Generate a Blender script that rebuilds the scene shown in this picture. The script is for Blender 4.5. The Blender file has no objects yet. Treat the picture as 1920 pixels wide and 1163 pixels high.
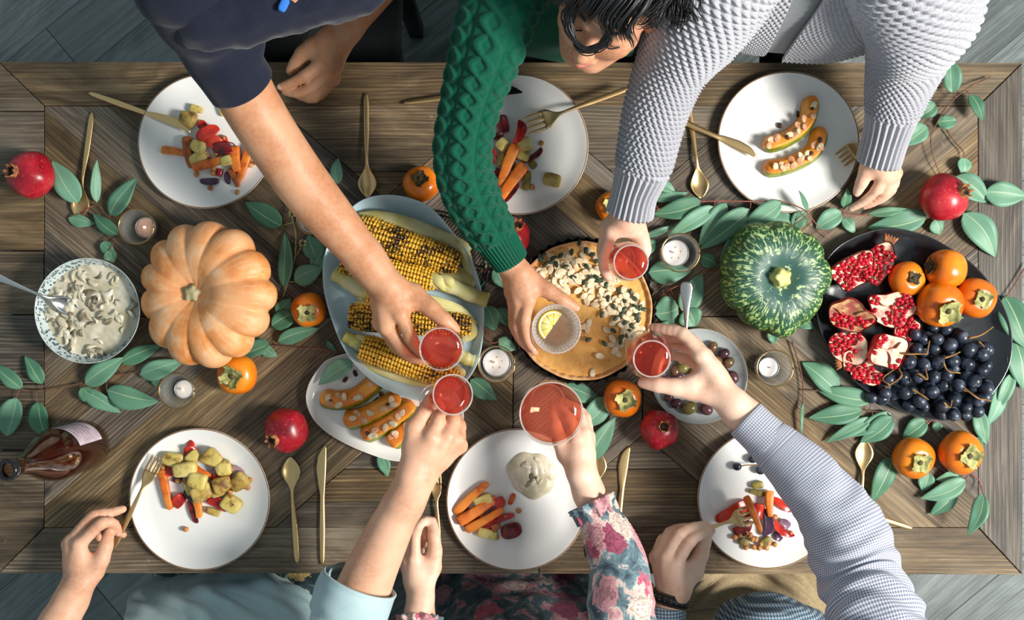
import bpy, math, random
import numpy as np
from mathutils import Vector, Matrix
SC = bpy.context.scene
COL = SC.collection
TT = 0.75            # table-top height above the floor
CD = 2.2             # camera height above the table top
PX = 960.0           # pixels per metre at the table top (1920-wide frame)
CX, CY = 960.0, 581.5
# ---------------------------------------------------------------- camera, sky, lights, exposure
cam_d = bpy.data.cameras.new('camera'); cam = bpy.data.objects.new('camera', cam_d); COL.objects.link(cam)
cam.location = (0, 0, TT + CD); cam.rotation_euler = (0, 0, 0)
cam_d.sensor_width = 36.0; cam_d.lens = 36.0 * CD / 2.0; cam_d.clip_start = 0.05
SC.camera = cam
wd = bpy.data.worlds.new('room_light'); SC.world = wd; wd.use_nodes = True
wd.node_tree.nodes['Background'].inputs[0].default_value = (0.72, 0.90, 0.98, 1)
wd.node_tree.nodes['Background'].inputs[1].default_value = 0.40
def area(name, loc, aim, size, power, color, size_y=None):
    l = bpy.data.lights.new(name, 'AREA'); l.energy = power; l.color = color
    l.shape = 'RECTANGLE'; l.size = size; l.size_y = size_y or size
    o = bpy.data.objects.new(name, l); COL.objects.link(o); o.location = loc
    o.rotation_euler = (Vector(aim) - Vector(loc)).to_track_quat('-Z', 'Y').to_euler(); return o
area('window_daylight', (3.3, -0.80, TT + 3.1), (0.0, 0.0, TT), 0.95, 350, (1.0, 0.965, 0.90), 1.15)
SC.view_settings.view_transform = 'Standard'; SC.view_settings.look = 'None'
SC.view_settings.exposure = 0.0; SC.view_settings.gamma = 1.0; SC.view_settings.use_curve_mapping = False
SC.cycles.transparent_max_bounces = 32; SC.cycles.max_bounces = 10
# ---------------------------------------------------------------- coordinates
def W(px, py, h=0.0):
    s = (CD - h) / CD / PX
    return np.array([(px - CX) * s, (CY - py) * s, TT + h])
def Wl(pts): return np.array([W(*p) for p in pts])
def M(px): return px / PX
# ---------------------------------------------------------------- mesh helpers
class G:
    def __init__(s): s.V = []; s.F = []; s.U = []; s.n = 0; s.hasuv = False
    def add(s, vfu):
        V, F = vfu[0], vfu[1]; U = vfu[2] if len(vfu) > 2 else None
        V = np.asarray(V, float)
        s.V.append(V); n = s.n
        s.F.extend([tuple(int(i) + n for i in f) for f in F]); s.n += len(V)
        if U is not None: s.hasuv = True; s.U.append(np.asarray(U, float))
        else: s.U.append(np.zeros((sum(len(f) for f in F), 2)))
        return s
    def get(s):
        V = np.concatenate(s.V) if s.V else np.zeros((0, 3))
        return (V, s.F, np.concatenate(s.U)) if s.hasuv else (V, s.F)
def mesh(name, vfu, smooth=True):
    V, F = vfu[0], vfu[1]; U = vfu[2] if len(vfu) > 2 else None
    me = bpy.data.meshes.new(name)
    V = np.asarray(V, dtype=np.float64)
    me.from_pydata(V.tolist(), [], F.tolist() if hasattr(F, 'tolist') else F)
    if U is not None and len(U) == len(me.loops):
        l = me.uv_layers.new(name='UVMap'); l.data.foreach_set('uv', np.asarray(U, np.float32).ravel())
    if smooth: me.polygons.foreach_set('use_smooth', [True] * len(me.polygons))
    n = len(me.polygons); c = np.zeros(n * 3); nn = np.zeros(n * 3); a = np.zeros(n)
    me.polygons.foreach_get('center', c); me.polygons.foreach_get('normal', nn); me.polygons.foreach_get('area', a)
    if n and ((c.reshape(-1, 3) - V.mean(0)) * nn.reshape(-1, 3)).sum(1) @ a < 0: me.flip_normals()
    me.update(); return me
LOC = {}
def tag(o, label=None, cat=None, group=None, kind=None):
    if label: o['label'] = label
    if cat: o['category'] = cat
    if group: o['group'] = group
    if kind: o['kind'] = kind
    return o
def thing(name, label, cat, loc, group=None, rot=None):
    o = bpy.data.objects.new(name, None); COL.objects.link(o); o.empty_display_size = 0.05
    o.location = tuple(loc)
    if rot is not None: o.rotation_euler = rot
    LOC[o] = np.array(loc, float)
    return tag(o, label, cat, group)
def obj(name, vfu, mat, parent=None, local=False, org=None, smooth=True, kind=None, label=None):
    """one mesh object; vfu in world coordinates unless local"""
    V = np.array(vfu[0], float); off = np.zeros(3)
    if parent is not None:
        if not local: V = V - LOC[parent]
        off = LOC[parent]
    o = None
    if parent is None or org is not None:
        if org is None:
            org = np.array([V[:, 0].mean(), V[:, 1].mean(), V[:, 2].min()])
        org = np.array(org, float)
        if parent is None: V = V - org if not local else V
    me = mesh(name, (V,) + tuple(vfu[1:]), smooth)
    if mat is not None:
        for m_ in (mat if isinstance(mat, (list, tuple)) else [mat]): me.materials.append(m_)
    o = bpy.data.objects.new(name, me); COL.objects.link(o)
    if parent is not None: o.parent = parent; LOC[o] = off.copy()
    else: o.location = tuple(org); LOC[o] = org.copy()
    if kind: o['kind'] = kind
    if label: o['label'] = label
    return o
def kids(o): return [c for c in bpy.data.objects if c.parent is o]
def copytree(o, loc=None, rot=None, label=None, sc=None):
    r = o.copy(); COL.objects.link(r)
    if loc is not None: r.location = tuple(loc)
    if rot is not None: r.rotation_euler = rot
    if sc is not None: r.scale = (sc,) * 3 if not hasattr(sc, '__len__') else sc
    if label: r['label'] = label
    for ch in list(o.children):
        c = ch.copy(); COL.objects.link(c); c.parent = r
        for g in ch.children:
            d = g.copy(); COL.objects.link(d); d.parent = c
    return r
def gridmesh(P, wrap=True, us=1.0, vs=1.0, wrapv=False):
    """P (m,n,3) rows along v, columns round u"""
    m, n = P.shape[:2]
    V = P.reshape(-1, 3)
    jn = n if wrap else n - 1; im = m if wrapv else m - 1
    i, j = np.meshgrid(np.arange(im), np.arange(jn), indexing='ij'); i = i.ravel(); j = j.ravel()
    j2 = (j + 1) % n; i2 = (i + 1) % m
    F = np.stack([i * n + j, i * n + j2, i2 * n + j2, i2 * n + j], 1)
    du = float(jn); dv = float(im)
    U = np.stack([np.stack([j / du * us, i / dv * vs], 1), np.stack([(j + 1) / du * us, i / dv * vs], 1),
                  np.stack([(j + 1) / du * us, (i + 1) / dv * vs], 1), np.stack([j / du * us, (i + 1) / dv * vs], 1)], 1)
    deg = np.zeros(m, bool)
    if wrap:
        deg = np.abs(P - P[:, :1]).max(axis=(1, 2)) < 1e-7
    if not deg.any(): return V, F, U.reshape(-1, 2)
    idx = np.arange(m * n)
    for r in np.where(deg)[0]: idx[r * n:(r + 1) * n] = r * n
    Fo = []; Uo = []
    for f, u in zip(idx[F].tolist(), U.tolist()):
        g = []; uu = []
        for a, b in zip(f, u):
            if a not in g: g.append(a); uu.append(b)
        if len(g) > 2: Fo.append(tuple(g)); Uo.extend(uu)
    used = np.zeros(m * n, bool)
    for f in Fo:
        for a in f: used[a] = True
    new = np.cumsum(used) - 1
    return V[used], [tuple(int(new[a]) for a in f) for f in Fo], np.array(Uo)
def lathe(prof, n=48, rad=None, us=1.0, vs=1.0):
    pr = np.array(prof, float); th = np.linspace(0, 2 * np.pi, n, endpoint=False)
    P = np.zeros((len(pr), n, 3)); k = np.ones((len(pr), n)) if rad is None else rad(th[None, :], np.arange(len(pr))[:, None] / (len(pr) - 1.0))
    P[..., 0] = pr[:, :1] * k * np.cos(th); P[..., 1] = pr[:, :1] * k * np.sin(th); P[..., 2] = pr[:, 1:2]
    return P
def cr(pts, n):
    """Catmull-Rom through pts (k,d) resampled to n"""
    p = np.asarray(pts, float)
    if len(p) == 2: return p[0] + (p[1] - p[0]) * np.linspace(0, 1, n)[:, None]
    d = np.r_[0, np.cumsum(np.linalg.norm(np.diff(p[:, :3], axis=0), axis=1) + 1e-9)]; d /= d[-1]
    t = np.linspace(0, 1, n); k = np.clip(np.searchsorted(d, t, side='right') - 1, 0, len(p) - 2)
    e = np.vstack([2 * p[0] - p[1], p, 2 * p[-1] - p[-2]]); f = ((t - d[k]) / (d[k + 1] - d[k]))[:, None]
    p0, p1, p2, p3 = e[k], e[k + 1], e[k + 2], e[k + 3]
    return 0.5 * (2 * p1 + (p2 - p0) * f + (2 * p0 - 5 * p1 + 4 * p2 - p3) * f ** 2 + (3 * p1 - p0 - 3 * p2 + p3) * f ** 3)
def ccr(pts, n):
    """closed Catmull-Rom"""
    p = np.asarray(pts, float); k = len(p); t = np.linspace(0, k, n, endpoint=False); i = t.astype(int); f = (t - i)[:, None]
    p0, p1, p2, p3 = p[(i - 1) % k], p[i % k], p[(i + 1) % k], p[(i + 2) % k]
    return 0.5 * (2 * p1 + (p2 - p0) * f + (2 * p0 - 5 * p1 + 4 * p2 - p3) * f ** 2 + (3 * p1 - p0 - 3 * p2 + p3) * f ** 3)
def frames(c, up=(0, 0, 1)):
    t = np.gradient(c, axis=0); t /= np.linalg.norm(t, axis=1)[:, None] + 1e-12
    u = np.array(up, float); B = np.zeros_like(c); N = np.zeros_like(c)
    for i in range(len(c)):
        b = np.cross(t[i], u)
        if np.linalg.norm(b) < 1e-4: b = np.cross(t[i], (1, 0.01, 0))
        b /= np.linalg.norm(b)
        B[i] = b; N[i] = np.cross(b, t[i]); u = N[i]
    return t, B, N
def sweep(c, r, n=8, up=(0, 0, 1), caps=True, flat=1.0, disp=None, us=1.0, vs=1.0):
    """tube along c (m,3); r scalar/array; flat squeezes along the up side"""
    c = np.asarray(c, float); m = len(c); r = np.broadcast_to(np.asarray(r, float), (m,))
    t, B, N = frames(c, up); th = np.linspace(0, 2 * np.pi, n, endpoint=False)
    R = r[:, None] * np.ones(n)
    if disp is not None: R = R + disp(np.linspace(0, 1, m)[:, None], th[None, :])
    P = c[:, None] + B[:, None] * (R * np.cos(th))[..., None] + N[:, None] * (R * flat * np.sin(th))[..., None]
    if caps: P = np.concatenate([np.repeat(c[:1, None], n, 1), P, np.repeat(c[-1:, None], n, 1)], 0)
    return P
def tube(c, r, n=8, **k):
    us = k.pop('us', 1.0); vs = k.pop('vs', 1.0)
    return gridmesh(sweep(c, r, n, **k), True, us, vs)
def snoise(P, f, seed=0, k=5):
    rs = np.random.RandomState(seed); P = np.asarray(P, float); o = np.zeros(P.shape[:-1])
    for _ in range(k):
        d = rs.normal(size=P.shape[-1]); d *= f * rs.uniform(.6, 1.5) / np.linalg.norm(d)
        o += np.sin(P @ d + rs.uniform(0, 6.28))
    return o / k
def spow(x, e): return np.sign(x) * np.abs(x) ** e
def lump(L, Wd, H, e=1.0, nu=14, nv=9, noise=0.0, nf=120, seed=0, taper=0.0, bend=0.0, flatb=0.0, ex=None):
    """superellipsoid along x; e<1 boxy; bend in y, flatb presses the underside"""
    ph = np.linspace(-np.pi / 2, np.pi / 2, nv); th = np.linspace(0, 2 * np.pi, nu, endpoint=False)
    ex = e if ex is None else ex
    P = np.zeros((nv, nu, 3)); ring = np.abs(np.cos(ph)) ** ex; ring[0] = ring[-1] = 0
    X = spow(np.sin(ph), ex)
    s = 1 - taper * X
    P[..., 0] = (L / 2 * X)[:, None]
    P[..., 1] = Wd / 2 * (ring * s)[:, None] * spow(np.cos(th), e)
    P[..., 2] = H / 2 * (ring * s)[:, None] * spow(np.sin(th), e)
    if noise: P = P * (1 + noise * snoise(P + seed, nf, seed))[..., None]
    if flatb: P[..., 2] = np.maximum(P[..., 2], -H / 2 * (1 - flatb))
    P[..., 1] += bend * (X ** 2)[:, None] - bend * .5
    return gridmesh(P)
def xf(vfu, loc=(0, 0, 0), rz=0.0, rx=0.0, ry=0.0, s=1.0):
    R = (Matrix.Rotation(rz, 3, 'Z') @ Matrix.Rotation(ry, 3, 'Y') @ Matrix.Rotation(rx, 3, 'X'))
    V = (np.asarray(vfu[0]) * s) @ np.array(R).T + np.array(loc)
    return (V,) + tuple(vfu[1:])
def box(c, s, b=0.0):
    x, y, z = np.array(s) / 2.0
    V = np.array([[-x, -y, -z], [x, -y, -z], [x, y, -z], [-x, y, -z], [-x, -y, z], [x, -y, z], [x, y, z], [-x, y, z]]) + np.array(c)
    return V, [(0, 3, 2, 1), (4, 5, 6, 7), (0, 1, 5, 4), (1, 2, 6, 5), (2, 3, 7, 6), (3, 0, 4, 7)]
def prism(poly, z0, z1, bev=0.0, uvdir=None):
    """extruded polygon with a small chamfer round the top; uv in metres along uvdir"""
    p = np.asarray(poly, float); n = len(p)
    a = 0.5 * np.sum(p[:, 0] * np.roll(p[:, 1], -1) - np.roll(p[:, 0], -1) * p[:, 1])
    if a < 0: p = p[::-1]
    c = p.mean(0); q = c + (p - c) * np.maximum(0, 1 - bev / (np.linalg.norm(p - c, axis=1) + 1e-9))[:, None]
    V = np.concatenate([np.c_[p, np.full(n, z0)], np.c_[p, np.full(n, z1 - bev)], np.c_[q, np.full(n, z1)]])
    F = [tuple(range(n - 1, -1, -1))] + [(i, (i + 1) % n, n + (i + 1) % n, n + i) for i in range(n)] + \
        [(n + i, n + (i + 1) % n, 2 * n + (i + 1) % n, 2 * n + i) for i in range(n)] + [tuple(range(2 * n, 3 * n))]
    if uvdir is None: return V, F
    d = np.array(uvdir, float); d /= np.linalg.norm(d); e = np.array([-d[1], d[0]])
    uv = np.c_[V[:, :2] @ d, V[:, :2] @ e]
    return V, F, np.concatenate([uv[list(f)] for f in F])
def clip(poly, a, b, c):
    """keep a*x+b*y<=c"""
    out = []
    for i in range(len(poly)):
        p, q = poly[i], poly[(i + 1) % len(poly)]; dp = a * p[0] + b * p[1] - c; dq = a * q[0] + b * q[1] - c
        if dp <= 0: out.append(p)
        if dp * dq < 0: t = dp / (dp - dq); out.append((p[0] + (q[0] - p[0]) * t, p[1] + (q[1] - p[1]) * t))
    return out
# ---------------------------------------------------------------- signed distance bodies
class Field:
    def __init__(s, lo, hi, h):
        s.lo = np.array(lo, float); s.h = h; s.n = np.ceil((np.array(hi) - s.lo) / h).astype(int) + 1
        s.f = np.full(s.n, 0.06, np.float32)
    def sub(s, lo, hi):
        a = np.clip(np.floor((np.array(lo) - s.lo) / s.h).astype(int), 0, s.n - 1)
        b = np.clip(np.ceil((np.array(hi) - s.lo) / s.h).astype(int) + 1, 1, s.n)
        if (b <= a).any(): return None
        ax = [(s.lo[i] + s.h * np.arange(a[i], b[i])).astype(np.float32) for i in range(3)]
        return (slice(a[0], b[0]), slice(a[1], b[1]), slice(a[2], b[2])), ax[0][:, None, None], ax[1][None, :, None], ax[2][None, None, :]
    @staticmethod
    def smin(a, b, k):
        if k <= 0: return np.minimum(a, b)
        q = np.maximum(k - np.abs(a - b), 0) / k
        return np.minimum(a, b) - q * q * k * 0.25
    @staticmethod
    def cap(x, y, z, a, b, ra, rb):
        d = b - a; L = float(d @ d) + 1e-12
        t = np.clip(((x - a[0]) * d[0] + (y - a[1]) * d[1] + (z - a[2]) * d[2]) / L, 0, 1)
        return np.sqrt((x - a[0] - t * d[0]) ** 2 + (y - a[1] - t * d[1]) ** 2 + (z - a[2] - t * d[2]) ** 2) - (ra + (rb - ra) * t)
    def chain(s, pts, rs, k=0.01, kin=0.004):
        """a chain of tapered capsules, blended into the field as one piece"""
        pts = np.asarray(pts, float); rs = np.broadcast_to(np.asarray(rs, float), (len(pts),)); m = rs.max() + k + 3 * s.h + .012
        r = s.sub(pts.min(0) - m, pts.max(0) + m)
        if r is None: return
        sl, x, y, z = r; d = None
        for i in range(max(1, len(pts) - 1)):
            j = min(i + 1, len(pts) - 1)
            q = s.cap(x, y, z, pts[i], pts[j], rs[i], rs[j]); d = q if d is None else s.smin(d, q, kin)
        s.f[sl] = s.smin(s.f[sl], d, k)
    def ell(s, c, r, R=None, k=0.01, carve=False):
        c = np.asarray(c, float); r = np.asarray(r, float); m = r.max() + k + 3 * s.h + .01
        q = s.sub(c - m, c + m)
        if q is None: return
        sl, x, y, z = q; R = np.eye(3) if R is None else R; dx, dy, dz = x - c[0], y - c[1], z - c[2]
        u = [(dx * R[0, i] + dy * R[1, i] + dz * R[2, i]) / r[i] for i in range(3)]
        n = np.sqrt(u[0] ** 2 + u[1] ** 2 + u[2] ** 2); g = np.sqrt((u[0] / r[0]) ** 2 + (u[1] / r[1]) ** 2 + (u[2] / r[2]) ** 2) + 1e-9
        d = n * (n - 1) / g
        d = np.where(n < .2, -r.min() * .8, d)
        s.f[sl] = -s.smin(-s.f[sl], d, k) if carve else s.smin(s.f[sl], d, k)
    def mesh(s):
        f = s.f; h = s.h; ins = f < 0
        c = np.zeros(np.array(f.shape) - 1, np.int8)
        for dx in (0, 1):
            for dy in (0, 1):
                for dz in (0, 1): c += ins[dx:f.shape[0] - 1 + dx, dy:f.shape[1] - 1 + dy, dz:f.shape[2] - 1 + dz]
        act = (c > 0) & (c < 8); I = np.argwhere(act); n = len(I)
        vid = np.full(act.shape, -1, np.int64); vid[act] = np.arange(n)
        acc = np.zeros((n, 3)); cnt = np.zeros(n)
        cor = [(a, b, d) for a in (0, 1) for b in (0, 1) for d in (0, 1)]
        val = {q: f[I[:, 0] + q[0], I[:, 1] + q[1], I[:, 2] + q[2]] for q in cor}
        for q in cor:
            for ax in range(3):
                if q[ax] == 0:
                    w = list(q); w[ax] = 1; w = tuple(w); a, b = val[q], val[w]; m = (a < 0) != (b < 0)
                    t = a[m] / (a[m] - b[m]); p = np.tile(np.array(q, float), (m.sum(), 1)); p[:, ax] = t
                    acc[m] += p; cnt[m] += 1
        V = s.lo + h * (I + acc / cnt[:, None]); F = []
        for ax in range(3):
            o1, o2 = [(1, 2), (2, 0), (0, 1)][ax]
            sl0 = [slice(None)] * 3; sl1 = [slice(None)] * 3; sl0[ax] = slice(0, -1); sl1[ax] = slice(1, None)
            a, b = ins[tuple(sl0)], ins[tuple(sl1)]; E = np.argwhere(a != b)
            E = E[(E[:, o1] > 0) & (E[:, o2] > 0) & (E[:, o1] < f.shape[o1] - 1) & (E[:, o2] < f.shape[o2] - 1)]
            e1 = np.zeros(3, int); e1[o1] = 1; e2 = np.zeros(3, int); e2[o2] = 1
            q = np.stack([vid[tuple((E - e1 - e2).T)], vid[tuple((E - e2).T)], vid[tuple(E.T)], vid[tuple((E - e1).T)]], 1)
            fl = a[tuple(E.T)]; q[~fl] = q[~fl][:, ::-1]; F.append(q)
        F = np.concatenate(F)
        # one smoothing pass keeps grid steps out of the shading
        for _ in range(2):
            A = np.zeros_like(V); N = np.zeros(len(V))
            for i in range(4):
                a, b = F[:, i], F[:, (i + 1) % 4]
                np.add.at(A, a, V[b]); np.add.at(N, a, 1); np.add.at(A, b, V[a]); np.add.at(N, b, 1)
            V = V * .45 + .55 * A / np.maximum(N, 1)[:, None]
        return V, F
# ---------------------------------------------------------------- materials
def lin(r, g, b, a=1.0):
    f = lambda v: (v / 255 / 12.92) if v / 255 <= .04045 else ((v / 255 + .055) / 1.055) ** 2.4
    return (f(r), f(g), f(b), a)
def nd(nt, t, ins=None, **props):
    n = nt.nodes.new('ShaderNode' + t)
    for k, v in props.items(): setattr(n, k, v)
    for k, v in (ins or {}).items():
        s = n.inputs[k]
        if isinstance(v, bpy.types.NodeSocket): nt.links.new(v, s)
        elif isinstance(v, bpy.types.Node): nt.links.new(v.outputs[0], s)
        else: s.default_value = v
    return n
def mat(name, col, rough=.5, metal=0.0, **kw):
    m = bpy.data.materials.new(name); m.use_nodes = True; nt = m.node_tree; b = nt.nodes['Principled BSDF']
    b.inputs['Base Color'].default_value = lin(*col) if col is not None else (1, 1, 1, 1)
    b.inputs['Roughness'].default_value = rough; b.inputs['Metallic'].default_value = metal
    for k, v in kw.items(): b.inputs[k].default_value = v
    m.diffuse_color = lin(*col) if col is not None else (1, 1, 1, 1)
    return m, nt, b
def mixc(nt, fac, a, b, mode='MIX'):
    n = nt.nodes.new('ShaderNodeMix'); n.data_type = 'RGBA'; n.blend_type = mode
    for i, v in ((0, fac), (6, a), (7, b)):
        s = n.inputs[i]
        if isinstance(v, bpy.types.NodeSocket): nt.links.new(v, s)
        else: s.default_value = v
    return n.outputs[2]
def ramp(nt, fac, stops, interp='LINEAR'):
    n = nt.nodes.new('ShaderNodeValToRGB'); e = n.color_ramp.elements; n.color_ramp.interpolation = interp
    while len(e) < len(stops): e.new(0.5)
    for el, (p, c) in zip(e, stops): el.position = p; el.color = c if len(c) == 4 else lin(*c)
    nt.links.new(fac, n.inputs[0]); return n.outputs[0]
def tc(nt, kind='Object', scale=(1, 1, 1), loc=None, rot=(0, 0, 0)):
    t = nt.nodes.new('ShaderNodeTexCoord'); mp = nd(nt, 'Mapping', {'Vector': t.outputs[kind], 'Scale': scale, 'Rotation': rot})
    if loc is not None: nt.links.new(loc, mp.inputs['Location'])
    return mp.outputs[0]
def noise(nt, vec, scale=5, detail=4, rough=.55, dist=0.0):
    return nd(nt, 'TexNoise', {'Vector': vec, 'Scale': scale, 'Detail': detail, 'Roughness': rough, 'Distortion': dist}).outputs['Fac']
def math_(nt, op, a, b=0.0, c=None):
    n = nt.nodes.new('ShaderNodeMath'); n.operation = op
    for i, v in ((0, a), (1, b), (2, c)):
        if v is None: continue
        if isinstance(v, bpy.types.NodeSocket): nt.links.new(v, n.inputs[i])
        else: n.inputs[i].default_value = v
    return n.outputs[0]
def bump(nt, b, h, strength=.5, dist=.002):
    n = nd(nt, 'Bump', {'Height': h, 'Strength': strength, 'Distance': dist}); nt.links.new(n.outputs[0], b.inputs['Normal'])
def rnd(nt):
    r = nt.nodes.new('ShaderNodeObjectInfo').outputs['Random']
    return nd(nt, 'CombineXYZ', {0: math_(nt, 'MULTIPLY', r, 37.0), 1: math_(nt, 'MULTIPLY', r, 91.0), 2: math_(nt, 'MULTIPLY', r, 17.0)}).outputs[0], r
def speckled(name, c1, c2, scale=40, rough=.5, lo=.4, hi=.6, bs=0.0, bd=.001, c3=None, s3=8, coord='Object', sss=0.0, **kw):
    """two-tone noise colour with optional large third tone and fine bump"""
    m, nt, b = mat(name, c1, rough, **kw); loc, r = rnd(nt); v = tc(nt, coord, loc=loc)
    n1 = noise(nt, v, scale, 5)
    c = ramp(nt, n1, [(lo, c1), (hi, c2)])
    if c3: c = mixc(nt, ramp(nt, noise(nt, v, s3, 3), [(.42, (0, 0, 0)), (.62, (255, 255, 255))]), c, lin(*c3))
    nt.links.new(c, b.inputs['Base Color'])
    if bs: bump(nt, b, n1, bs, bd)
    if sss:
        b.inputs['Subsurface Weight'].default_value = sss; b.inputs['Subsurface Radius'].default_value = (.006, .003, .002); b.inputs['Subsurface Scale'].default_value = 1.0
    return m
def metal(name, col, rough=.25): 
    m, nt, b = mat(name, col, rough, 1.0)
    bump(nt, b, noise(nt, tc(nt, 'Object'), 60, 3), .06, .001); return m
def glassm(name, tint=(1, 1, 1, 1), gloss=1.0, body=None, bodyw=0.0, bs=0.0, bscale=200):
    """thin clear wall: transparent + fresnel gloss (+ a little coloured body)"""
    m = bpy.data.materials.new(name); m.use_nodes = True; nt = m.node_tree; nt.nodes.remove(nt.nodes['Principled BSDF'])
    out = nt.nodes['Material Output']
    t = nd(nt, 'BsdfTransparent', {'Color': tint}); g = nd(nt, 'BsdfGlossy', {'Color': (gloss,) * 3 + (1,), 'Roughness': .03})
    lw = nd(nt, 'LayerWeight', {'Blend': .5}); f = nd(nt, 'MapRange', {0: math_(nt, 'POWER', lw.outputs['Facing'], 3.0), 3: .035, 4: .42})
    base = t
    if body: 
        d = nd(nt, 'BsdfDiffuse', {'Color': body}); tl = nd(nt, 'BsdfTranslucent', {'Color': body}); ad = nd(nt, 'MixShader', {0: .5, 1: d, 2: tl})
        base = nd(nt, 'MixShader', {0: bodyw, 1: t, 2: ad})
    mx = nd(nt, 'MixShader', {0: f, 1: base, 2: g}); nt.links.new(mx.outputs[0], out.inputs[0])
    if bs:
        bp = nd(nt, 'Bump', {'Height': noise(nt, tc(nt), bscale, 2), 'Strength': bs, 'Distance': .002})
        nt.links.new(bp.outputs[0], g.inputs['Normal']); nt.links.new(bp.outputs[0], lw.inputs['Normal'])
    return m
# ---------------------------------------------------------------- wood and floor
def woodmat(name, stops, patch=(96, 84, 66), rough=.62, gs=1.0, worn=(158, 146, 124), wornw=.4, dk=.5, sat=(.6, 1.3), val=(.74, 1.3)):
    m, nt, b = mat(name, (110, 95, 75), rough); loc, r = rnd(nt)
    uv = nt.nodes.new('ShaderNodeTexCoord').outputs['UV']
    add = nd(nt, 'VectorMath', {0: uv, 1: loc}).outputs[0]
    st = lambda sx, sy: nd(nt, 'Mapping', {'Vector': add, 'Scale': (sx * gs, sy * gs, 1)}).outputs[0]
    warp = nd(nt, 'VectorMath', {0: st(3.0, 20.0), 1: nd(nt, 'VectorMath', {0: nd(nt, 'TexNoise', {'Vector': st(3.0, 9.0), 'Scale': 1.0, 'Detail': 2}).outputs['Color'], 1: (1.6, 3.5, 0)}, operation='MULTIPLY').outputs[0]}).outputs[0]
    g1 = noise(nt, warp, 1.6, 6, .62)
    g2 = noise(nt, st(5, 190), 1.0, 5, .6)
    g3 = noise(nt, st(2.2, 7), 1.0, 3)
    c = ramp(nt, g1, [(.24, stops[0]), (.44, stops[1]), (.60, stops[2]), (.80, stops[3])])
    c = mixc(nt, ramp(nt, g2, [(.40, (255, 255, 255)), (.60, (0, 0, 0))]), c, mixc(nt, dk, c, lin(*stops[0]), 'MULTIPLY'))
    c = mixc(nt, math_(nt, 'MULTIPLY', ramp(nt, g3, [(.50, (0, 0, 0)), (.72, (255, 255, 255))]), wornw), c, lin(*worn))
    # open grain: close ring lines bent by slow noise
    sv = nd(nt, 'SeparateXYZ', {0: add}).outputs; rg = math_(nt, 'SINE', math_(nt, 'ADD', math_(nt, 'MULTIPLY', sv[1], 6.2832 / (.0075 * (1 if gs == 1 else 3))), math_(nt, 'MULTIPLY', noise(nt, st(1.6, 9), 1.0, 3, .5), 34.0)))
    rk_ = math_(nt, 'MULTIPLY', ramp(nt, rg, [(.0, (255, 255, 255)), (.45, (0, 0, 0))]), ramp(nt, noise(nt, st(3, 8), 1.0, 3), [(.38, (0, 0, 0)), (.58, (255, 255, 255))]))
    c = mixc(nt, math_(nt, 'MULTIPLY', rk_, .55 if gs == 1 else .15), c, lin(*[int(q * .78) for q in stops[0]]))
    c = mixc(nt, math_(nt, 'MULTIPLY', math_(nt, 'SUBTRACT', 1.0, rk_), .0), c, c)
    # knots
    kn = nd(nt, 'TexVoronoi', {'Vector': st(4.2, 8.5), 'Scale': 1.0, 'Randomness': 1.0}).outputs['Distance']
    c = mixc(nt, ramp(nt, kn, [(.045, (255, 255, 255)), (.10, (0, 0, 0))]), c, lin(48, 38, 28))
    # scratches
    sc = noise(nt, st(30, 30), 1.0, 6, .7)
    c = mixc(nt, math_(nt, 'MULTIPLY', ramp(nt, sc, [(.66, (0, 0, 0)), (.74, (255, 255, 255))]), .35), c, lin(176, 168, 150))
    hsv = nd(nt, 'HueSaturation', {'Color': c, 'Value': nd(nt, 'MapRange', {0: r, 3: val[0], 4: val[1]}).outputs[0], 'Saturation': nd(nt, 'MapRange', {0: math_(nt, 'FRACT', math_(nt, 'MULTIPLY', r, 7.3)), 3: sat[0], 4: sat[1]}).outputs[0]})
    nt.links.new(hsv.outputs[0], b.inputs['Base Color'])
    hh = math_(nt, 'ADD', math_(nt, 'MULTIPLY', g2, .7), math_(nt, 'MULTIPLY', g1, .6)); hh = math_(nt, 'SUBTRACT', hh, math_(nt, 'MULTIPLY', rk_, .8)); bump(nt, b, hh, .55, .0022)
    return m
WOOD = woodmat('reclaimed_wood', [(64, 51, 37), (104, 86, 63), (134, 114, 88), (164, 145, 118)])
FLOORW = woodmat('grey_floor_wood', [(80, 90, 88), (104, 113, 112), (124, 133, 133), (152, 161, 161)], rough=.55, gs=.6, worn=(164, 172, 172), dk=.3, sat=(.8, 1.0), val=(.9, 1.1))
GAP, _, _ = mat('dark_joint', (26, 22, 18), .9)
GAPF = mat('floor_joint', (66, 74, 74), .8)[0]
floor = obj('floor', box((0, 0, -.03), (5.2, 4.2, .04)), GAPF, org=(0, 0, -.03), kind='structure')
a45 = math.radians(40); dx, dy = math.cos(a45), math.sin(a45)
for i in range(-13, 14):
    for k in range(-2, 2):
        off = i * .15; s0 = k * 1.3 + (i % 3) * .42
        q = [(s0, off), (s0 + 1.299, off), (s0 + 1.299, off + .149), (s0, off + .149)]
        q = [(dx * x - dy * y, dy * x + dx * y) for x, y in q]
        for a, b_, c_ in ((1, 0, 2.5), (-1, 0, 2.5), (0, 1, 2.0), (0, -1, 2.0)): q = clip(q, a, b_, c_) if len(q) > 2 else q
        if len(q) > 2: obj('floorboard', prism(q, -.012, 0, .0015, (dx, dy)), FLOORW, floor, smooth=False)
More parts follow.
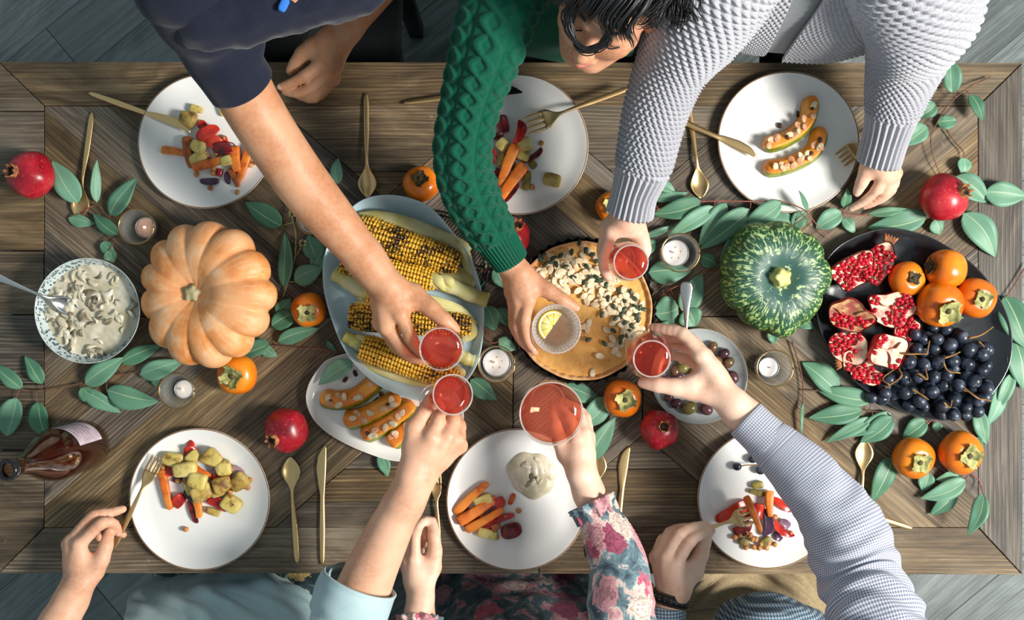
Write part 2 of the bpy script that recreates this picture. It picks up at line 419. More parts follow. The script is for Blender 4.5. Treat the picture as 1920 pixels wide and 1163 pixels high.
# ---------------------------------------------------------------- the table: every plank a part
tbl = thing('dining_table', 'long reclaimed wood dining table with a pattern of diagonal planks', 'table', (0, 0, 0))
def tp(px, py): w = W(px, py); return (w[0], w[1])
obj('underframe', box((-.004, -.013, TT - .04), (1.96, .96, .044)), GAP, tbl)
for sx in (-.9, .9):
    for sy in (-.43, .42): obj('leg', box((sx, sy, (TT - .06) / 2), (.09, .09, TT - .06)), WOOD, tbl)
rs = random.Random(4)
def plank(poly, d):
    if len(poly) < 3: return
    p = np.array(poly); 
    A = abs(.5 * np.sum(p[:, 0] * np.roll(p[:, 1], -1) - np.roll(p[:, 0], -1) * p[:, 1]))
    if A < 4e-5: return
    c = p.mean(0); q = c + (p - c) * (1 - .0011 / np.maximum(np.linalg.norm(p - c, axis=1), .004))[:, None]
    obj('plank', prism(q, TT - .02, TT - rs.uniform(0, .0012), .0012, d), WOOD, tbl, smooth=False)
def field(region, ang, wpx, off=0.0):
    """fill a convex pixel region with planks running at ang (pixel frame, degrees)"""
    a = math.radians(ang); d = np.array([math.cos(a), math.sin(a)]); n = np.array([-d[1], d[0]])
    s = np.array(region) @ n; k0 = math.floor((s.min() - off) / wpx); k1 = math.ceil((s.max() - off) / wpx)
    for k in range(k0, k1 + 1):
        lo, hi = off + k * wpx, off + (k + 1) * wpx
        q = clip(clip(list(map(tuple, region)), n[0], n[1], hi), -n[0], -n[1], -lo)
        plank([tp(*v) for v in q], (d[0], -d[1]))
X0, X1, Y0, Y1 = 82, 1835, 198, 990; ML = 594
TL, TR_, BL, BR = (-3, 116), (1917, 118), (-3, 1075), (1917, 1078)
plank([tp(-3, 116), tp(930, 117), tp(930, 198), tp(82, 198)], (1, 0)); plank([tp(930, 117), tp(1917, 118), tp(1835, 198), tp(930, 198)], (1, 0))
plank([tp(-3, 1075), tp(1010, 1076), tp(1010, 990), tp(82, 990)], (1, 0)); plank([tp(1010, 1076), tp(1917, 1078), tp(1835, 990), tp(1010, 990)], (1, 0))
plank([tp(1917, 118), tp(1917, 1078), tp(1835, 990), tp(1835, 198)], (0, 1))
ys = [198, 208, 330, 470, 590, 720, 845, 990]
plank([tp(-3, 116), tp(82, 198), tp(82, 208), tp(-3, 208)], (1, 0))
for a, b_ in zip(ys[1:-2], ys[2:-1]): plank([tp(-3, a), tp(82, a), tp(82, b_), tp(-3, b_)], (1, 0))
plank([tp(-3, 845), tp(82, 845), tp(82, 990), tp(-3, 1075)], (1, 0))
def mir(r): return [(x, 2 * ML - y) for x, y in r]
AN = 40.5
R1 = [(82, 198), (515, 198), (720, 373), (720, ML), (82, ML)]; R2 = [(925, 198), (962, 198), (962, ML), (720, ML), (720, 373)]
R3 = [(962, 198), (1000, 198), (1205, 373), (1205, ML), (962, ML)]; R4 = [(1410, 198), (1835, 198), (1835, ML), (1205, ML), (1205, 373)]
T1 = [(515, 198), (925, 198), (720, 373)]; T2 = [(1000, 198), (1410, 198), (1205, 373)]
for f, sg in ((lambda r: r, 1), (mir, -1)):
    field(f(R1), sg * AN, 84, 20); field(f(R2), -sg * AN, 84, 10); field(f(R3), sg * AN, 84, 40); field(f(R4), -sg * AN, 84, 30)
    field(f(T1), 0, 62, 12); field(f(T2), 0, 62, 12)
# ---------------------------------------------------------------- tableware materials
def porcelain(name, col, rim=None, rimr=.97, spots=0.0, rough=.18):
    m, nt, b = mat(name, col, rough); b.inputs['Coat Weight'].default_value = .3
    c = lin(*col)
    if rim:
        uv = nt.nodes.new('ShaderNodeTexCoord').outputs['UV']; v = nd(nt, 'SeparateXYZ', {0: uv}).outputs[1]
        e = math_(nt, 'ADD', v, math_(nt, 'MULTIPLY', math_(nt, 'SUBTRACT', noise(nt, tc(nt), 70, 3), .5), .02))
        k = math_(nt, 'MULTIPLY', math_(nt, 'GREATER_THAN', e, rimr), math_(nt, 'LESS_THAN', v, rimr + .075))
        c = mixc(nt, k, c, lin(*rim))
    if spots:
        k = ramp(nt, noise(nt, tc(nt), 240, 2), [(.70, (0, 0, 0)), (.74, (255, 255, 255))])
        c = mixc(nt, math_(nt, 'MULTIPLY', k, spots), c, lin(70, 66, 60))
    if not isinstance(c, tuple): nt.links.new(c, b.inputs['Base Color'])
    return m
PLATE = porcelain('white_plate_glaze', (236, 235, 232), (138, 100, 62), .446)
GREYP = porcelain('grey_stoneware', (170, 176, 176), (120, 104, 76), .46, .8, .3)
BLUEP = porcelain('pale_blue_glaze', (186, 212, 220), rough=.2)
WHITEP = porcelain('white_platter_glaze', (235, 234, 231))
BLACKP = porcelain('black_platter_glaze', (34, 38, 42), rough=.24)
# a plate: UV v runs 0 at the centre of the top, .5 at the rim, 1 under the foot
def plate_prof(R, hgt=.020, t=.005):
    top = [(0, .0065), (R * .35, .0065), (R * .70, .007), (R * .80, .0085), (R * .88, .0125), (R * .94, .0165), (R * .975, hgt - .001), (R * .993, hgt)]
    bot = [(R, hgt - .0012), (R * .995, hgt - .003), (R * .95, .013), (R * .85, .007), (R * .72, .003), (R * .64, 0), (R * .60, 0), (R * .56, .002), (0, .002)]
    return top, bot
def vsplit(P, k):
    """uv v: rows up to k map to 0..0.5, the rest 0.5..1"""
    V, F, U = gridmesh(P); m = P.shape[0] - 1; v = U[:, 1] * m; U[:, 1] = np.where(v <= k, v / k * .5, .5 + (v - k) / (m - k) * .5); return V, F, U
def plate(px, py, rpx, label, m=PLATE, name='dinner_plate', hgt=.020, wob=.006, seed=0, cat='plate', group='white dinner plates'):
    s = (CD - hgt) / CD / PX; R = rpx * s; c = W(px, py, hgt); c[2] = TT
    top, bot = plate_prof(R, hgt)
    P = lathe(top + bot, 96, lambda t, v: 1 + wob * (np.sin(2 * t + seed) + .6 * np.sin(3 * t + 2 * seed)))
    o = obj(name, vsplit(P, len(top) - 1), m, None, True, c); tag(o, label, cat, group); return c
plate(385, 265, 127, 'white dinner plate under the outstretched bare arm, with a knife laid on its edge', seed=1)
plate(970, 271, 133, 'white dinner plate behind the green knitted sleeve', seed=2)
plate(1479, 266, 133, 'white dinner plate holding two crescent squash slices', seed=3)
plate(373, 937, 133, 'white dinner plate with a rough brown rim, heaped with potato chunks', seed=4)
plate(969, 938, 133, 'white dinner plate with carrots and a dollop of cream', seed=5)
plate(1440, 935, 132, 'white dinner plate under the checked shirt sleeve', seed=6)
plate(1311, 706, 91, 'small speckled grey plate of olives', GREYP, 'side_plate', .022, .002, 7, 'plate', None)
def platter(outline, prof, name, label, m, n=96, cat='platter'):
    """prof: (scale toward the centre, height) from the middle of the top out to the rim and back under"""
    h = max(z for _, z in prof); o2 = ccr([W(x, y, h)[:2] for x, y in outline], n); c = o2.mean(0)
    P = np.zeros((len(prof), n, 3))
    for i, (k, z) in enumerate(prof): P[i, :, :2] = c + (o2 - c) * k; P[i, :, 2] = TT + z
    o = obj(name, gridmesh(P), m, org=(c[0], c[1], TT)); return tag(o, label, cat)
def pprof(h0, h, foot=0.0): return [(0, h0 + foot), (.45, h0 + foot), (.78, h0 + .001 + foot), (.88, h0 + .005 + foot), (.95, h - .006), (.985, h - .001), (.996, h), (1, h - .001), (.995, h - .004), (.94, h - .012), (.8, foot + .001), (.68, foot), (.62, foot), (0, foot + .001)]
platter([(724, 365), (797, 382), (847, 432), (883, 483), (905, 555), (907, 620), (894, 685), (862, 728), (820, 750), (777, 750), (706, 721), (652, 667), (620, 595), (605, 523), (615, 455), (663, 385)],
        [(k, z + .026) for k, z in pprof(.006, .03)], 'blue_platter', 'pale blue egg-shaped platter of grilled corn', BLUEP)
platter([(620, 672), (598, 690), (578, 722), (574, 755), (590, 790), (625, 820), (680, 847), (740, 865), (800, 862), (845, 835), (868, 795), (862, 750), (820, 700), (740, 665), (670, 660)],
        pprof(.006, .022), 'white_platter', 'white oblong platter of squash wedges partly beneath the blue platter', WHITEP)
platter([(1658, 428), (1727, 438), (1779, 463), (1830, 500), (1871, 552), (1896, 614), (1896, 676), (1871, 727), (1824, 777), (1766, 789), (1700, 775), (1633, 739), (1585, 697), (1547, 640), (1531, 590), (1532, 530), (1552, 483), (1590, 450)],
        pprof(.006, .026), 'black_platter', 'black oval platter of pomegranate, persimmons and grapes', BLACKP)
BP = (1715, 610)
# ---------------------------------------------------------------- wire rack below the blue platter
BLACKM, _, _ = mat('black_wire', (24, 26, 28), .4, .6)
rk = thing('wire_rack', 'black round wire rack under the blue platter', 'rack', W(812, 500))
c0 = W(812, 500); th = np.linspace(0, 2 * np.pi, 73)
for r_ in (.100, .108):
    obj('ring', tube(np.c_[c0[0] + r_ * np.cos(th), c0[1] + r_ * np.sin(th), np.full(73, TT + .018 - (r_ > .104) * .006)], .0016, 6), BLACKM, rk)
for i in range(-17, 18):
    x = i * .006; y = math.sqrt(max(1e-5, .104 ** 2 - x * x)); an = math.radians(-38)
    a = np.array([x, -y]); b_ = np.array([x, y]); Rm = np.array([[math.cos(an), -math.sin(an)], [math.sin(an), math.cos(an)]])
    p = [Rm @ a, Rm @ b_]; obj('wire', tube([[c0[0] + q[0], c0[1] + q[1], TT + .021] for q in p], .0011, 5), BLACKM, rk)
for i in (-1, 0, 1): obj('foot', tube([[c0[0] + .09 * math.cos(2.1 * i), c0[1] + .09 * math.sin(2.1 * i), TT], [c0[0] + .1 * math.cos(2.1 * i), c0[1] + .1 * math.sin(2.1 * i), TT + .018]], .002, 6), BLACKM, rk)
# ---------------------------------------------------------------- bowl of mushroom stew
def bowlmat():
    m, nt, b = mat('patterned_bowl_glaze', (180, 196, 196), .25)
    uv = nt.nodes.new('ShaderNodeTexCoord').outputs['UV']; v = nd(nt, 'SeparateXYZ', {0: uv}).outputs[1]
    st = nd(nt, 'Mapping', {'Vector': uv, 'Scale': (90, 30, 1)}).outputs[0]
    vo = nd(nt, 'TexVoronoi', {'Vector': st, 'Scale': 1.0}).outputs['Distance']; n2 = noise(nt, st, 1.1, 4)
    dots = math_(nt, 'MULTIPLY', math_(nt, 'LESS_THAN', vo, .43), math_(nt, 'GREATER_THAN', n2, .40))
    band = math_(nt, 'MULTIPLY', math_(nt, 'GREATER_THAN', v, .25), math_(nt, 'LESS_THAN', v, .43))
    line = math_(nt, 'LESS_THAN', math_(nt, 'ABSOLUTE', math_(nt, 'SUBTRACT', v, .235)), .004)
    k = math_(nt, 'MAXIMUM', math_(nt, 'MULTIPLY', dots, band), line)
    k = math_(nt, 'MULTIPLY', k, .85)
    nt.links.new(mixc(nt, k, lin(196, 208, 206), lin(28, 58, 74)), b.inputs['Base Color']); return m
bc = W(163, 583, .07); bc[2] = TT
Rb = 99 * (CD - .07) / CD / PX
top = [(0, .008), (Rb * .3, .009), (Rb * .55, .014), (Rb * .74, .026), (Rb * .87, .043), (Rb * .95, .058), (Rb * .985, .068), (Rb * .995, .070)]
bot = [(Rb, .069), (Rb * .995, .066), (Rb * .955, .054), (Rb * .88, .038), (Rb * .75, .02), (Rb * .56, .008), (Rb * .5, 0), (Rb * .45, 0), (Rb * .42, .004), (0, .004)]
bo = obj('stew_bowl', vsplit(lathe(top + bot, 80), len(top) - 1), bowlmat(), None, True, bc); tag(bo, 'pale bowl with a blue speckled border, filled with creamy mushroom stew', 'bowl')
CREAM = speckled('cream_sauce', (224, 216, 198), (206, 196, 172), 34, .32, .4, .62, .35, .003, (188, 178, 150), 22, sss=.25)
def disc_relief(c, R, z, amp, n=72, m=30, f=90, seed=3, edge=.0, dome=0.0):
    r = np.linspace(0, 1, m) ; t = np.linspace(0, 2 * np.pi, n, endpoint=False)
    P = np.zeros((m + 1, n, 3)); rr = np.r_[r, 1.0]
    P[..., 0] = c[0] + R * rr[:, None] * np.cos(t); P[..., 1] = c[1] + R * rr[:, None] * np.sin(t)
    zz = z + amp * (snoise(P[..., :2], f, seed) + .7 * np.abs(snoise(P[..., :2], f * 1.9, seed + 5))) * np.r_[np.ones(m - 1), .3, .3][:, None] + dome * (1 - rr[:, None] ** 2)
    P[..., 2] = zz; P[-1, :, 2] = z - edge; return gridmesh(P)
stew = thing('mushroom_stew', 'creamy mushroom stew in the speckled bowl', 'stew', bc + [0, 0, .045])
obj('sauce', disc_relief(bc, Rb * .90, TT + .0455, .0042, 96, 44, 110, 3, .004), CREAM, stew)
MUSH = speckled('mushroom_slice', (188, 178, 156), (120, 108, 84), 60, .4, .42, .62, .3, .001, (98, 88, 66), 30)
rs = random.Random(12)
for i in range(84):
    r_ = Rb * .82 * math.sqrt(rs.random()); t_ = rs.uniform(0, 6.28); L = rs.uniform(.013, .030)
    v = lump(L, L * rs.uniform(.3, .55), .009, .9, 12, 8, .16, 150, i, rs.uniform(-.3, .3), rs.uniform(-.012, .012))
    obj('mushroom_slice', xf(v, (bc[0] + r_ * math.cos(t_), bc[1] + r_ * math.sin(t_), TT + .0482), rs.uniform(0, 6.28), rs.uniform(-.5, .5)), MUSH if i % 3 == 0 else CREAM, stew)
# ---------------------------------------------------------------- cutlery
GOLD = metal('brushed_gold', (228, 192, 136), .36); SILVER = metal('steel', (205, 203, 200), .2); DARKM = metal('dark_blade', (52, 54, 54), .3)
def rowsurf(rows, nx=9):
    """rows: (t, half width, z, dish, thickness, xshift); closed blade of metal along +y"""
    s = np.linspace(-1, 1, nx); T = []; B = []
    for t, w, z, dish, th, xs in rows:
        T.append(np.c_[xs + s * w, np.full(nx, t), z - dish * (1 - s ** 2) + th * .5 * (1 - .6 * s ** 2) ])
        B.append(np.c_[xs + s * w, np.full(nx, t), z - dish * (1 - s ** 2) - th * .5 * (1 - .6 * s ** 2)])
    P = np.array([np.r_[a, b[::-1]] for a, b in zip(T, B)])
    P = np.concatenate([P[:1] * 0 + P[:1].mean(1, keepdims=True), P, P[-1:] * 0 + P[-1:].mean(1, keepdims=True)])
    return gridmesh(P)
def rs_rows(keys, n):
    k = np.array(keys, float); t = np.linspace(0, 1, n); o = np.zeros((n, k.shape[1]))
    f = (k[:, 0] - k[0, 0]) / (k[-1, 0] - k[0, 0])
    for c in range(k.shape[1]): o[:, c] = np.interp(t, f, k[:, c])
    ker = np.array([.25, .5, .25])
    for c in range(1, k.shape[1]): o[1:-1, c] = np.convolve(o[:, c], ker, 'valid')
    return o
def handle_rows(L, hw=None):
    if hw: return [(0, hw * .55, .004, 0, .0025, 0), (.006, hw, .004, 0, .0032, 0), (L * .12, hw * .95, .005, 0, .0032, 0), (L * .3, hw * .5, .007, 0, .003, 0), (L * .52, .0030, .009, 0, .003, 0), (L * .62, .0026, .011, 0, .003, 0)]
    return [(0, .0022, .004, 0, .0025, 0), (.012, .0052, .004, 0, .0032, 0), (L * .35, .0052, .006, 0, .0032, 0), (L * .52, .0036, .009, 0, .003, 0), (L * .62, .0026, .011, 0, .003, 0)]
def spoon_mesh(L, bw=.0185, hw=None):
    k = handle_rows(L, hw) + [(L * .70, .0032, .008, 0, .0024, 0), (L * .75, .009, .006, .002, .0016, 0), (L * .81, bw * .90, .0075, .006, .0014, 0), (L * .865, bw * 1.03, .008, .0075, .0014, 0), (L * .92, bw * .80, .0078, .0055, .0014, 0), (L * .97, bw * .38, .0065, .002, .0014, 0), (L, .0008, .005, 0, .001, 0)]
    return rowsurf(rs_rows(k, 46))
def knife_mesh(L, bw=.010):
    k = [(0, .0022, .004, 0, .003, 0), (.01, .0045, .004, 0, .005, 0), (L * .3, .0058, .004, 0, .006, 0), (L * .52, .0048, .004, 0, .006, 0), (L * .60, .0045, .004, 0, .004, 0), (L * .64, .0062, .0035, 0, .002, -.0012), (L * .8, bw, .0035, 0, .0016, -.0025), (L * .92, bw * .82, .0035, 0, .0014, -.0005), (L * .97, bw * .45, .0035, 0, .0012, .0035), (L, .0010, .0035, 0, .0008, .006)]
    return rowsurf(rs_rows(k, 40), 7)
def fork_parts(L, bw=.0125):
    k = handle_rows(L) + [(L * .68, .0032, .009, 0, .0024, 0), (L * .73, .009, .006, .001, .0018, 0), (L * .78, bw, .0055, .0022, .0016, 0), (L * .83, bw, .006, .0018, .0016, 0)]
    g = G(); g.add(rowsurf(rs_rows(k, 36)))
    for i in range(4):
        x = (i - 1.5) * bw * .56
        g.add(rowsurf(rs_rows([(L * .825, bw * .20, .0055, 0, .0018, x), (L * .92, bw * .16, .0045, 0, .0017, x), (L * .99, bw * .12, .0075, 0, .0014, x), (L, .0006, .008, 0, .001, x)], 10), 5))
    return g.get()
def lay(vfu, a, b, ha=0.0, hb=0.0, roll=0.0):
    """put a piece made along +y so that its y=0 end is at pixel a (height ha) and it points at b"""
    A = W(a[0], a[1], ha); B = W(b[0], b[1], hb); d = B - A; L = np.linalg.norm(d); y = d / L
    x = np.cross(y, (0, 0, 1)); x /= np.linalg.norm(x); z = np.cross(x, y)
    c_, s_ = math.cos(roll), math.sin(roll); x2 = c_ * x + s_ * z; z2 = -s_ * x + c_ * z
    return (A + np.asarray(vfu[0]) @ np.stack([x2, y, z2]),) + tuple(vfu[1:]), L
def plen(a, b, ha=0, hb=0): return float(np.linalg.norm(W(a[0], a[1], ha) - W(b[0], b[1], hb)))
def cutlery(kind, a, b, label, m=GOLD, ha=0.0, hb=0.0, group=None, roll=0.0, bw=None, hw=None):
    L = plen(a, b, ha, hb); f = {'spoon': spoon_mesh, 'knife': knife_mesh, 'fork': fork_parts}[kind]
    v, _ = lay(f(L) if bw is None else (f(L, bw) if hw is None else f(L, bw, hw)), a, b, ha, hb, roll); A = W(a[0], a[1], ha)
    return tag(obj(kind if m is not SILVER else 'serving_' + kind, v, m, org=A), label, kind, group)
cutlery('knife', (168, 175), (360, 243), 'gold knife resting across the rim of a plate beside the pomegranate', ha=.006, hb=.019, bw=.0085, group='gold knives')
cutlery('spoon', (174, 212), (149, 413), 'gold spoon with its bowl among eucalyptus leaves near a pomegranate', group='gold spoons')
cutlery('spoon', (687, 176), (690, 373), 'gold spoon lying alone between two plates above the blue platter', group='gold spoons')
kb = thing('knife', 'gold-handled knife with a dark blade passing beneath the green sleeve', 'knife', W(758, 194), 'gold knives')
_kv, _kl = lay(knife_mesh(plen((758, 194), (979, 168), .004, .022)), (758, 194), (979, 168), .004, .022)
_t = (np.asarray(_kv[0]) - W(758, 194, .004)) @ ((W(979, 168, .022) - W(758, 194, .004)) / _kl)
def splitf(v, keep):
    F = [f for f in v[1] if all(keep[i] for i in f)]; return np.asarray(v[0]), F
obj('handle', splitf(_kv, _t < _kl * .66), GOLD, kb); obj('blade', splitf(_kv, _t > _kl * .62), DARKM, kb, label='dark steel blade')
cutlery('fork', (1182, 165), (986, 238), 'gold fork spearing the red carrot on a plate', ha=.030, hb=.022, bw=.0185, group='gold forks')
cutlery('knife', (1232, 208), (1421, 291), 'gold knife on the rim of the plate with squash crescents', ha=.010, hb=.02, bw=.0085, group='gold knives')
cutlery('spoon', (1289, 182), (1314, 374), 'gold spoon crossed by a knife left of the plate with squash crescents', group='gold spoons')
cutlery('fork', (1700, 205), (1571, 303), 'gold fork tucked under the ribbed grey cuff', ha=.012, hb=.020, bw=.0165, group='gold forks')
cutlery('fork', (213, 1030), (299, 855), 'gold fork held by a hand, its tines touching the potato heap', ha=.030, hb=.020, bw=.0125, group='gold forks')
cutlery('spoon', (558, 1056), (545, 855), 'gold spoon beside a gold knife right of the heaped plate', group='gold spoons')
cutlery('knife', (605, 1059), (605, 834), 'gold knife lying parallel to a spoon right of the heaped plate', group='gold knives')
cutlery('fork', (824, 1055), (817, 877), 'gold fork beside the hand with pinched fingers', bw=.0105, group='gold forks')
cutlery('spoon', (1102, 1045), (1122, 845), 'gold spoon passing under the flowered cuff', group='gold spoons')
cutlery('knife', (1154, 1030), (1175, 836), 'pale gold knife right of the flowered cuff', group='gold knives')
cutlery('fork', (1262, 1012), (1415, 963), 'gold fork held by the hand with a watch', ha=.062, hb=.040, bw=.0180, roll=.25, group='gold forks')
cutlery('spoon', (1606, 1020), (1620, 822), 'gold spoon emerging from under the checked sleeve toward persimmons', group='gold spoons')
cutlery('knife', (1710, 991), (1515, 930), 'gold knife with only its handle showing past the checked sleeve', ha=.004, hb=.022, bw=.008, group='gold knives')
cutlery('spoon', (-40, 503), (150, 583), 'steel spoon standing in the mushroom stew', SILVER, ha=.12, hb=.038, bw=.017, hw=.010)
cutlery('spoon', (1287, 528), (1283, 690), 'steel spoon resting on the olive plate', SILVER, ha=.045, hb=.010, bw=.018, hw=.0125)
# ---------------------------------------------------------------- pumpkins
def pumpkinmat_orange():
    m, nt, b = mat('pale_orange_rind', (222, 150, 88), .5); uv = nt.nodes.new('ShaderNodeTexCoord').outputs['UV']; v = tc(nt)
    n1 = noise(nt, v, 22, 6, .6); n2 = noise(nt, v, 7, 3)
    c = ramp(nt, n1, [(.32, (214, 124, 54)), (.50, (236, 158, 92)), (.68, (242, 194, 150))])
    c = mixc(nt, ramp(nt, n2, [(.45, (0, 0, 0)), (.66, (255, 255, 255))]), c, lin(236, 176, 128))
    vv = nd(nt, 'SeparateXYZ', {0: uv}).outputs
    st = noise(nt, nd(nt, 'Mapping', {'Vector': uv, 'Scale': (130, 5, 1)}).outputs[0], 1.0, 4)
    c = mixc(nt, math_(nt, 'MULTIPLY', ramp(nt, st, [(.54, (0, 0, 0)), (.72, (255, 255, 255))]), .45), c, lin(242, 206, 170))
    nt.links.new(c, b.inputs['Base Color']); bump(nt, b, n1, .25, .003); return m
def pumpkinmat_green():
    m, nt, b = mat('mottled_green_rind', (40, 84, 40), .5); uv = nt.nodes.new('ShaderNodeTexCoord').outputs['UV']
    v = nd(nt, 'SeparateXYZ', {0: uv}).outputs[1]; ob = tc(nt)
    s1 = noise(nt, nd(nt, 'Mapping', {'Vector': uv, 'Scale': (110, 13, 1)}).outputs[0], 1.0, 5, .6)
    sp = noise(nt, ob, 75, 4, .7); bl = noise(nt, ob, 9, 2)
    # streaks fade to freckles toward the equator (v .5 = widest, ~0.05 stem)
    near = ramp(nt, v, [(.09, (0, 0, 0)), (.16, (255, 255, 255)), (.40, (255, 255, 255)), (.52, (120, 120, 120))])
    k = math_(nt, 'MAXIMUM', math_(nt, 'MULTIPLY', ramp(nt, s1, [(.52, (0, 0, 0)), (.61, (255, 255, 255))]), near), ramp(nt, sp, [(.57, (0, 0, 0)), (.62, (255, 255, 255))]))
    base = ramp(nt, v, [(.10, (56, 92, 84)), (.26, (30, 76, 48)), (.5, (42, 82, 36))])
    c = mixc(nt, k, base, ramp(nt, v, [(.15, (190, 210, 160)), (.4, (160, 192, 88))]))
    c = mixc(nt, ramp(nt, bl, [(.62, (0, 0, 0)), (.69, (255, 255, 255))]), c, lin(176, 160, 84))
    nt.links.new(c, b.inputs['Base Color']); bump(nt, b, s1, .15, .002); return m
def pumpkin_mesh(R, H, nr, depth, seed, n=160, m=44, wid=.5):
    ph = np.linspace(0, np.pi, m); th = np.linspace(0, 2 * np.pi, n, endpoint=False); rsd = np.random.RandomState(seed)
    wob = sum(rsd.uniform(-.012, .012) * np.cos(k * th + rsd.uniform(0, 6)) for k in range(1, 5)); t2 = th + sum(rsd.uniform(-.06, .06) * np.sin(k * th + rsd.uniform(0, 6)) for k in range(1, 4))
    rib = np.abs(np.cos(t2 * nr / 2)) ** wid; lob = 1 + rsd.uniform(-.06, .07, nr + 1)[((t2 % 6.283) * nr / 6.2832).round().astype(int) % nr]
    lob = np.convolve(np.r_[lob[-8:], lob, lob[:8]], np.ones(17) / 17, 'valid')
    sp = np.sin(ph) ** .75
    d = depth * (.25 + .75 * np.sin(ph)) 
    rr = R * sp[:, None] * (1 - d[:, None] * (1 - rib[None, :])) * (1 + wob + (lob - 1))[None, :]
    P = np.zeros((m, n, 3)); P[..., 0] = rr * np.cos(th); P[..., 1] = rr * np.sin(th)
    z = H * .5 * (1 + spow(np.cos(ph), .85)); dip = np.exp(-((np.sin(ph) ** .75 * R) / (R * .30)) ** 2) * H * .22
    P[..., 2] = z[:, None] - (dip * np.where(ph < np.pi / 2, 1, -.6))[:, None] + (d * R * .18 * np.where(ph < np.pi / 2, -1, 0))[:, None] * (1 - rib[None, :])
    return gridmesh(P)
STEM = speckled('corky_stem', (206, 190, 150), (150, 140, 92), 60, .7, bs=.5, bd=.002)
GSTEM = speckled('pale_green_stem', (216, 214, 128), (196, 196, 120), 30, .5)
def pumpkin(px, py, rpx, H, nr, depth, m, label, name, seed, tilt, stem, sm, flat=1.0):
    s = (CD - H * .5) / CD / PX; c = W(px, py, H * .5); c[2] = TT
    t = thing(name, label, 'pumpkin', c)
    v = xf(pumpkin_mesh(rpx * s, H, nr, depth, seed), (0, 0, 0), 0, 0, 0); V = v[0] - [0, 0, H / 2]
    R = np.array(Matrix.Rotation(tilt[1], 3, Vector((math.cos(tilt[0]), math.sin(tilt[0]), 0)))); V = V @ R.T; V[:, 2] -= V[:, 2].min()
    obj('rind', (V,) + v[1:], m, t, True)
    up = R @ np.array([0, 0, 1.0]); base = R @ np.array([0, 0, H * .28]) + [0, 0, H / 2]
    c_ = np.array([base + up * k for k in (0, .012, .020, .026, .027)]); c_[3:, 0] += .002
    q = sweep(c_, [stem * 1.35, stem * 1.0, stem * .85, stem * .95, stem * .5], 25, disp=lambda v_, u: .16 * stem * np.cos(5 * u))
    obj('stem', gridmesh(q), sm, t, True); return t
pumpkin(393, 553, 140, .120, 13, .15, pumpkinmat_orange(), 'large pale orange ribbed pumpkin beside the mushroom stew bowl', 'orange_pumpkin', 5, (1.45, -.34), .0165, STEM)
pumpkin(1451, 521, 107, .115, 9, .10, pumpkinmat_green(), 'dark green pumpkin mottled with pale streaks beside the black platter', 'green_pumpkin', 8, (1.2, .06), .0165, GSTEM, .8)
# ---------------------------------------------------------------- pomegranates, persimmons
def pommat(seed):
    m, nt, b = mat('pomegranate_skin', (170, 24, 40), .32); loc, r = rnd(nt); v = tc(nt, loc=loc)
    n1 = noise(nt, v, 16, 5, .6); n2 = noise(nt, v, 160, 3)
    c = ramp(nt, n1, [(.30, (112, 12, 26)), (.52, (172, 22, 40)), (.72, (204, 58, 62))])
    c = mixc(nt, math_(nt, 'MULTIPLY', ramp(nt, n2, [(.60, (0, 0, 0)), (.7, (255, 255, 255))]), .35), c, lin(226, 130, 110))
    nt.links.new(c, b.inputs['Base Color']); bump(nt, b, n1, .1, .002); return m
POM = pommat(0); CALYX = speckled('dry_calyx', (186, 120, 70), (120, 74, 44), 80, .7, bs=.3)
DARKIN = mat('calyx_hollow', (44, 32, 24), .9)[0]
def orient(up): 
    up = np.array(up, float); up /= np.linalg.norm(up); x = np.cross((0, 1, .01), up); x /= np.linalg.norm(x); return np.stack([x, np.cross(up, x), up], 1)
def pomegranate(px, py, rpx, up, label, seed=0):
    s = (CD - .04) / CD / PX; R = rpx * s; c = W(px, py, R); c[2] = TT
    t = thing('pomegranate', label, 'pomegranate', c, 'whole pomegranates'); Q = orient(up)
    ph = np.linspace(0, np.pi, 24); prof = np.c_[R * np.sin(ph) ** .95, R * .93 * np.cos(ph)]
    P = lathe(prof, 40, lambda th, v: 1 + .035 * np.cos(5 * th + seed) * np.sin(v * np.pi) ** 2 + .02 * np.cos(3 * th + seed * 2))
    v = gridmesh(P); V = v[0] @ Q.T; zoff = -V[:, 2].min(); V[:, 2] += zoff; obj('skin', (V,) + v[1:], POM, t, True)
    cr_ = lathe([(R * .30, R * .86), (R * .25, R * 1.0), (R * .27, R * 1.13), (R * .24, R * 1.12), (R * .2, R * 1.0), (R * .2, R * .9)], 36, lambda th, v: 1 + .22 * np.cos(6 * th) * np.clip(1 - np.abs(v - .45) * 2.2, 0, 1))
    cr_[2:4, :, 2] += R * .09 * np.cos(6 * np.linspace(0, 2 * np.pi, 36, endpoint=False))
    v = gridmesh(cr_); obj('calyx', (v[0] @ Q.T + [0, 0, zoff],) + v[1:], CALYX, t, True)
    g = G(); g.add(xf(lump(R * .40, R * .40, R * .1, 1), (0, 0, R * .95))); rsd = random.Random(seed)
    for i in range(9): a = i * .7; g.add(tube([[R * .1 * math.cos(a), R * .1 * math.sin(a), R * .95], [R * .16 * math.cos(a), R * .16 * math.sin(a), R * (1.08 + .05 * rsd.random())]], R * .02, 5))
    v = g.get(); obj('stamens', (np.asarray(v[0]) @ Q.T + [0, 0, zoff],) + tuple(v[1:]), DARKIN, t, True, label='dark dried stamens')
    return t
pomegranate(57, 328, 44, (-.42, .06, .9), 'whole red pomegranate on the cross boards beside a drooping leaf, crown tilted away', 1)
pomegranate(537, 807, 42, (-.45, -.35, .8), 'whole red pomegranate between the white oblong platter and the heaped plate', 2)
pomegranate(1237, 806, 37, (.1, .25, 1), 'small whole red pomegranate below the olive plate', 3)
pomegranate(1770, 371, 45, (.62, .22, .9), 'whole bright red pomegranate among leaves above the black platter', 4)
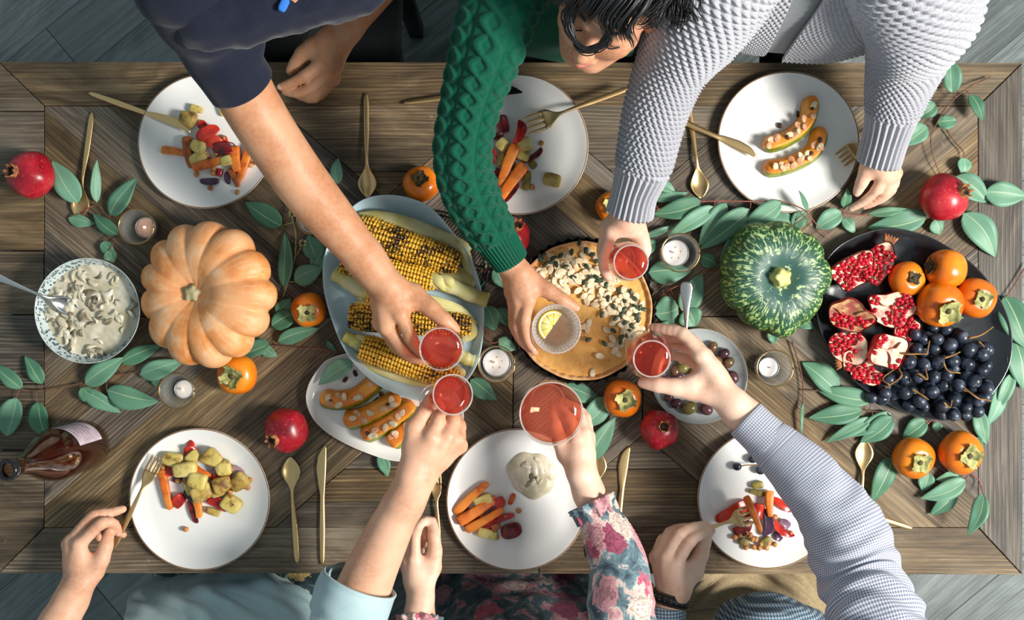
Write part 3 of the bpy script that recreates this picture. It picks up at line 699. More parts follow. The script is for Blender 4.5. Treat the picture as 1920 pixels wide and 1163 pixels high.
pomegranate(958, 443, 37, (.35, .5, .8), 'whole red pomegranate peeping out from under the green cuff', 5)
def persmat():
    m, nt, b = mat('persimmon_skin', (230, 130, 20), .28); loc, r = rnd(nt); v = tc(nt, loc=loc); n1 = noise(nt, v, 14, 4)
    c = ramp(nt, n1, [(.3, (206, 92, 12)), (.55, (230, 126, 18)), (.75, (238, 152, 40))]); nt.links.new(c, b.inputs['Base Color']); b.inputs['Coat Weight'].default_value = .25; return m
PERS = persmat(); SEPAL = speckled('persimmon_sepal', (150, 148, 84), (96, 100, 56), 60, .7, .4, .6, .4, .001, (190, 186, 120), 40)
HUSKD = speckled('dry_sepal', (92, 76, 44), (52, 42, 26), 60, .8)
def persimmon(px, py, rpx, up, label, hz=0.0, dry=False, squash=.78, group='whole persimmons', seed=0, cs=1.0):
    s = (CD - .03 - hz) / CD / PX; R = rpx * s; c = W(px, py, R * .6 + hz); c[2] = TT + hz
    t = thing('persimmon', label, 'persimmon', c, group); Q = orient(up)
    ph = np.linspace(0, np.pi, 24); H = R * squash
    prof = np.c_[R * np.sin(ph) ** .8, H * spow(np.cos(ph), .9) - H * .16 * np.exp(-(np.sin(ph) / .3) ** 2) * np.sign(np.cos(ph))]
    v = gridmesh(lathe(prof, 40, lambda th, v: 1 + .025 * np.cos(4 * th + seed) * np.sin(v * np.pi)))
    V = v[0] @ Q.T; zo = -V[:, 2].min(); V[:, 2] += zo; obj('skin', (V,) + v[1:], PERS, t, True)
    sm = HUSKD if dry else SEPAL
    for i in range(4):
        a = i * math.pi / 2 + .4 + seed; L = R * .62 * cs; rows = []
        for k in np.linspace(0, 1, 8):
            w = R * .30 * cs * math.sin(min(1, k * 1.15 + .18) * math.pi * .86) ** .7 + .0004; ss = np.linspace(-1, 1, 7); r_ = R * .08 + L * k * .82
            zz = H * (.90 + .06 * k) + R * .20 * cs * k ** 2 * (1 if i % 2 else .6) + R * .08 * cs * np.abs(ss) ** 2 * (k > .3) + R * .03 * np.sin(9 * k + 4 * ss)
            x = np.full(7, r_); y = ss * w; rows.append(np.c_[x * math.cos(a) - y * math.sin(a), x * math.sin(a) + y * math.cos(a), zz])
        T = np.array(rows); Bq = T - [0, 0, .0012]; P = np.concatenate([T, Bq[:, ::-1]], 1)
        v = gridmesh(P); obj('sepal', (v[0] @ Q.T + [0, 0, zo],) + v[1:], sm, t, True)
    v = lathe([(0, H * 1.02), (R * .07, H * 1.04), (R * .12, H * .98), (R * .16, H * .86)], 10); v = gridmesh(v); obj('stem_stub', (v[0] @ Q.T + [0, 0, zo],) + v[1:], HUSKD, t, True); return t
persimmon(790, 346, 34, (0, .28, 1), 'persimmon with a dark hollow top between a spoon and the green sleeve', dry=True, seed=1, cs=.8)
persimmon(580, 581, 33, (.05, -.25, 1), 'persimmon with a green calyx wedged between orange pumpkin and blue platter', seed=2)
persimmon(446, 702, 38, (-.12, -.1, 1), 'bright persimmon beneath the orange pumpkin near a lit tealight', seed=3)
persimmon(1166, 747, 36, (.12, -.05, 1), 'persimmon below the tart beside the olive plate', seed=4)
persimmon(1710, 858, 39, (.12, -.2, 1), 'persimmon nearer the gold spoon, of the pair below the black platter', seed=5, cs=.9)
persimmon(1798, 848, 41, (.2, -.1, 1), 'persimmon nearer the table edge board, of the pair below the black platter', seed=6, cs=.95)
persimmon(1146, 388, 30, (0, 0, 1), 'persimmon almost hidden beneath the grey ribbed cuff', seed=7)
gp = 'persimmons on the black platter'
persimmon(1698, 524, 34, (.2, .05, 1), 'smallest persimmon on the black platter, touching a pomegranate half', .012, group=gp, seed=8, cs=.6, dry=True)
persimmon(1768, 505, 37, (-.95, .15, .35), 'persimmon lying on its side on the black platter', .012, True, .95, gp, 9, .7)
persimmon(1757, 571, 43, (.12, -.38, .9), 'largest persimmon on the black platter, with a frayed calyx', .012, group=gp, seed=10, squash=.85)
persimmon(1827, 559, 38, (.05, -.1, 1), 'persimmon on the black platter closest to its outer rim', .012, group=gp, seed=11, cs=.8)
# ---------------------------------------------------------------- tart in its black fluted pan
PAN = mat('black_tart_tin', (26, 27, 28), .3, .7)[0]
tcx = W(1092, 583, .025); tcx[2] = TT; s_ = (CD - .025) / CD / PX; Rt = 137 * s_
tn = thing('tart_tin', 'black fluted tart tin under the pumpkin tart', 'tin', tcx)
fl = lambda th, v: 1 + .018 * np.cos(46 * th) * np.clip(v * 3 - .3, 0, 1) * np.clip(3 - v * 3.2, 0, 1)
obj('shell', gridmesh(lathe([(0, .001), (Rt * .9, .001), (Rt * .945, .003), (Rt * .985, .027), (Rt * 1.0, .0275), (Rt * 1.002, .026), (Rt * .96, .0), (Rt * .9, 0), (0, 0)], 276, fl) + tcx), PAN, tn)
CRUST = speckled('baked_crust', (216, 160, 104), (186, 118, 64), 70, .75, .4, .65, .9, .004, (224, 176, 122), 22)
tart = thing('pumpkin_tart', 'round pumpkin tart scattered with almond flakes and green seeds', 'tart', tcx + [0, 0, .002])
fl2 = lambda th, v: 1 + .012 * np.cos(46 * th) * np.clip(v * 4 - 2.2, 0, 1) + .004 * np.sin(13 * th)
obj('crust', gridmesh(lathe([(0, .003), (Rt * .88, .003), (Rt * .93, .006), (Rt * .956, .027), (Rt * .948, .0315), (Rt * .925, .0305), (Rt * .90, .024), (Rt * .885, .018), (0, .018)], 276, fl2) + tcx), CRUST, tart)
FILL = speckled('pumpkin_filling', (232, 176, 94), (214, 148, 66), 55, .5, .38, .62, .7, .0035, (232, 178, 96), 14, sss=.1)
obj('filling', disc_relief(tcx, Rt * .905, TT + .0225, .0013, 140, 60, 130, 8, .004), FILL, tart)
ALM = speckled('almond_flake', (236, 218, 184), (222, 196, 156), 70, .6, sss=.1); ALMT = speckled('toasted_almond', (232, 188, 148), (206, 142, 100), 80, .6)
SEED = speckled('pumpkin_seed', (64, 76, 50), (44, 56, 40), 90, .45, .4, .6, .2, .0005)
def flake_mesh(L, Wd, seed):
    P = lathe([(0, .0010), (.35, .0012), (.48, .0008), (.5, 0), (.48, -.0004), (0, -.0004)], 14, lambda t, v: 1 + .06 * np.cos(2 * t + seed)); P[..., 0] *= L; P[..., 1] *= Wd; P[..., 0] *= 1 - P[..., 1:2][..., 0] * 0
    P[..., 2] += .0012 * np.cos(P[..., 0] / L * 3 + seed) ; return gridmesh(P)
FLK = [mesh('almond_flake', flake_mesh(.0165 + .001 * i, .0112 + .0006 * (i % 3), i)) for i in range(5)]
for f in FLK: f.materials.append(ALM)
FLT = [mesh('almond_flake_toasted', flake_mesh(.0165, .0115, i + 9)) for i in range(3)]
for f in FLT: f.materials.append(ALMT)
SDM = mesh('pumpkin_seed', lump(.0145, .0082, .0032, 1.0, 12, 8, 0, 1, 0, .15)); SDM.materials.append(SEED)
def child(me, parent, w, name, rot): 
    o = bpy.data.objects.new(name, me); COL.objects.link(o); o.parent = parent; o.location = tuple(np.array(w) - LOC[parent]); o.rotation_euler = rot; return o
rs = random.Random(21)
def seg_pt(poly): 
    k = rs.random() * (len(poly) - 1); i = int(k); f = k - i; a, b_ = poly[i], poly[i + 1]
    return a[0] + (b_[0] - a[0]) * f, a[1] + (b_[1] - a[1]) * f
arc = [(1004, 497), (1050, 512), (1085, 512), (1110, 530), (1130, 545), (1150, 560), (1165, 590), (1172, 620), (1160, 650)]
pts = []
tries = 0
while len(pts) < 165 and tries < 9000:
    tries += 1
    x, y = seg_pt(arc); wd = 20 + 10 * math.sin((x - 1000) / 60.0); x += rs.gauss(8, wd * .8); y += rs.gauss(-2, wd * .75)
    if math.hypot(x - 1092, y - 583) > 118 or math.hypot(x - 1043, y - 617) < 56: continue
    if min([math.hypot(x - a, y - b_) for a, b_ in pts] or [99]) < 5.6: continue
    pts.append((x, y))
for i, (x, y) in enumerate(pts):
    z = TT + .0252 + .0017 * (i % 4)
    w = W(x, y, .026); w[2] = z; child(FLK[i % 5], tart, w, 'almond_flake', (rs.uniform(-.28, .28), rs.uniform(-.28, .28), rs.uniform(0, 6.28)))
for x, y in [(1075, 608), (1096, 612), (1104, 606), (1101, 618), (1154, 655), (1082, 615), (1111, 700), (1062, 476), (1040, 490), (1093, 462)]:
    w = W(x, y, .026); w[2] = TT + .0255; child(FLK[rs.randrange(5)], tart, w, 'almond_flake', (rs.uniform(-.2, .2), rs.uniform(-.2, .2), rs.uniform(0, 6.28)))
for x, y in [(1086, 455), (1072, 473), (1098, 470), (1038, 484), (1030, 492), (1016, 488), (1022, 497), (1043, 496), (1012, 482), (1110, 478), (1118, 520), (1122, 527), (1108, 520), (1130, 525), (1172, 566), (1190, 560), (1200, 577), (1166, 590), (1154, 597), (1172, 605), (1178, 622), (1165, 632), (1163, 640), (1176, 628), (1103, 637), (1133, 644), (1197, 600), (1207, 580), (1160, 480), (1145, 500), (1195, 590), (1020, 478), (1140, 560), (1128, 590), (1150, 575), (1182, 548), (1190, 575), (1100, 500), (1060, 500), (1075, 520), (1050, 480), (1120, 490), (1150, 620), (1185, 612), (1170, 580), (1136, 535), (1095, 530), (1160, 545)]:
    w = W(x, y, .028); w[2] = TT + .0310; child(SDM, tart, w, 'pumpkin_seed', (rs.uniform(-.2, .2), rs.uniform(-.2, .2), rs.uniform(0, 6.28)))
# ---------------------------------------------------------------- corn
def cornmat(name, thr):
    m, nt, b = mat(name, (226, 170, 40), .35); loc, r = rnd(nt); v = tc(nt, loc=loc); big = noise(nt, v, 22, 3); fine = noise(nt, v, 190, 3, .6)
    c = ramp(nt, fine, [(.3, (216, 150, 28)), (.55, (240, 190, 56)), (.75, (246, 214, 110))])
    k = ramp(nt, math_(nt, 'ADD', math_(nt, 'MULTIPLY', fine, .62), math_(nt, 'MULTIPLY', big, .5)), [(thr, (0, 0, 0)), (thr + .06, (255, 255, 255))])
    c = mixc(nt, k, c, lin(44, 28, 16)); nt.links.new(c, b.inputs['Base Color']); b.inputs['Coat Weight'].default_value = .3; return m
CORN = cornmat('grilled_kernels', .60); CORNB = cornmat('charred_kernels', .535); COB = mat('cob_core', (120, 76, 24), .8)[0]
HUSK = speckled('dry_husk', (196, 184, 116), (170, 160, 92), 14, .6, .35, .65, .3, .002, (206, 198, 150), 26)
HUSKB = speckled('pale_husk', (214, 206, 150), (192, 186, 110), 20, .6, .35, .65, .3, .002)
KSTEM = speckled('corn_stalk', (198, 194, 120), (176, 172, 84), 18, .5, .4, .6, .2, .001, (208, 204, 160), 20)
KNOB = lump(1, 1, 1, .75, 8, 5)
def corn(a, b_, rpx, h, label, seed):
    A, B = W(a[0], a[1], h), W(b_[0], b_[1], h); d = B - A; L = np.linalg.norm(d); x = d / L; y = np.array([-x[1], x[0], 0]); z = np.array([0, 0, 1.0]); R = rpx * (CD - h) / CD / PX
    base = (A + B) / 2; base[2] = TT + h - R; t = thing('corn_cob', label, 'corn', base, 'grilled corn cobs')
    rsd = random.Random(seed); nrow = 16; nk = int(L / .0062)
    prof = lambda u: R * math.sqrt(max(.02, 1 - .62 * max(0, (u - .80) / .20) ** 2.2)) * (1 - .14 * max(0, (u - .3) / .7)) * (1 - .18 * max(0, (.10 - u) / .10))
    obj('cob', tube([A + d * k for k in np.linspace(0, 1, 12)], [prof(k) * .86 for k in np.linspace(0, 1, 12)], 14), COB, t)
    g = G()
    for i in range(nk):
        u = (i + .5) / nk
        for j in range(nrow):
            an = 2 * math.pi * (j + .5 * (0)) / nrow + .15 * math.sin(u * 5 + seed) + rsd.uniform(-.03, .03); r_ = prof(u) * .93
            out = math.cos(an) * y + math.sin(an) * z
            if out[2] < -.55: continue
            tn_ = np.cross(out, x); sc = np.array([.0066, 2 * math.pi * r_ / nrow * 1.02, .006]) * rsd.uniform(.9, 1.05)
            Vk = (KNOB[0] * sc) @ np.stack([x, tn_, out]) + A + x * (u * L) + out * (r_ + rsd.uniform(-.0004, .0006)); g.add((Vk, KNOB[1]))
    obj('kernels', g.get(), CORNB if seed in (1, 3) else CORN, t, kind='stuff'); return t
def husk(t, pts, w, h, name='husk_leaf', m=HUSK, curl=.5, seed=0):
    c = cr(Wl([(x, y, hh) for (x, y, hh) in pts]), 18); tt, B, N = frames(c); s = np.linspace(-1, 1, 9); k = np.linspace(0, 1, 18)
    wd = np.interp(k, [0, .12, .5, .85, 1], [.55, .9, 1, .75, .25]) * w
    T = c[:, None] + B[:, None] * (s[None, :] * wd[:, None])[..., None] + N[:, None] * (curl * wd[:, None] * (s[None, :] ** 2 - .5) * -1 + .0012 * np.cos(s * 14 + seed)[None, :])[..., None]
    P = np.concatenate([T, T[:, ::-1] - [0, 0, .0011]], 1); obj(name, gridmesh(P), m, t)
def stalk(t, pts, r):
    c = cr(Wl(pts), 20); k = np.linspace(0, 1, 20); rr = np.interp(k, np.linspace(0, 1, len(r)), r) * (1 + .05 * np.cos(k * 19)); obj('stalk', tube(c, rr, 12), KSTEM, t)
h0 = .063
c1 = corn((672, 428), (862, 496), 30, h0, 'topmost charred corn cob on the blue platter', 1)
husk(c1, [(672, 408, .058), (740, 418, .066), (820, 445, .060), (884, 466, .05)], .019, 0, seed=1, curl=.3); husk(c1, [(800, 505, .046), (850, 515, .05), (890, 536, .05)], .021, 0, seed=2, m=HUSK); husk(c1, [(790, 440, .05), (860, 462, .05), (884, 520, .046)], .014, 0, seed=3, m=HUSKB)
c2 = corn((640, 492), (818, 528), 26, .060, 'corn cob with a thick bare stalk, second from the top', 2)
stalk(c2, [(806, 524, .062), (845, 536, .06), (880, 552, .058), (915, 564, .056)], [.016, .0165, .0145, .014, .0135])
husk(c2, [(806, 518, .075), (824, 528, .08), (838, 545, .07)], .011, 0, m=HUSKB, seed=3); husk(c2, [(822, 520, .073), (842, 528, .08), (850, 548, .068)], .010, 0, m=HUSKB, seed=4)
c5 = corn((690, 552), (775, 575), 22, .056, 'corn cob almost hidden under the hand, only its stalk showing', 5)
stalk(c5, [(700, 556, .06), (672, 540, .062), (648, 524, .06), (627, 512, .058)], [.013, .016, .017, .015, .014]); husk(c5, [(632, 505, .066), (670, 535, .07), (700, 570, .06)], .010, 0, seed=5); husk(c5, [(668, 546, .06), (690, 565, .064), (712, 585, .056)], .011, 0, seed=6, m=HUSKB)
c3 = corn((655, 592), (884, 612), 27, h0, 'blackened corn cob running under the fingers, third from the top', 3)
husk(c3, [(664, 572, .07), (720, 578, .074), (790, 575, .07), (850, 590, .066), (895, 605, .05)], .012, 0, seed=7); husk(c3, [(700, 562, .066), (780, 560, .072), (850, 575, .066), (888, 598, .05)], .010, 0, m=HUSKB, seed=8); husk(c3, [(880, 600, .056), (886, 625, .05), (865, 640, .046)], .010, 0, seed=9)
c4 = corn((678, 650), (862, 714), 27, .061, 'lowest corn cob on the blue platter, the least charred', 4)
stalk(c4, [(688, 652, .06), (668, 642, .06), (646, 630, .06)], [.012, .013, .011]); husk(c4, [(655, 660, .045), (700, 690, .046), (770, 715, .046), (830, 722, .046)], .008, 0, m=HUSKB, seed=10)
husk(c4, [(666, 632, .066), (690, 640, .07), (715, 640, .06)], .009, 0, m=HUSKB, seed=11); stalk(c4, [(850, 660, .056), (872, 672, .056), (888, 677, .054)], [.012, .0135, .0115]); husk(c4, [(846, 690, .062), (865, 700, .066), (860, 716, .05)], .009, 0, seed=12)
# ---------------------------------------------------------------- squash wedges
SQF = speckled('roast_squash_flesh', (242, 150, 48), (226, 116, 28), 40, .4, .35, .65, .3, .0015, (240, 164, 66), 20, sss=.15)
SQS = speckled('squash_skin', (150, 152, 34), (104, 118, 28), 50, .4, .4, .6, .1, .001)
SQDK = speckled('burnt_bit', (92, 52, 30), (48, 28, 20), 90, .7)
def sharpen(sec, f=.07):
    o = []
    for i in range(len(sec)):
        p, c, n = sec[i - 1], sec[i], sec[(i + 1) % len(sec)]; o += [c + (p - c) * f, c + (n - c) * f]
    return np.array(o)
def wedge(pts, w, h, z, label, group, seed, nf=9, skin=-1, name='squash_wedge'):
    c = cr(np.array([[*W(x, y, z + h * .5)[:2], TT + z + h * .42] for x, y in pts]), 24); base = c.mean(0); base[2] = TT + z
    t = thing(name, label, 'squash', base, group); tt, B, N = frames(c)
    k = np.linspace(0, 1, 24); e = np.minimum(1, np.minimum(k, 1 - k) * 14) ** .6; e = .42 + .58 * e
    # triangular-ish wedge section: flesh ridge, skin on one side
    sec = np.array([(-1, -.42), (-.96, -.25), (-.50, .42), (.48, .66), (.60, .52), (.9, -.1), (.95, -.42), (.1, -.45)]); sec[:, 0] *= -skin; sec = sharpen(sec)
    rsd = np.random.RandomState(seed); P = c[:, None] + B[:, None] * (sec[None, :, 0] * (w * .5 * e)[:, None])[..., None] + N[:, None] * (sec[None, :, 1] * (h * e)[:, None])[..., None]
    P = P + .0012 * snoise(P, 130, seed)[..., None]; P = np.concatenate([P[:1].mean(1, keepdims=True) + 0 * P[:1], P, P[-1:].mean(1, keepdims=True) + 0 * P[-1:]])
    obj('flesh', gridmesh(P), SQF, t)
    sk = np.array([(.50, .52), (.70, .32), (.93, -.08), (.985, -.43), (.90, -.46), (.86, -.1), (.6, .3)]); sk[:, 0] *= -skin
    P2 = c[:, None] + B[:, None] * (sk[None, :, 0] * (w * .5 * e * 1.04)[:, None])[..., None] + N[:, None] * (sk[None, :, 1] * (h * e)[:, None])[..., None]
    P2 = P2 + .0012 * snoise(P2, 130, seed)[..., None]; obj('skin', gridmesh(P2), SQS, t, label='green-yellow squash skin')
    r2 = random.Random(seed)
    for i in range(nf):
        k_ = r2.uniform(.06, .94); j = int(k_ * 23); u = r2.uniform(-.55, .4) * -skin; q = c[j] + B[j] * u * w * .5 + N[j] * (h * (.54 - .24 * u * skin) + .0005)
        me = r2.choice(FLT + FLT + FLK[:2]); child(me, t, q + [0, 0, .0015], 'almond_flake', (r2.uniform(-.4, .4), r2.uniform(-.4, .4), r2.uniform(0, 6.28)))
    for i in range(max(1, nf // 5)):
        j = r2.randrange(3, 21); q = c[j] + N[j] * h * .62; v = lump(.010, .007, .006, .8, 8, 6, .3, 200, seed + i); obj('burnt_bit', xf(v, q, r2.uniform(0, 6)), SQDK, t)
    return t
gw = 'squash wedges on the white platter'
wedge([(600, 744), (630, 752), (665, 745), (690, 728), (712, 708)], .038, .026, .008, 'squash wedge curving at the upper end of the white platter', gw, 1)
wedge([(644, 790), (680, 782), (715, 765), (750, 745)], .040, .026, .008, 'squash wedge second in the row on the white platter', gw, 2)
wedge([(678, 818), (705, 805), (740, 785), (775, 757)], .040, .026, .008, 'squash wedge third in the row on the white platter', gw, 3)
wedge([(730, 834), (750, 815), (775, 795), (800, 778)], .042, .026, .008, 'squash wedge disappearing under the wrist on the white platter', gw, 4, 6)
gw = 'squash crescents on the plate'
wedge([(1432, 272), (1460, 265), (1490, 250), (1514, 225), (1524, 180)], .034, .026, .008, 'upper squash crescent with almond flakes on the dinner plate', gw, 5, 14)
wedge([(1432, 316), (1465, 312), (1500, 300), (1528, 280), (1541, 238)], .034, .024, .008, 'lower squash crescent with almond flakes on the dinner plate', gw, 6, 16)
def bit(x, y, L, w, label, m=SQDK, z=.008, rz=0.0, name='burnt_bit', cat='crumb', group=None, seed=1, hh=.005):
    p = W(x, y, z); o = obj(name, xf(lump(L, w, hh, .8, 9, 6, .25, 200, seed), p + [0, 0, hh / 2], rz), m, org=p); return tag(o, label, cat, group)
bit(1462, 236, .010, .012, 'brown burnt flake lying above the upper squash crescent'); bit(1495, 214, .005, .014, 'thin dark burnt sliver beside the tip of the upper crescent', seed=3)
for i, (x, y, l, lb) in enumerate([(628, 708, .016, 'largest dark morsel under the eucalyptus leaf on the white platter'), (648, 712, .014, 'dark morsel between the leaf and the curving squash wedge'), (666, 700, .015, 'dark morsel touching the blue platter rim'), (646, 700, .010, 'tiny dark crumb beside the leaf on the white platter'), (705, 752, .018, 'long dark morsel between the first and second squash wedges'), (715, 740, .012, 'dark morsel above the second squash wedge')]): bit(x, y, l, .009, lb, rz=i, z=.010, group='burnt morsels on the white platter', seed=i)
# ---------------------------------------------------------------- roasted vegetables, one object each
CARR = speckled('roast_carrot', (222, 112, 30), (160, 66, 18), 70, .4, .46, .7, .2, .001, (232, 140, 52), 24)
CARD = speckled('browned_carrot', (184, 96, 34), (120, 62, 28), 60, .5, .4, .65, .3, .001)
PEPR = speckled('roast_red_pepper', (184, 30, 26), (140, 20, 24), 40, .25, .4, .65, .2, .001, (206, 60, 40), 30)
PEPD = speckled('dark_roast_pepper', (128, 28, 28), (62, 22, 26), 60, .28, .4, .62, .3, .001)
PEPO = speckled('roast_orange_pepper', (218, 104, 34), (186, 70, 24), 50, .35)
POTA = speckled('roast_potato', (204, 182, 96), (140, 104, 44), 75, .5, .48, .64, .35, .0015, (218, 200, 124), 28)
POTD = speckled('browned_potato', (186, 150, 70), (112, 78, 36), 70, .5, .4, .62, .4, .0015, (200, 176, 96), 30)
OLIV = speckled('olive_vegetable', (148, 134, 56), (104, 92, 40), 60, .45, .4, .62, .3, .001)
ONIO = speckled('purple_onion', (84, 52, 76), (48, 32, 50), 40, .3, .4, .62, .1, .001)
ONIL = speckled('pale_purple_onion', (170, 140, 150), (130, 98, 120), 40, .3)
CHIC = speckled('roast_chickpea', (206, 146, 84), (170, 104, 56), 90, .5, .4, .66, .3, .0006)
CHME = mesh('chickpea', lump(.0132, .0110, .0108, 1, 12, 8, .12, 240, 4)); CHME.materials.append(CHIC)
KM = dict(c=(CARR, 'carrot_stick', 'carrot'), d=(CARD, 'carrot_stick', 'carrot'), p=(PEPR, 'pepper_piece', 'pepper'), q=(PEPD, 'pepper_piece', 'pepper'), g=(PEPO, 'pepper_piece', 'pepper'),
          t=(POTA, 'potato_chunk', 'potato'), u=(POTD, 'potato_chunk', 'potato'), v=(OLIV, 'vegetable_chunk', 'vegetable'), o=(ONIO, 'onion_petal', 'onion'), l=(ONIL, 'onion_petal', 'onion'))
vc = [0]
def veg(k, ax, ay, bx, by, w, z, label, group=None):
    """a piece running from pixel a to b, w wide, its underside z above the table"""
    vc[0] += 1; sd = vc[0]; m, name, cat = KM[k]; L = plen((ax, ay), (bx, by), z, z); wd = M(w); p = (W(ax, ay, z + .006) + W(bx, by, z + .006)) / 2; p[2] = TT + z
    r = random.Random(sd); an = math.atan2(-(by - ay), bx - ax)
    if k in 'cd': v = lump(L, wd, wd * .80, .36, 16, 13, .07, 130, sd, .18, r.uniform(-.003, .003), ex=.34); H = wd * .8
    elif k in 'tuv': H = min(wd, L) * .72; v = lump(L, wd, H, .42, 16, 10, .20, 95, sd, r.uniform(-.25, .25), ex=.45)
    else: H = min(wd, L) * .38; v = lump(L, wd, H, .5, 16, 12, .16, 150, sd, r.uniform(-.2, .2), r.uniform(-.006, .006) * (L / .03), ex=.7)
    if k in 'pqgol':
        V = np.array(v[0]); V[:, 2] += .25 * H * np.cos(V[:, 0] / L * 5) + H * .5 * (V[:, 1] / wd * 2) ** 2; v = (V,) + tuple(v[1:])
    V = np.array(v[0]); V[:, 2] -= V[:, 2].min(); v = (V,) + tuple(v[1:])
    tilt = 0.0 if z < .0095 else r.uniform(-.12, .12)
    return tag(obj(name, xf(v, p, an, 0, tilt), m, org=p), label, cat, group)
def peas(pts, label, group, z=.0125):
    for i, (x, y) in enumerate(pts):
        o = bpy.data.objects.new('chickpea', CHME); COL.objects.link(o); zz = z if not isinstance(z, list) else z[i]
        w = W(x, y, zz); o.location = tuple(w); o.rotation_euler = (i * 1.3, i * .7, i * 2.1); tag(o, label, 'chickpea', group)
def zl(px0, py0, sc, pts): return [(px0 + x / sc, py0 + y / sc) for x, y in pts]
PZ = .0075
# plate under the bare arm
for a in [('c', 303, 280, 349, 288, 14, PZ, 'carrot stick pointing away from the pile toward the knife handle side'), ('d', 350, 257, 359, 317, 16, PZ, 'browned carrot slab standing at the edge of the pile under the arm'),
          ('t', 358, 270, 384, 282, 24, .014, 'herbed potato lump on the pile, next to the browned carrot slab'), ('t', 360, 305, 386, 290, 22, PZ, 'potato piece under the orange carrot on the plate beneath the arm'),
          ('c', 362, 316, 424, 297, 15, .016, 'carrot stick lying across the pile on the plate beneath the arm'), ('c', 438, 275, 446, 323, 20, PZ, 'thick carrot stick beside the arm'), ('c', 471, 272, 447, 340, 15, PZ, 'long slanting carrot nearest the bare forearm'),
          ('d', 432, 316, 447, 351, 12, PZ, 'short browned carrot below the thick one near the arm'), ('p', 369, 262, 409, 238, 22, .018, 'red pepper strip topmost on the plate beneath the arm'), ('p', 378, 258, 418, 274, 26, .014, 'red pepper square in the middle of the pile under the arm'),
          ('q', 396, 280, 440, 276, 22, .018, 'dark-edged red pepper piece pointing toward the arm'), ('p', 371, 240, 385, 229, 15, PZ, 'small red pepper scrap at the top of the pile beneath the arm'), ('p', 404, 322, 416, 325, 16, PZ, 'small bright red pepper bit next to a purple onion'),
          ('u', 339, 219, 366, 230, 28, PZ, 'lone potato chunk beside the knife tip'), ('t', 357, 202, 380, 208, 13, PZ, 'little potato stub above the knife tip'), ('t', 414, 305, 434, 298, 18, .016, 'yellow potato slice at the end of the crossing carrot'), ('t', 411, 190, 420, 218, 12, PZ, 'potato sliver half hidden by the bare arm'),
          ('o', 373, 340, 411, 340, 13, PZ, 'dark purple onion crescent at the foot of the pile under the arm'), ('o', 427, 318, 426, 346, 11, PZ, 'upright purple onion sliver near the slanting carrots'), ('p', 418, 255, 424, 270, 14, .010, 'small red pepper strip between the pile and the arm')]: veg(*a)
peas(zl(0, 0, 2.908, [(1170, 740), (1222, 752), (1180, 840), (1210, 832), (1243, 832), (1165, 918), (1160, 945), (1145, 1025), (1295, 1050), (1365, 900), (1398, 885), (1400, 835), (1372, 868), (1130, 852), (1070, 950), (1225, 862)]), 'roasted chickpea scattered on the plate beneath the bare arm', 'chickpeas beneath the arm')
# plate behind the green sleeve
for a in [('q', 930, 236, 955, 232, 34, PZ, 'dark roasted tomato piece against the green sleeve'), ('p', 981, 226, 966, 272, 18, .024, 'red carrot-like piece speared by the fork'), ('c', 967, 271, 938, 348, 19, .018, 'orange carrot below the speared red piece'), ('c', 984, 309, 936, 374, 20, .018, 'thick orange carrot in the pile behind the green sleeve'),
          ('q', 917, 255, 944, 253, 14, PZ, 'dark red strip between sleeve and potato, upper one'), ('q', 1019, 279, 978, 305, 12, .016, 'charred red strip pointing to the open side of the plate'), ('q', 938, 382, 972, 344, 14, PZ, 'dark red strip under the thick carrot'), ('p', 921, 268, 919, 315, 12, PZ, 'bright red strip along the green sleeve'), ('q', 918, 318, 934, 340, 30, PZ, 'dark roasted piece at the sleeve edge below the strip'),
          ('t', 935, 280, 950, 263, 22, .012, 'herbed potato lump left of the speared piece'), ('t', 972, 275, 996, 268, 22, .012, 'potato lump right of the speared piece'), ('t', 940, 286, 940, 314, 15, PZ, 'narrow potato piece beside the orange carrot'), ('t', 970, 288, 992, 296, 20, .012, 'potato piece under the charred strip'), ('v', 990, 320, 985, 356, 14, PZ, 'olive-green stick at the low end of the pile'),
          ('v', 992, 302, 1004, 314, 14, PZ, 'small olive-green chunk near the charred strip'), ('u', 1019, 333, 1052, 342, 25, PZ, 'lone browned potato chunk near the rim'), ('v', 950, 290, 964, 318, 16, .009, 'olive-green lump between the two orange carrots')]: veg(*a)
peas(zl(640, 0, 2.908, [(885, 712), (890, 825), (965, 830), (1090, 780), (1040, 1020), (990, 800), (860, 850)]), 'roasted chickpea scattered on the plate behind the green sleeve', 'chickpeas behind the green sleeve')
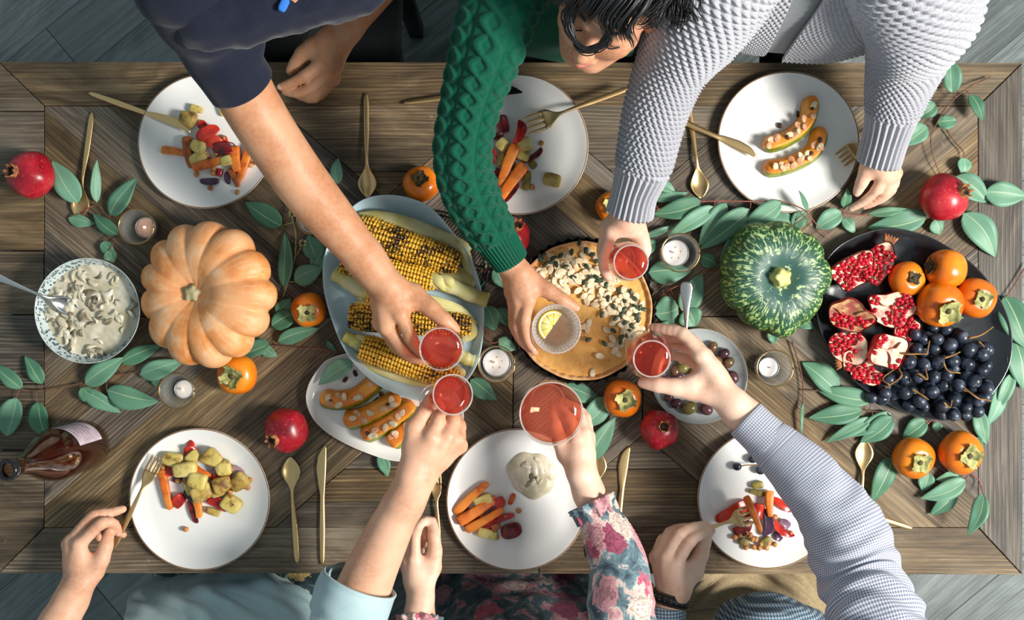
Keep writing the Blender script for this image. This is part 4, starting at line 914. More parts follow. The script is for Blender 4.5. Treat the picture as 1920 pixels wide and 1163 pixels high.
# heaped plate
for a in [('c', 304, 882, 319, 956, 14, PZ, 'long carrot stick beside the fork tines on the heaped plate'), ('c', 370, 940, 374, 971, 13, PZ, 'short carrot end at the foot of the heap'), ('g', 366, 878, 392, 894, 14, .022, 'orange pepper ring curl on the heap'),
          ('p', 352, 828, 362, 838, 13, PZ, 'smallest red pepper tip at the top of the heap'), ('p', 345, 852, 370, 844, 20, .010, 'red pepper piece near the top of the heap'), ('p', 312, 875, 325, 893, 18, .010, 'red pepper piece by the fork tines'), ('p', 325, 948, 346, 930, 24, PZ, 'curled red pepper at the lower side of the heap'),
          ('q', 352, 938, 369, 983, 11, PZ, 'thin red pepper strip pointing down from the heap'), ('p', 366, 886, 390, 894, 20, .016, 'red pepper inside the orange ring'), ('p', 396, 904, 417, 890, 16, .012, 'red pepper piece between potatoes on the heap'), ('p', 389, 934, 426, 953, 20, .010, 'broad bright red pepper low on the heap'),
          ('t', 306, 856, 345, 866, 25, .010, 'pale potato half, nearest the fork tines'), ('t', 325, 884, 370, 878, 27, .018, 'flat potato slice in the upper heap'), ('t', 356, 896, 390, 905, 30, .022, 'topmost potato chunk of the heap'), ('t', 350, 918, 368, 908, 22, .012, 'potato piece left under the topmost chunk'), ('u', 360, 932, 396, 916, 34, .016, 'golden potato chunk in the middle of the heap'),
          ('u', 388, 848, 418, 870, 30, .010, 'square browned potato at the top right of the heap'), ('t', 406, 884, 432, 874, 26, .012, 'small pale potato under the square one'), ('u', 402, 914, 434, 900, 32, .014, 'speckled potato chunk beside the red pepper'), ('u', 436, 918, 463, 892, 30, .008, 'browned potato chunk outermost on the heap'),
          ('t', 420, 934, 450, 954, 30, PZ, 'potato with an onion scrap at the lower right of the heap'), ('u', 386, 955, 414, 965, 14, PZ, 'browned potato wedge lying lowest on the heap'), ('t', 350, 866, 372, 850, 20, .012, 'potato scrap behind the pepper tip'), ('u', 396, 926, 418, 918, 18, .010, 'potato crumb between two chunks of the heap'),
          ('l', 432, 876, 456, 890, 15, .010, 'pale purple onion petal on the heap'), ('o', 322, 896, 340, 902, 14, PZ, 'dark onion petal by the red pepper'), ('o', 344, 920, 364, 940, 10, .010, 'dark onion sliver in the middle of the heap'), ('l', 398, 878, 408, 890, 14, .012, 'grey onion petal under the square potato'), ('o', 428, 944, 438, 954, 9, .024, 'dark onion scrap lying on a potato')]: veg(*a)
peas(zl(0, 763, 2.908, [(970, 405), (890, 330), (1150, 378), (1362, 398), (1350, 440), (1250, 370), (1185, 495), (1240, 488), (1012, 405), (1255, 460)]), 'roasted chickpea tucked into the heap of potatoes', 'chickpeas in the potato heap', .014)
peas([(348, 993)], 'single chickpea alone on the bare part of the heaped plate', None)
# plate with carrots and cream
for a in [('c', 852, 963, 914, 905, 16, PZ, 'uppermost carrot on the plate with cream'), ('c', 857, 980, 930, 935, 19, .010, 'second carrot from the top on the plate with cream'), ('c', 876, 994, 944, 954, 15, .016, 'third carrot from the top on the plate with cream'), ('p', 898, 994, 963, 964, 15, .010, 'glossy red strip under the third carrot'),
          ('p', 921, 950, 948, 936, 22, .010, 'red pepper with a char line near the cream'), ('q', 908, 962, 934, 946, 14, .012, 'red pepper bit between carrots by the cream'), ('g', 955, 948, 964, 926, 11, PZ, 'browned upright strip closest to the cream'), ('q', 866, 988, 900, 970, 10, PZ, 'dark strip between the second and third carrots'), ('q', 938, 1000, 978, 990, 28, PZ, 'blackened roasted tomato near the bare rim below the cream'),
          ('t', 888, 944, 922, 932, 20, PZ, 'potato slice between the first and second carrots'), ('t', 896, 996, 930, 1004, 16, PZ, 'potato scrap below the glossy red strip'), ('q', 870, 960, 884, 957, 9, PZ, 'small dark red scrap between the upper carrots'), ('d', 922, 992, 938, 984, 14, .010, 'browned carrot stub beside the blackened tomato')]: veg(*a)
peas(zl(800, 760, 2.885, [(497, 572), (300, 602), (372, 672), (378, 715), (268, 672), (350, 700), (430, 600)]), 'roasted chickpea among the carrots on the plate with cream', 'chickpeas beside the cream')
cd_ = W(998, 891, .012); cd_[2] = TT; dl = thing('cream_dollop', 'dollop of creamy mushroom stew on the plate with carrots', 'stew', cd_ + [0, 0, .0068])
n_ = 64; m_ = 26; th = np.linspace(0, 2 * np.pi, n_, endpoint=False); r_ = np.linspace(0, 1, m_); P = np.zeros((m_ + 1, n_, 3)); ol = M(44) * (1 + .06 * np.cos(2 * th + 1) + .05 * np.sin(3 * th) + .03 * np.sin(7 * th))
rr = np.r_[r_, 1.0]; P[..., 0] = cd_[0] + rr[:, None] * ol * np.cos(th); P[..., 1] = cd_[1] + rr[:, None] * ol * np.sin(th) * 1.02
hz = .013 * (1 - rr ** 2)[:, None] ** .6 + .0042 * snoise(P[..., :2], 100, 2) * (1 - rr ** 4)[:, None] + .003 * np.abs(snoise(P[..., :2], 210, 5)) * (1 - rr ** 4)[:, None]
P[..., 2] = TT + .0072 + np.maximum(hz, 0); P[-1, :, 2] = TT + .0068; obj('sauce', gridmesh(P), CREAM, dl)
rs = random.Random(5)
for i in range(16):
    a, q = rs.uniform(0, 6.28), M(34) * math.sqrt(rs.random()); L = rs.uniform(.012, .02)
    obj('mushroom_slice', xf(lump(L, L * .5, .006, .9, 10, 6, .15, 150, i), cd_ + [q * math.cos(a), q * math.sin(a), .0185 - .008 * (q / M(44)) ** 2], rs.uniform(0, 6), rs.uniform(-.5, .5)), MUSH if i % 2 else CREAM, dl)
# plate under the checked sleeve
for a in [('p', 1343, 975, 1402, 944, 26, PZ, 'large red pepper piece left of the lifted fork'), ('p', 1404, 954, 1434, 962, 30, .010, 'red pepper behind the carrot on the fork'), ('p', 1449, 936, 1486, 957, 17, PZ, 'bright red strip running under the checked sleeve'), ('p', 1446, 975, 1488, 1010, 14, .012, 'glossy red strip at the outer side of the pile'),
          ('q', 1376, 1000, 1412, 982, 18, PZ, 'red pepper piece under the fork head'), ('c', 1399, 931, 1427, 998, 12, .044, 'carrot stick caught on the lifted fork'), ('c', 1443, 922, 1443, 970, 14, .014, 'upright carrot stick with a browned end'), ('o', 1437, 955, 1440, 1006, 19, .012, 'dark purple onion running down the middle of the pile'),
          ('l', 1464, 976, 1481, 991, 15, .010, 'shiny onion petal beside the glossy red strip'), ('o', 1452, 1000, 1466, 1014, 12, PZ, 'small purple onion bit at the lower edge'), ('v', 1410, 912, 1430, 908, 12, PZ, 'small potato scrap above the pile'), ('v', 1403, 920, 1436, 928, 12, PZ, 'olive-green strip above the upright carrot'), ('v', 1424, 1022, 1446, 1010, 16, PZ, 'olive-green lump among the chickpeas'),
          ('v', 1386, 1012, 1404, 1020, 14, PZ, 'olive-brown lump at the lowest edge of the pile'), ('q', 1395, 960, 1408, 974, 14, PZ, 'dark roasted bit under the fork tines')]: veg(*a)
peas(zl(1200, 763, 2.907, [(515, 712), (568, 742), (578, 768), (580, 684), (620, 765), (612, 722), (660, 748), (700, 742), (632, 722), (735, 600), (735, 750), (822, 688), (545, 700), (690, 770), (600, 700), (650, 772)]), 'roasted chickpea in the pile under the lifted fork', 'chickpeas under the lifted fork', .014)
# ---------------------------------------------------------------- grapes
def grapemat():
    m, nt, b = mat('black_grape_skin', (28, 34, 50), .30); loc, r = rnd(nt); n1 = noise(nt, tc(nt, loc=loc), 60, 4)
    nt.links.new(ramp(nt, n1, [(.35, (24, 26, 34)), (.55, (48, 56, 72)), (.75, (112, 122, 136))]), b.inputs['Base Color'])
    nt.links.new(nd(nt, 'MapRange', {0: n1, 3: .2, 4: .5}).outputs[0], b.inputs['Roughness']); return m
GRP = grapemat(); GST = speckled('grape_stem', (150, 112, 56), (112, 76, 38), 60, .7)
GRM = mesh('grape', lump(.0285, .0265, .0265, 1, 20, 14)); GRM.materials.append(GRP)
gc = W(1755, 700, .02); gc[2] = TT + .007
gb = thing('grape_bunch', 'sprawling bunch of black grapes on the black platter', 'grapes', gc)
poly = [(1700, 620), (1740, 608), (1790, 615), (1835, 640), (1862, 655), (1850, 690), (1852, 720), (1868, 742), (1845, 768), (1800, 788), (1752, 776), (1700, 762), (1655, 752), (1636, 742), (1650, 716), (1692, 700), (1694, 660)]
def inside(x, y, pl):
    c = False
    for i in range(len(pl)):
        (x1, y1), (x2, y2) = pl[i], pl[i - 1]
        if (y1 > y) != (y2 > y) and x < (x2 - x1) * (y - y1) / (y2 - y1) + x1: c = not c
    return c
rs = random.Random(33); gp_ = []
for layer, (z, dmin, N) in enumerate([(.021, 22.5, 70), (.037, 25, 46)]):
    lp = []
    for _ in range(9000):
        x, y = rs.uniform(1630, 1872), rs.uniform(605, 790)
        if not inside(x, y, poly): continue
        if layer and not inside(x * 1.0 + (1755 - x) * -.10, y + (700 - y) * -.10, poly): continue
        if all(math.hypot(x - a, y - b_) > dmin for a, b_ in lp): lp.append((x, y))
        if len(lp) >= N: break
    gp_ += [(x, y, z + rs.uniform(-.002, .003)) for x, y in lp]
gp_ += [(1846, 653, .020), (1634, 745, .021), (1652, 748, .021)]
for i, (x, y, z) in enumerate(gp_):
    o = bpy.data.objects.new('grape', GRM); COL.objects.link(o); o.parent = gb; o.location = tuple(W(x, y, z) - LOC[gb]); o.rotation_euler = (rs.uniform(0, 6), rs.uniform(0, 6), rs.uniform(0, 6)); k = rs.uniform(.84, 1.08); o.scale = (k, k, k)
for pts in [[(1684, 662, .038), (1710, 664, .05), (1738, 664, .048)], [(1680, 680, .035), (1690, 705, .05), (1668, 722, .046), (1652, 735, .034)], [(1668, 722, .046), (1655, 710, .04), (1680, 690, .044)], [(1710, 730, .05), (1730, 742, .056), (1740, 750, .05)], [(1805, 725, .05), (1830, 745, .056), (1858, 752, .044)],
            [(1815, 635, .048), (1840, 628, .05), (1862, 613, .046)], [(1770, 672, .056), (1790, 665, .058), (1800, 660, .052)], [(1738, 664, .048), (1742, 640, .046)], [(1768, 680, .056), (1776, 695, .056), (1800, 700, .05)], [(1770, 755, .054), (1780, 765, .05), (1785, 750, .054)], [(1835, 640, .045), (1846, 650, .04)], [(1720, 700, .055), (1738, 712, .055), (1735, 690, .052)],
            [(1710, 664, .03), (1740, 690, .03), (1780, 720, .03), (1830, 740, .03)]]:
    c = cr(Wl(pts), 12); obj('stem', tube(c + .001 * snoise(c, 200, len(pts))[:, None], np.linspace(.0022, .0015, 12), 6), GST, gb)
sg = thing('grape_sprig', 'little grape sprig on the plate beside the checked cuff', 'grapes', W(1405, 870, .008))
for x, y, k in [(1382, 875, .62), (1411, 861, .62), (1426, 882, .66), (1420, 850, .6)]:
    o = bpy.data.objects.new('grape', GRM); COL.objects.link(o); o.parent = sg; o.location = tuple(W(x, y, .0155) - LOC[sg]); o.scale = (k, k, k)
obj('stem', tube(cr(Wl([(1376, 880, .016), (1395, 873, .022), (1415, 872, .022), (1430, 868, .018)]), 10), .0011, 6), GST, sg)
# ---------------------------------------------------------------- olives
OLM = [speckled('olive_skin_' + n, a, b_, 40, .22, .4, .62) for n, a, b_ in (('brown', (122, 92, 56), (86, 62, 42)), ('purple', (92, 56, 60), (58, 36, 42)), ('green', (120, 110, 58), (92, 78, 44)))]
OLS = [mesh('olive', lump(.0235, .0195, .0185, .95, 16, 11, .03, 90, i)) for i in range(3)]
for a, b_ in zip(OLS, OLM): a.materials.append(b_)
def olive(x, y, k, s, rz, label, z=.017, group='olives on the grey plate'):
    o = bpy.data.objects.new('olive', OLS[k]); COL.objects.link(o); o.location = tuple(W(x, y, z)); o.rotation_euler = (0, 0, rz); o.scale = (s,) * 3; return tag(o, label, 'olive', group)
for x, y, k, s, rz, lb in [(1336, 651, 0, 1, .9, 'brown olive topmost on the grey plate'), (1357, 663, 1, 1, .4, 'purple olive upper right on the grey plate'), (1345, 677, 0, .95, 2.4, 'brown olive half behind the knuckles, under the top two'), (1366, 680, 0, 1.05, .7, 'amber-brown olive in the right-hand row'), (1374, 708, 1, 1.15, 2, 'plump purple olive lowest in the right-hand row'), (1358, 700, 1, .95, 1.4, 'purple olive peeping from behind the hand edge'),
                           (1268, 757, 1, 1, .5, 'small purple olive below the thumb'), (1292, 765, 2, 1.4, .3, 'largest greenish olive at the bottom of the grey plate'), (1324, 768, 1, 1.15, -.3, 'purple olive bottommost right beside the wrist'), (1254, 745, 1, .9, .8, 'dark olive behind the thumb tip'),
                           (1278, 675, 0, 1, .4, 'brown olive inside the curl of the hand, upper'), (1280, 690, 2, 1.1, .2, 'greenish olive inside the curl of the hand'), (1265, 696, 0, 1, 2, 'brown olive against the glass bowl'), (1270, 707, 1, 1, .6, 'dark olive inside the curl of the hand, lower'), (1248, 712, 1, .9, .2, 'dark olive under the wine glass foot')]: olive(x, y, k, s, rz, lb)
for i, (x, y) in enumerate([(1300, 735), (1322, 742), (1318, 715), (1300, 700)]): olive(x, y, i % 3, 1, i * .8, 'olive lying under the hand that holds the wine glass')
# ---------------------------------------------------------------- broken pomegranate pieces
PITH = speckled('pomegranate_pith', (222, 190, 164), (196, 120, 104), 60, .6, .42, .62, .5, .002, (228, 206, 178), 34)
ARIL = speckled('pomegranate_aril', (200, 34, 52), (164, 16, 36), 60, .15, .4, .62, sss=.1)
RIND = speckled('pomegranate_rind', (196, 44, 48), (216, 92, 78), 40, .35, .4, .66)
MEMB = speckled('pomegranate_membrane', (196, 160, 110), (150, 70, 60), 60, .6, .4, .6, .3, .001)
AR1 = lump(.0120, .0090, .0094, .85, 8, 6)
def pompiece(x, y, L, w, rz, label, seed, tilt=0.0, fill=.75, memb=False, crown=None, hh=.036, z=.010):
    """a wedge of fruit: skin bowl below, pith face on top, arils nested in the face"""
    base = W(x, y, .03); base[2] = TT + z; t = thing('pomegranate_piece', label, 'pomegranate', base, 'broken pomegranate pieces')
    n = 36; th = np.linspace(0, 2 * np.pi, n, endpoint=False); rsd = np.random.RandomState(seed)
    ol = 1 + sum(rsd.uniform(-.09, .09) * np.cos(k * th + rsd.uniform(0, 6)) for k in (2, 3, 4, 5)); ex = spow(np.cos(th), .85) * M(L) / 2 * ol; ey = spow(np.sin(th), .85) * M(w) / 2 * ol
    rows = []
    for k, zz in [(0, 0), (.4, .001), (.72, .007), (.92, .018), (1.0, hh * .78), (.985, hh * .86)]: rows.append(np.c_[ex * k, ey * k, np.full(n, zz)])
    R = np.array(Matrix.Rotation(rz, 3, 'Z') @ Matrix.Rotation(tilt, 3, 'X')); fx = lambda v: ((np.asarray(v[0]) @ R.T + base + [0, 0, abs(math.sin(tilt)) * M(w) * .25],) + tuple(v[1:]))
    obj('rind', fx(gridmesh(np.array(rows))), RIND, t)
    fr = []; ztop = lambda X, Y, k: hh * .80 - .007 * np.cos(np.minimum(k, 1) * 1.5) + .005 * snoise(np.stack([X, Y], -1), 110, seed) * (1 - k ** 3)
    for k in np.linspace(0, 1, 12): fr.append(np.c_[ex * k * .95, ey * k * .95, ztop(ex * k, ey * k, k)])
    obj('pith', fx(gridmesh(np.array(fr))), MEMB if memb else PITH, t)
    for i in range(3):
        a = seed * 1.7 + i * 2.1; kk = np.linspace(.05, .92, 9); X = kk * M(L) * .46 * math.cos(a); Y = kk * M(w) * .46 * math.sin(a); Z = ztop(X, Y, kk); nn = np.array([-math.sin(a), math.cos(a), 0]) * .0007
        lo_ = np.c_[X, Y, Z - .003]; up_ = np.c_[X + .002 * np.sin(kk * 9), Y + .002 * np.cos(kk * 8), Z + .0075 * np.sin(kk * 2.9)]; obj('membrane', fx(gridmesh(np.stack([lo_ - nn, up_ - nn * .4, up_ + nn * .4, lo_ + nn], 1))), MEMB, t)
    r2 = random.Random(seed); g = G(); pts = []
    for _ in range(1500):
        a, q = r2.uniform(0, 6.283), math.sqrt(r2.random()) * .88; j = int(a / 6.2832 * n) % n; X, Y = ex[j] * q, ey[j] * q
        if snoise(np.array([X, Y]), 75, seed + 3) > fill - .38: continue
        if all((X - u) ** 2 + (Y - v_) ** 2 > .0074 ** 2 for u, v_ in pts):
            pts.append((X, Y)); zz = float(ztop(np.array(X), np.array(Y), q)); g.add(xf(AR1, (X, Y, zz + .0012), r2.uniform(0, 6), 0, r2.uniform(.3, 1.2)))
    if pts: obj('arils', fx(g.get()), ARIL, t, kind='stuff')
    if crown is not None:
        cx_, cy_ = M(L) / 2 * crown, 0; g = G()
        for i in range(5):
            a = (i - 2) * .35; g.add(tube([[cx_ * .92, .002 * (i - 2), hh * .62], [cx_ * 1.15, .004 * (i - 2), hh * .70], [cx_ * 1.33, .0065 * (i - 2), hh * .72]], [.0055, .004, .0012], 7))
        obj('calyx', fx(g.get()), CALYX, t)
    return t
pompiece(1593, 502, 86, 62, .55, 'pomegranate half with a dense face of red seeds, nearest the green pumpkin', 1, .25, .85, hh=.042)
pompiece(1650, 497, 84, 46, 1.15, 'pomegranate wedge with its crown sticking up at the top of the black platter', 2, -.2, .45, crown=1, hh=.045)
pompiece(1594, 582, 84, 58, -.35, 'pomegranate piece showing a dry brownish membrane and red skin underneath', 3, .35, .18, memb=True, hh=.046)
pompiece(1668, 574, 92, 62, -.05, 'pomegranate piece in the middle with its crown against a persimmon', 4, .15, .42, crown=1, hh=.046)
pompiece(1692, 614, 56, 42, .8, 'small pomegranate chunk packed with seeds, above the grapes', 5, .3, .9, hh=.032)
pompiece(1592, 655, 62, 70, .9, 'pomegranate chunk with a torn pale face beside the platter rim', 6, -.15, .35, crown=None, hh=.040)
pompiece(1650, 655, 66, 74, 1.25, 'pomegranate wedge with white chambers left of the grapes', 7, .3, .30, hh=.048)
pompiece(1610, 676, 70, 42, 3.3, 'pomegranate bit with a pointed crown overhanging the platter edge', 8, .1, .4, crown=1, hh=.036, z=.014)
pompiece(1626, 700, 58, 36, -.35, 'lowest and smallest pomegranate fragment on the black platter', 9, .15, .8, hh=.03)
# ---------------------------------------------------------------- tealights in glass holders
GLASS = glassm('clear_glass', (.95, .965, .96, 1)); GLASSR = glassm('ribbed_glass', (.94, .955, .95, 1), 1.0, (.85, .88, .86, 1), .12, .5, 260)
WAXP = mat('pink_wax', (226, 184, 168), .5, **{'Subsurface Weight': .3, 'Subsurface Radius': (.01, .006, .004)})[0]; WAXW = mat('white_wax', (228, 222, 220), .5, **{'Subsurface Weight': .3, 'Subsurface Radius': (.01, .006, .004)})[0]
ALU = mat('aluminium_cup', (200, 200, 205), .3, .9)[0]; WICK = mat('wick', (60, 48, 40), .9)[0]; RIMG = mat('gilt_rim', (190, 150, 90), .25, 1)[0]
FLM = bpy.data.materials.new('flame'); FLM.use_nodes = True; _e = FLM.node_tree.nodes['Principled BSDF']; _e.inputs['Base Color'].default_value = (1, .8, .5, 1); _e.inputs['Emission Color'].default_value = (1, .72, .38, 1); _e.inputs['Emission Strength'].default_value = 6
def holder(px, py, rpx, H, rb, label, clabel, wax, gilt=True, ribbed=True, lit=True, candoff=(0, 0), rc=.019, wet=False, tilt=(0, 0)):
    c = W(px, py, H); c[2] = TT; c[:2] += np.array(tilt); R = rpx * (CD - H) / CD / PX
    t = thing('candle_holder', label, 'candle holder', c, 'glass candle holders')
    fl = (lambda th, v: 1 + .02 * np.cos(22 * th) * np.clip(np.sin(v * np.pi * 2.0) * 2, 0, 1)) if ribbed else None
    obj('glass_wall', gridmesh(lathe([(0, 0), (rb * .9, 0), (rb, .004), (rb + (R - rb) * .5, H * .5), (R, H - .001), (R - .001, H), (R - .0022, H - .001), (rb + (R - rb) * .5 - .003, H * .5), (rb - .003, .008), (0, .007)], 110, fl) + c), GLASSR if ribbed else GLASS, t)
    a = np.linspace(0, 2 * np.pi, 65); obj('rim', tube(np.c_[c[0] + R * np.cos(a), c[1] + R * np.sin(a), np.full(65, TT + H)], .0012, 6), RIMG if gilt else GLASSR, t)
    cc = c + [candoff[0], candoff[1], .008]; k = thing('tealight', clabel, 'candle', cc, 'tealights')
    obj('cup', gridmesh(lathe([(0, 0), (rc, 0), (rc + .0005, .0165), (rc, .017), (rc - .0006, .0165), (rc - .0008, .001), (0, .001)], 36) + cc), ALU, k)
    obj('wax', gridmesh(lathe([(0, .002), (rc - .001, .002), (rc - .001, .0142), (rc - .003, .0150), (.004, .0138), (0, .0134)], 36) + cc), wax, k)
    obj('wick', tube([cc + [0, 0, .013], cc + [.0006, 0, .019]], .0009, 6), WICK, k)
    if wet:
        for i in range(5): b_ = i * 1.257 + .3; obj('wax_dimple', xf(lump(.004, .004, .002), cc + [.011 * math.cos(b_), .011 * math.sin(b_), .0142]), ALU, k)
    if lit:
        obj('flame', gridmesh(lathe([(0, .017), (.0020, .0195), (.0024, .022), (.0013, .027), (0, .032)], 12) + cc), FLM, k)
    return t
holder(255, 425, 33, .062, .025, 'amber-rimmed glass candle holder above the orange pumpkin', 'lit pinkish tealight in the holder above the orange pumpkin', WAXP, candoff=(.006, .001), rc=.0195)
holder(331, 733, 33, .062, .023, 'gold-rimmed ribbed glass holder over a long eucalyptus leaf', 'lit white tealight in the holder near the lone persimmon', WAXW, candoff=(.003, 0), rc=.018)
holder(584, 411, 28, .062, .022, 'glass candle holder half hidden beneath the bare forearm', 'unlit tealight beneath the bare forearm', WAXW, lit=False, rc=.018)
holder(931, 683, 34, .055, .033, 'scalloped glass holder between the blue platter and the tart', 'lit tealight between the blue platter and the tart', WAXW, candoff=(0, .001), rc=.0265, wet=True)
holder(1276, 474, 36, .06, .034, 'textured glass holder among leaves beside the green pumpkin', 'lit tealight in textured glass beside the green pumpkin', WAXW, candoff=(-.004, .001), rc=.0255, wet=True)
holder(1453, 691, 34, .06, .028, 'clear glass holder standing alone between olives and the black platter', 'unlit white tealight in the holder beside the olive plate', WAXW, lit=False, candoff=(-.003, 0), rc=.0195)
# ---------------------------------------------------------------- rosé bottle
BG = glassm('bottle_glass', (.80, .72, .62, 1), 1.0, (.12, .03, .02, 1), .10); ROSE = glassm('rose_wine_bottle', (.46, .10, .09, 1), .6, (.30, .02, .03, 1), .45)
PAPER = speckled('bottle_label_paper', (214, 196, 206), (196, 176, 190), 60, .7); FOIL = mat('bottle_mouth', (40, 38, 44), .15, .3)[0]; INK = mat('label_ink', (120, 104, 112), .8)[0]
bb = np.array([*W(164, 834)[:2], TT]); bt = thing('wine_bottle', 'half-full rosé wine bottle with a pale label at the table end', 'bottle', bb)
bp = [(.028, .004), (.040, .002), (.046, .006), (.0475, .02), (.0475, .15), (.0465, .165), (.040, .200), (.028, .238), (.019, .272), (.0155, .305), (.0150, .352)]
obj('glass', gridmesh(lathe([(0, .012)] + bp + [(.0125, .352), (.0128, .305), (.016, .274), (.025, .239), (.037, .200), (.044, .165), (.045, .15), (.045, .02), (.040, .006), (0, .014)], 56) + bb), BG, bt)
obj('wine', gridmesh(lathe([(0, .015), (.039, .008), (.0446, .02), (.0446, .15), (.0436, .165), (.040, .180), (0, .180)], 48) + bb), ROSE, bt)
obj('mouth_ring', gridmesh(lathe([(.0125, .334), (.0175, .334), (.0182, .340), (.0182, .350), (.0165, .355), (.0125, .355), (.0120, .344)], 40) + bb), FOIL, bt)
def bottle_patch(a0, a1, z0, z1, r, n=16, m=8): 
    a = np.linspace(a0, a1, n); z = np.linspace(z0, z1, m); P = np.zeros((m, n, 3)); P[..., 0] = r * np.cos(a); P[..., 1] = r * np.sin(a); P[..., 2] = z[:, None]
    Q = P.copy(); Q[..., :2] *= .9985; return gridmesh(np.concatenate([P, Q[:, ::-1]], 1) + bb)
obj('label', bottle_patch(.35, 2.5, .045, .155, .0481), PAPER, bt)
for i in range(6): obj('label_line', bottle_patch(.75 + .08 * (i % 2), 2.0 - .1 * (i % 3), .140 - i * .014, .1425 - i * .014, .0484, 10, 2), INK, bt)
# ---------------------------------------------------------------- wine glasses held over the table
WINE = glassm('rose_wine', (.95, .48, .38, 1), .8, lin(230, 84, 68), .38); WINEL = glassm('pale_rose_wine', (.96, .58, .46, 1), .8, lin(236, 124, 98), .24); WINED = glassm('deep_rose_wine', (.92, .40, .28, 1), .8, lin(206, 66, 48), .34)
GRIM = glassm('glass_rim', (.9, .86, .84, 1), 1.0, (.94, .84, .80, 1), .6)
def axis_frame(a, b):
    z = b - a; L = np.linalg.norm(z); z = z / L; x = np.cross((0, 1, 0), z); x /= np.linalg.norm(x); return np.stack([x, np.cross(z, x), z], 1), L
def wineglass(rim, foot, rpx, bulge, label, wine, level=.8, facets=0, footr=.033, bowl=.46):
    A, B = W(*foot), W(*rim); Q, L = axis_frame(A, B); R = rpx * (CD - rim[2]) / CD / PX; RB = R * bulge
    t = thing('wine_glass', label, 'glass', A, 'raised wine glasses'); pl = lambda v: (np.asarray(v[0]) @ Q.T + A,) + tuple(v[1:])
    zb = bowl * L; H = L - zb
    f = np.linspace(0, 1, 12); mid = np.array([RB * math.sin(min(1.0, (.06 + k) / .62) * math.pi / 2) ** .8 if k < .56 else RB + (R - RB) * ((k - .56) / .44) ** 1.6 for k in f]); mid[0] = .006
    prof = [(0, .004), (footr * .5, .003), (footr, .0005), (footr, .0022), (footr * .5, .0048), (.007, .009), (.0042, .02), (.0038, zb * .6), (.005, zb * .95)] + [(r_, zb + H * k) for r_, k in zip(mid, f)]
    inn = [(max(.001, r_ - .0016), zb + H * k + (.003 if k < .2 else 0)) for r_, k in zip(mid[::-1], f[::-1])] + [(0, zb + .004)]
    fl = (lambda th, v: 1 + .022 * np.cos(facets * th) * (np.abs(v - .56) < .14)) if facets else None
    obj('bowl_and_stem', pl(gridmesh(lathe(prof + inn, 72, fl))), GLASS, t)
    fk = np.linspace(.05, level, 9); rl = np.interp(fk, f, mid) - .0026
    obj('wine', pl(gridmesh(lathe([(0, zb + .006)] + [(r_, zb + H * k) for r_, k in zip(rl, fk)] + [(rl[-1] * .6, zb + H * level - .0004), (0, zb + H * level - .0006)], 64, (lambda th, v: 1 + .03 * np.cos(facets * th) * np.sin(v * 3.14)) if facets else None))), wine, t)
    a = np.linspace(0, 2 * np.pi, 65); obj('rim', pl(tube(np.c_[R * np.cos(a), R * np.sin(a), np.full(65, L)], .0014, 6)), GRIM, t)
    rf = footr; obj('foot_edge', pl(tube(np.c_[rf * np.cos(a), rf * np.sin(a), np.full(65, .0014)], .0011, 6)), GRIM, t); return t
wineglass((827, 655, .225), (838, 628, .07), 40, 1.02, 'stemmed coupe with cut facets held by the bare arm over the corn', WINE, .86, 18, .036, .50)
wineglass((849, 740, .265), (817, 751, .11), 37.5, 1.05, 'wine glass held low by its stem above the white platter', WINE, .80, 0, .030, .48)
wineglass((1034, 776, .27), (1027, 752, .10), 59, 1.02, 'broadest coupe of rosé, held over the plate with cream', WINEL, .78, 0, .031, .60)
wineglass((1222, 673, .25), (1203, 650, .06), 34, 1.36, 'tulip wine glass pinched between thumb and finger over the tart edge', WINED, .62, 0, .030, .42)
wineglass((1183, 492, .25), (1160, 487, .06), 32, 1.22, 'wine glass held beneath the grey ribbed cuff', WINE, .82, 0, .030, .42)
# lemon tumbler
tb = thing('tumbler', 'cut-glass tumbler of water held over the tart', 'glass', W(1043, 617, .07)); Q, L_ = axis_frame(W(1040, 614, .07), W(1043, 617, .155)); A_ = W(1040, 614, .07); pl_ = lambda v: (np.asarray(v[0]) @ Q.T + A_,) + tuple(v[1:])
R_ = 45 * (CD - .155) / CD / PX
cutf = lambda th, v: 1 + .022 * np.abs(np.sin(18 * th)) * (v > .25) * (v < .62)
obj('glass_wall', pl_(gridmesh(lathe([(0, 0), (.026, 0), (.0285, .004), (.031, .02), (.035, .045), (.040, .070), (R_, L_), (R_ - .002, L_), (.037, .070), (.032, .045), (.027, .018), (.022, .012), (0, .012)], 216, cutf))), glassm('cut_glass', (.93, .95, .95, 1), 1.0, (.92, .93, .92, 1), .32, .6, 150), tb)
a_ = np.linspace(0, 2 * np.pi, 73); obj('rim', pl_(tube(np.c_[R_ * np.cos(a_), R_ * np.sin(a_), np.full(73, L_)], .0014, 6)), GRIM, tb)
gb_ = G()
for i in range(48): gb_.add(xf(lump(.0042, .0042, .0034, 1, 7, 5), ((R_ + .0006) * math.cos(i * .1309), (R_ + .0006) * math.sin(i * .1309), L_ - .002)))
obj('beaded_edge', pl_(gb_.get()), GRIM, tb)
RIBG = glassm('cut_glass_rib', (.9, .92, .92, 1), 1.0, (.93, .94, .94, 1), .72)
for i in range(36):
    b_ = i * 2 * np.pi / 36; obj('cut_rib', pl_(tube([[.0285 * math.cos(b_), .0285 * math.sin(b_), .020], [.0345 * math.cos(b_), .0345 * math.sin(b_), .045], [.0405 * math.cos(b_), .0405 * math.sin(b_), .070]], .0016, 5)), RIBG, tb)
obj('water', pl_(gridmesh(lathe([(0, .013), (.024, .014), (.030, .040), (.0325, .050), (0, .0495)], 48))), glassm('water', (.96, .97, .97, 1)), tb)
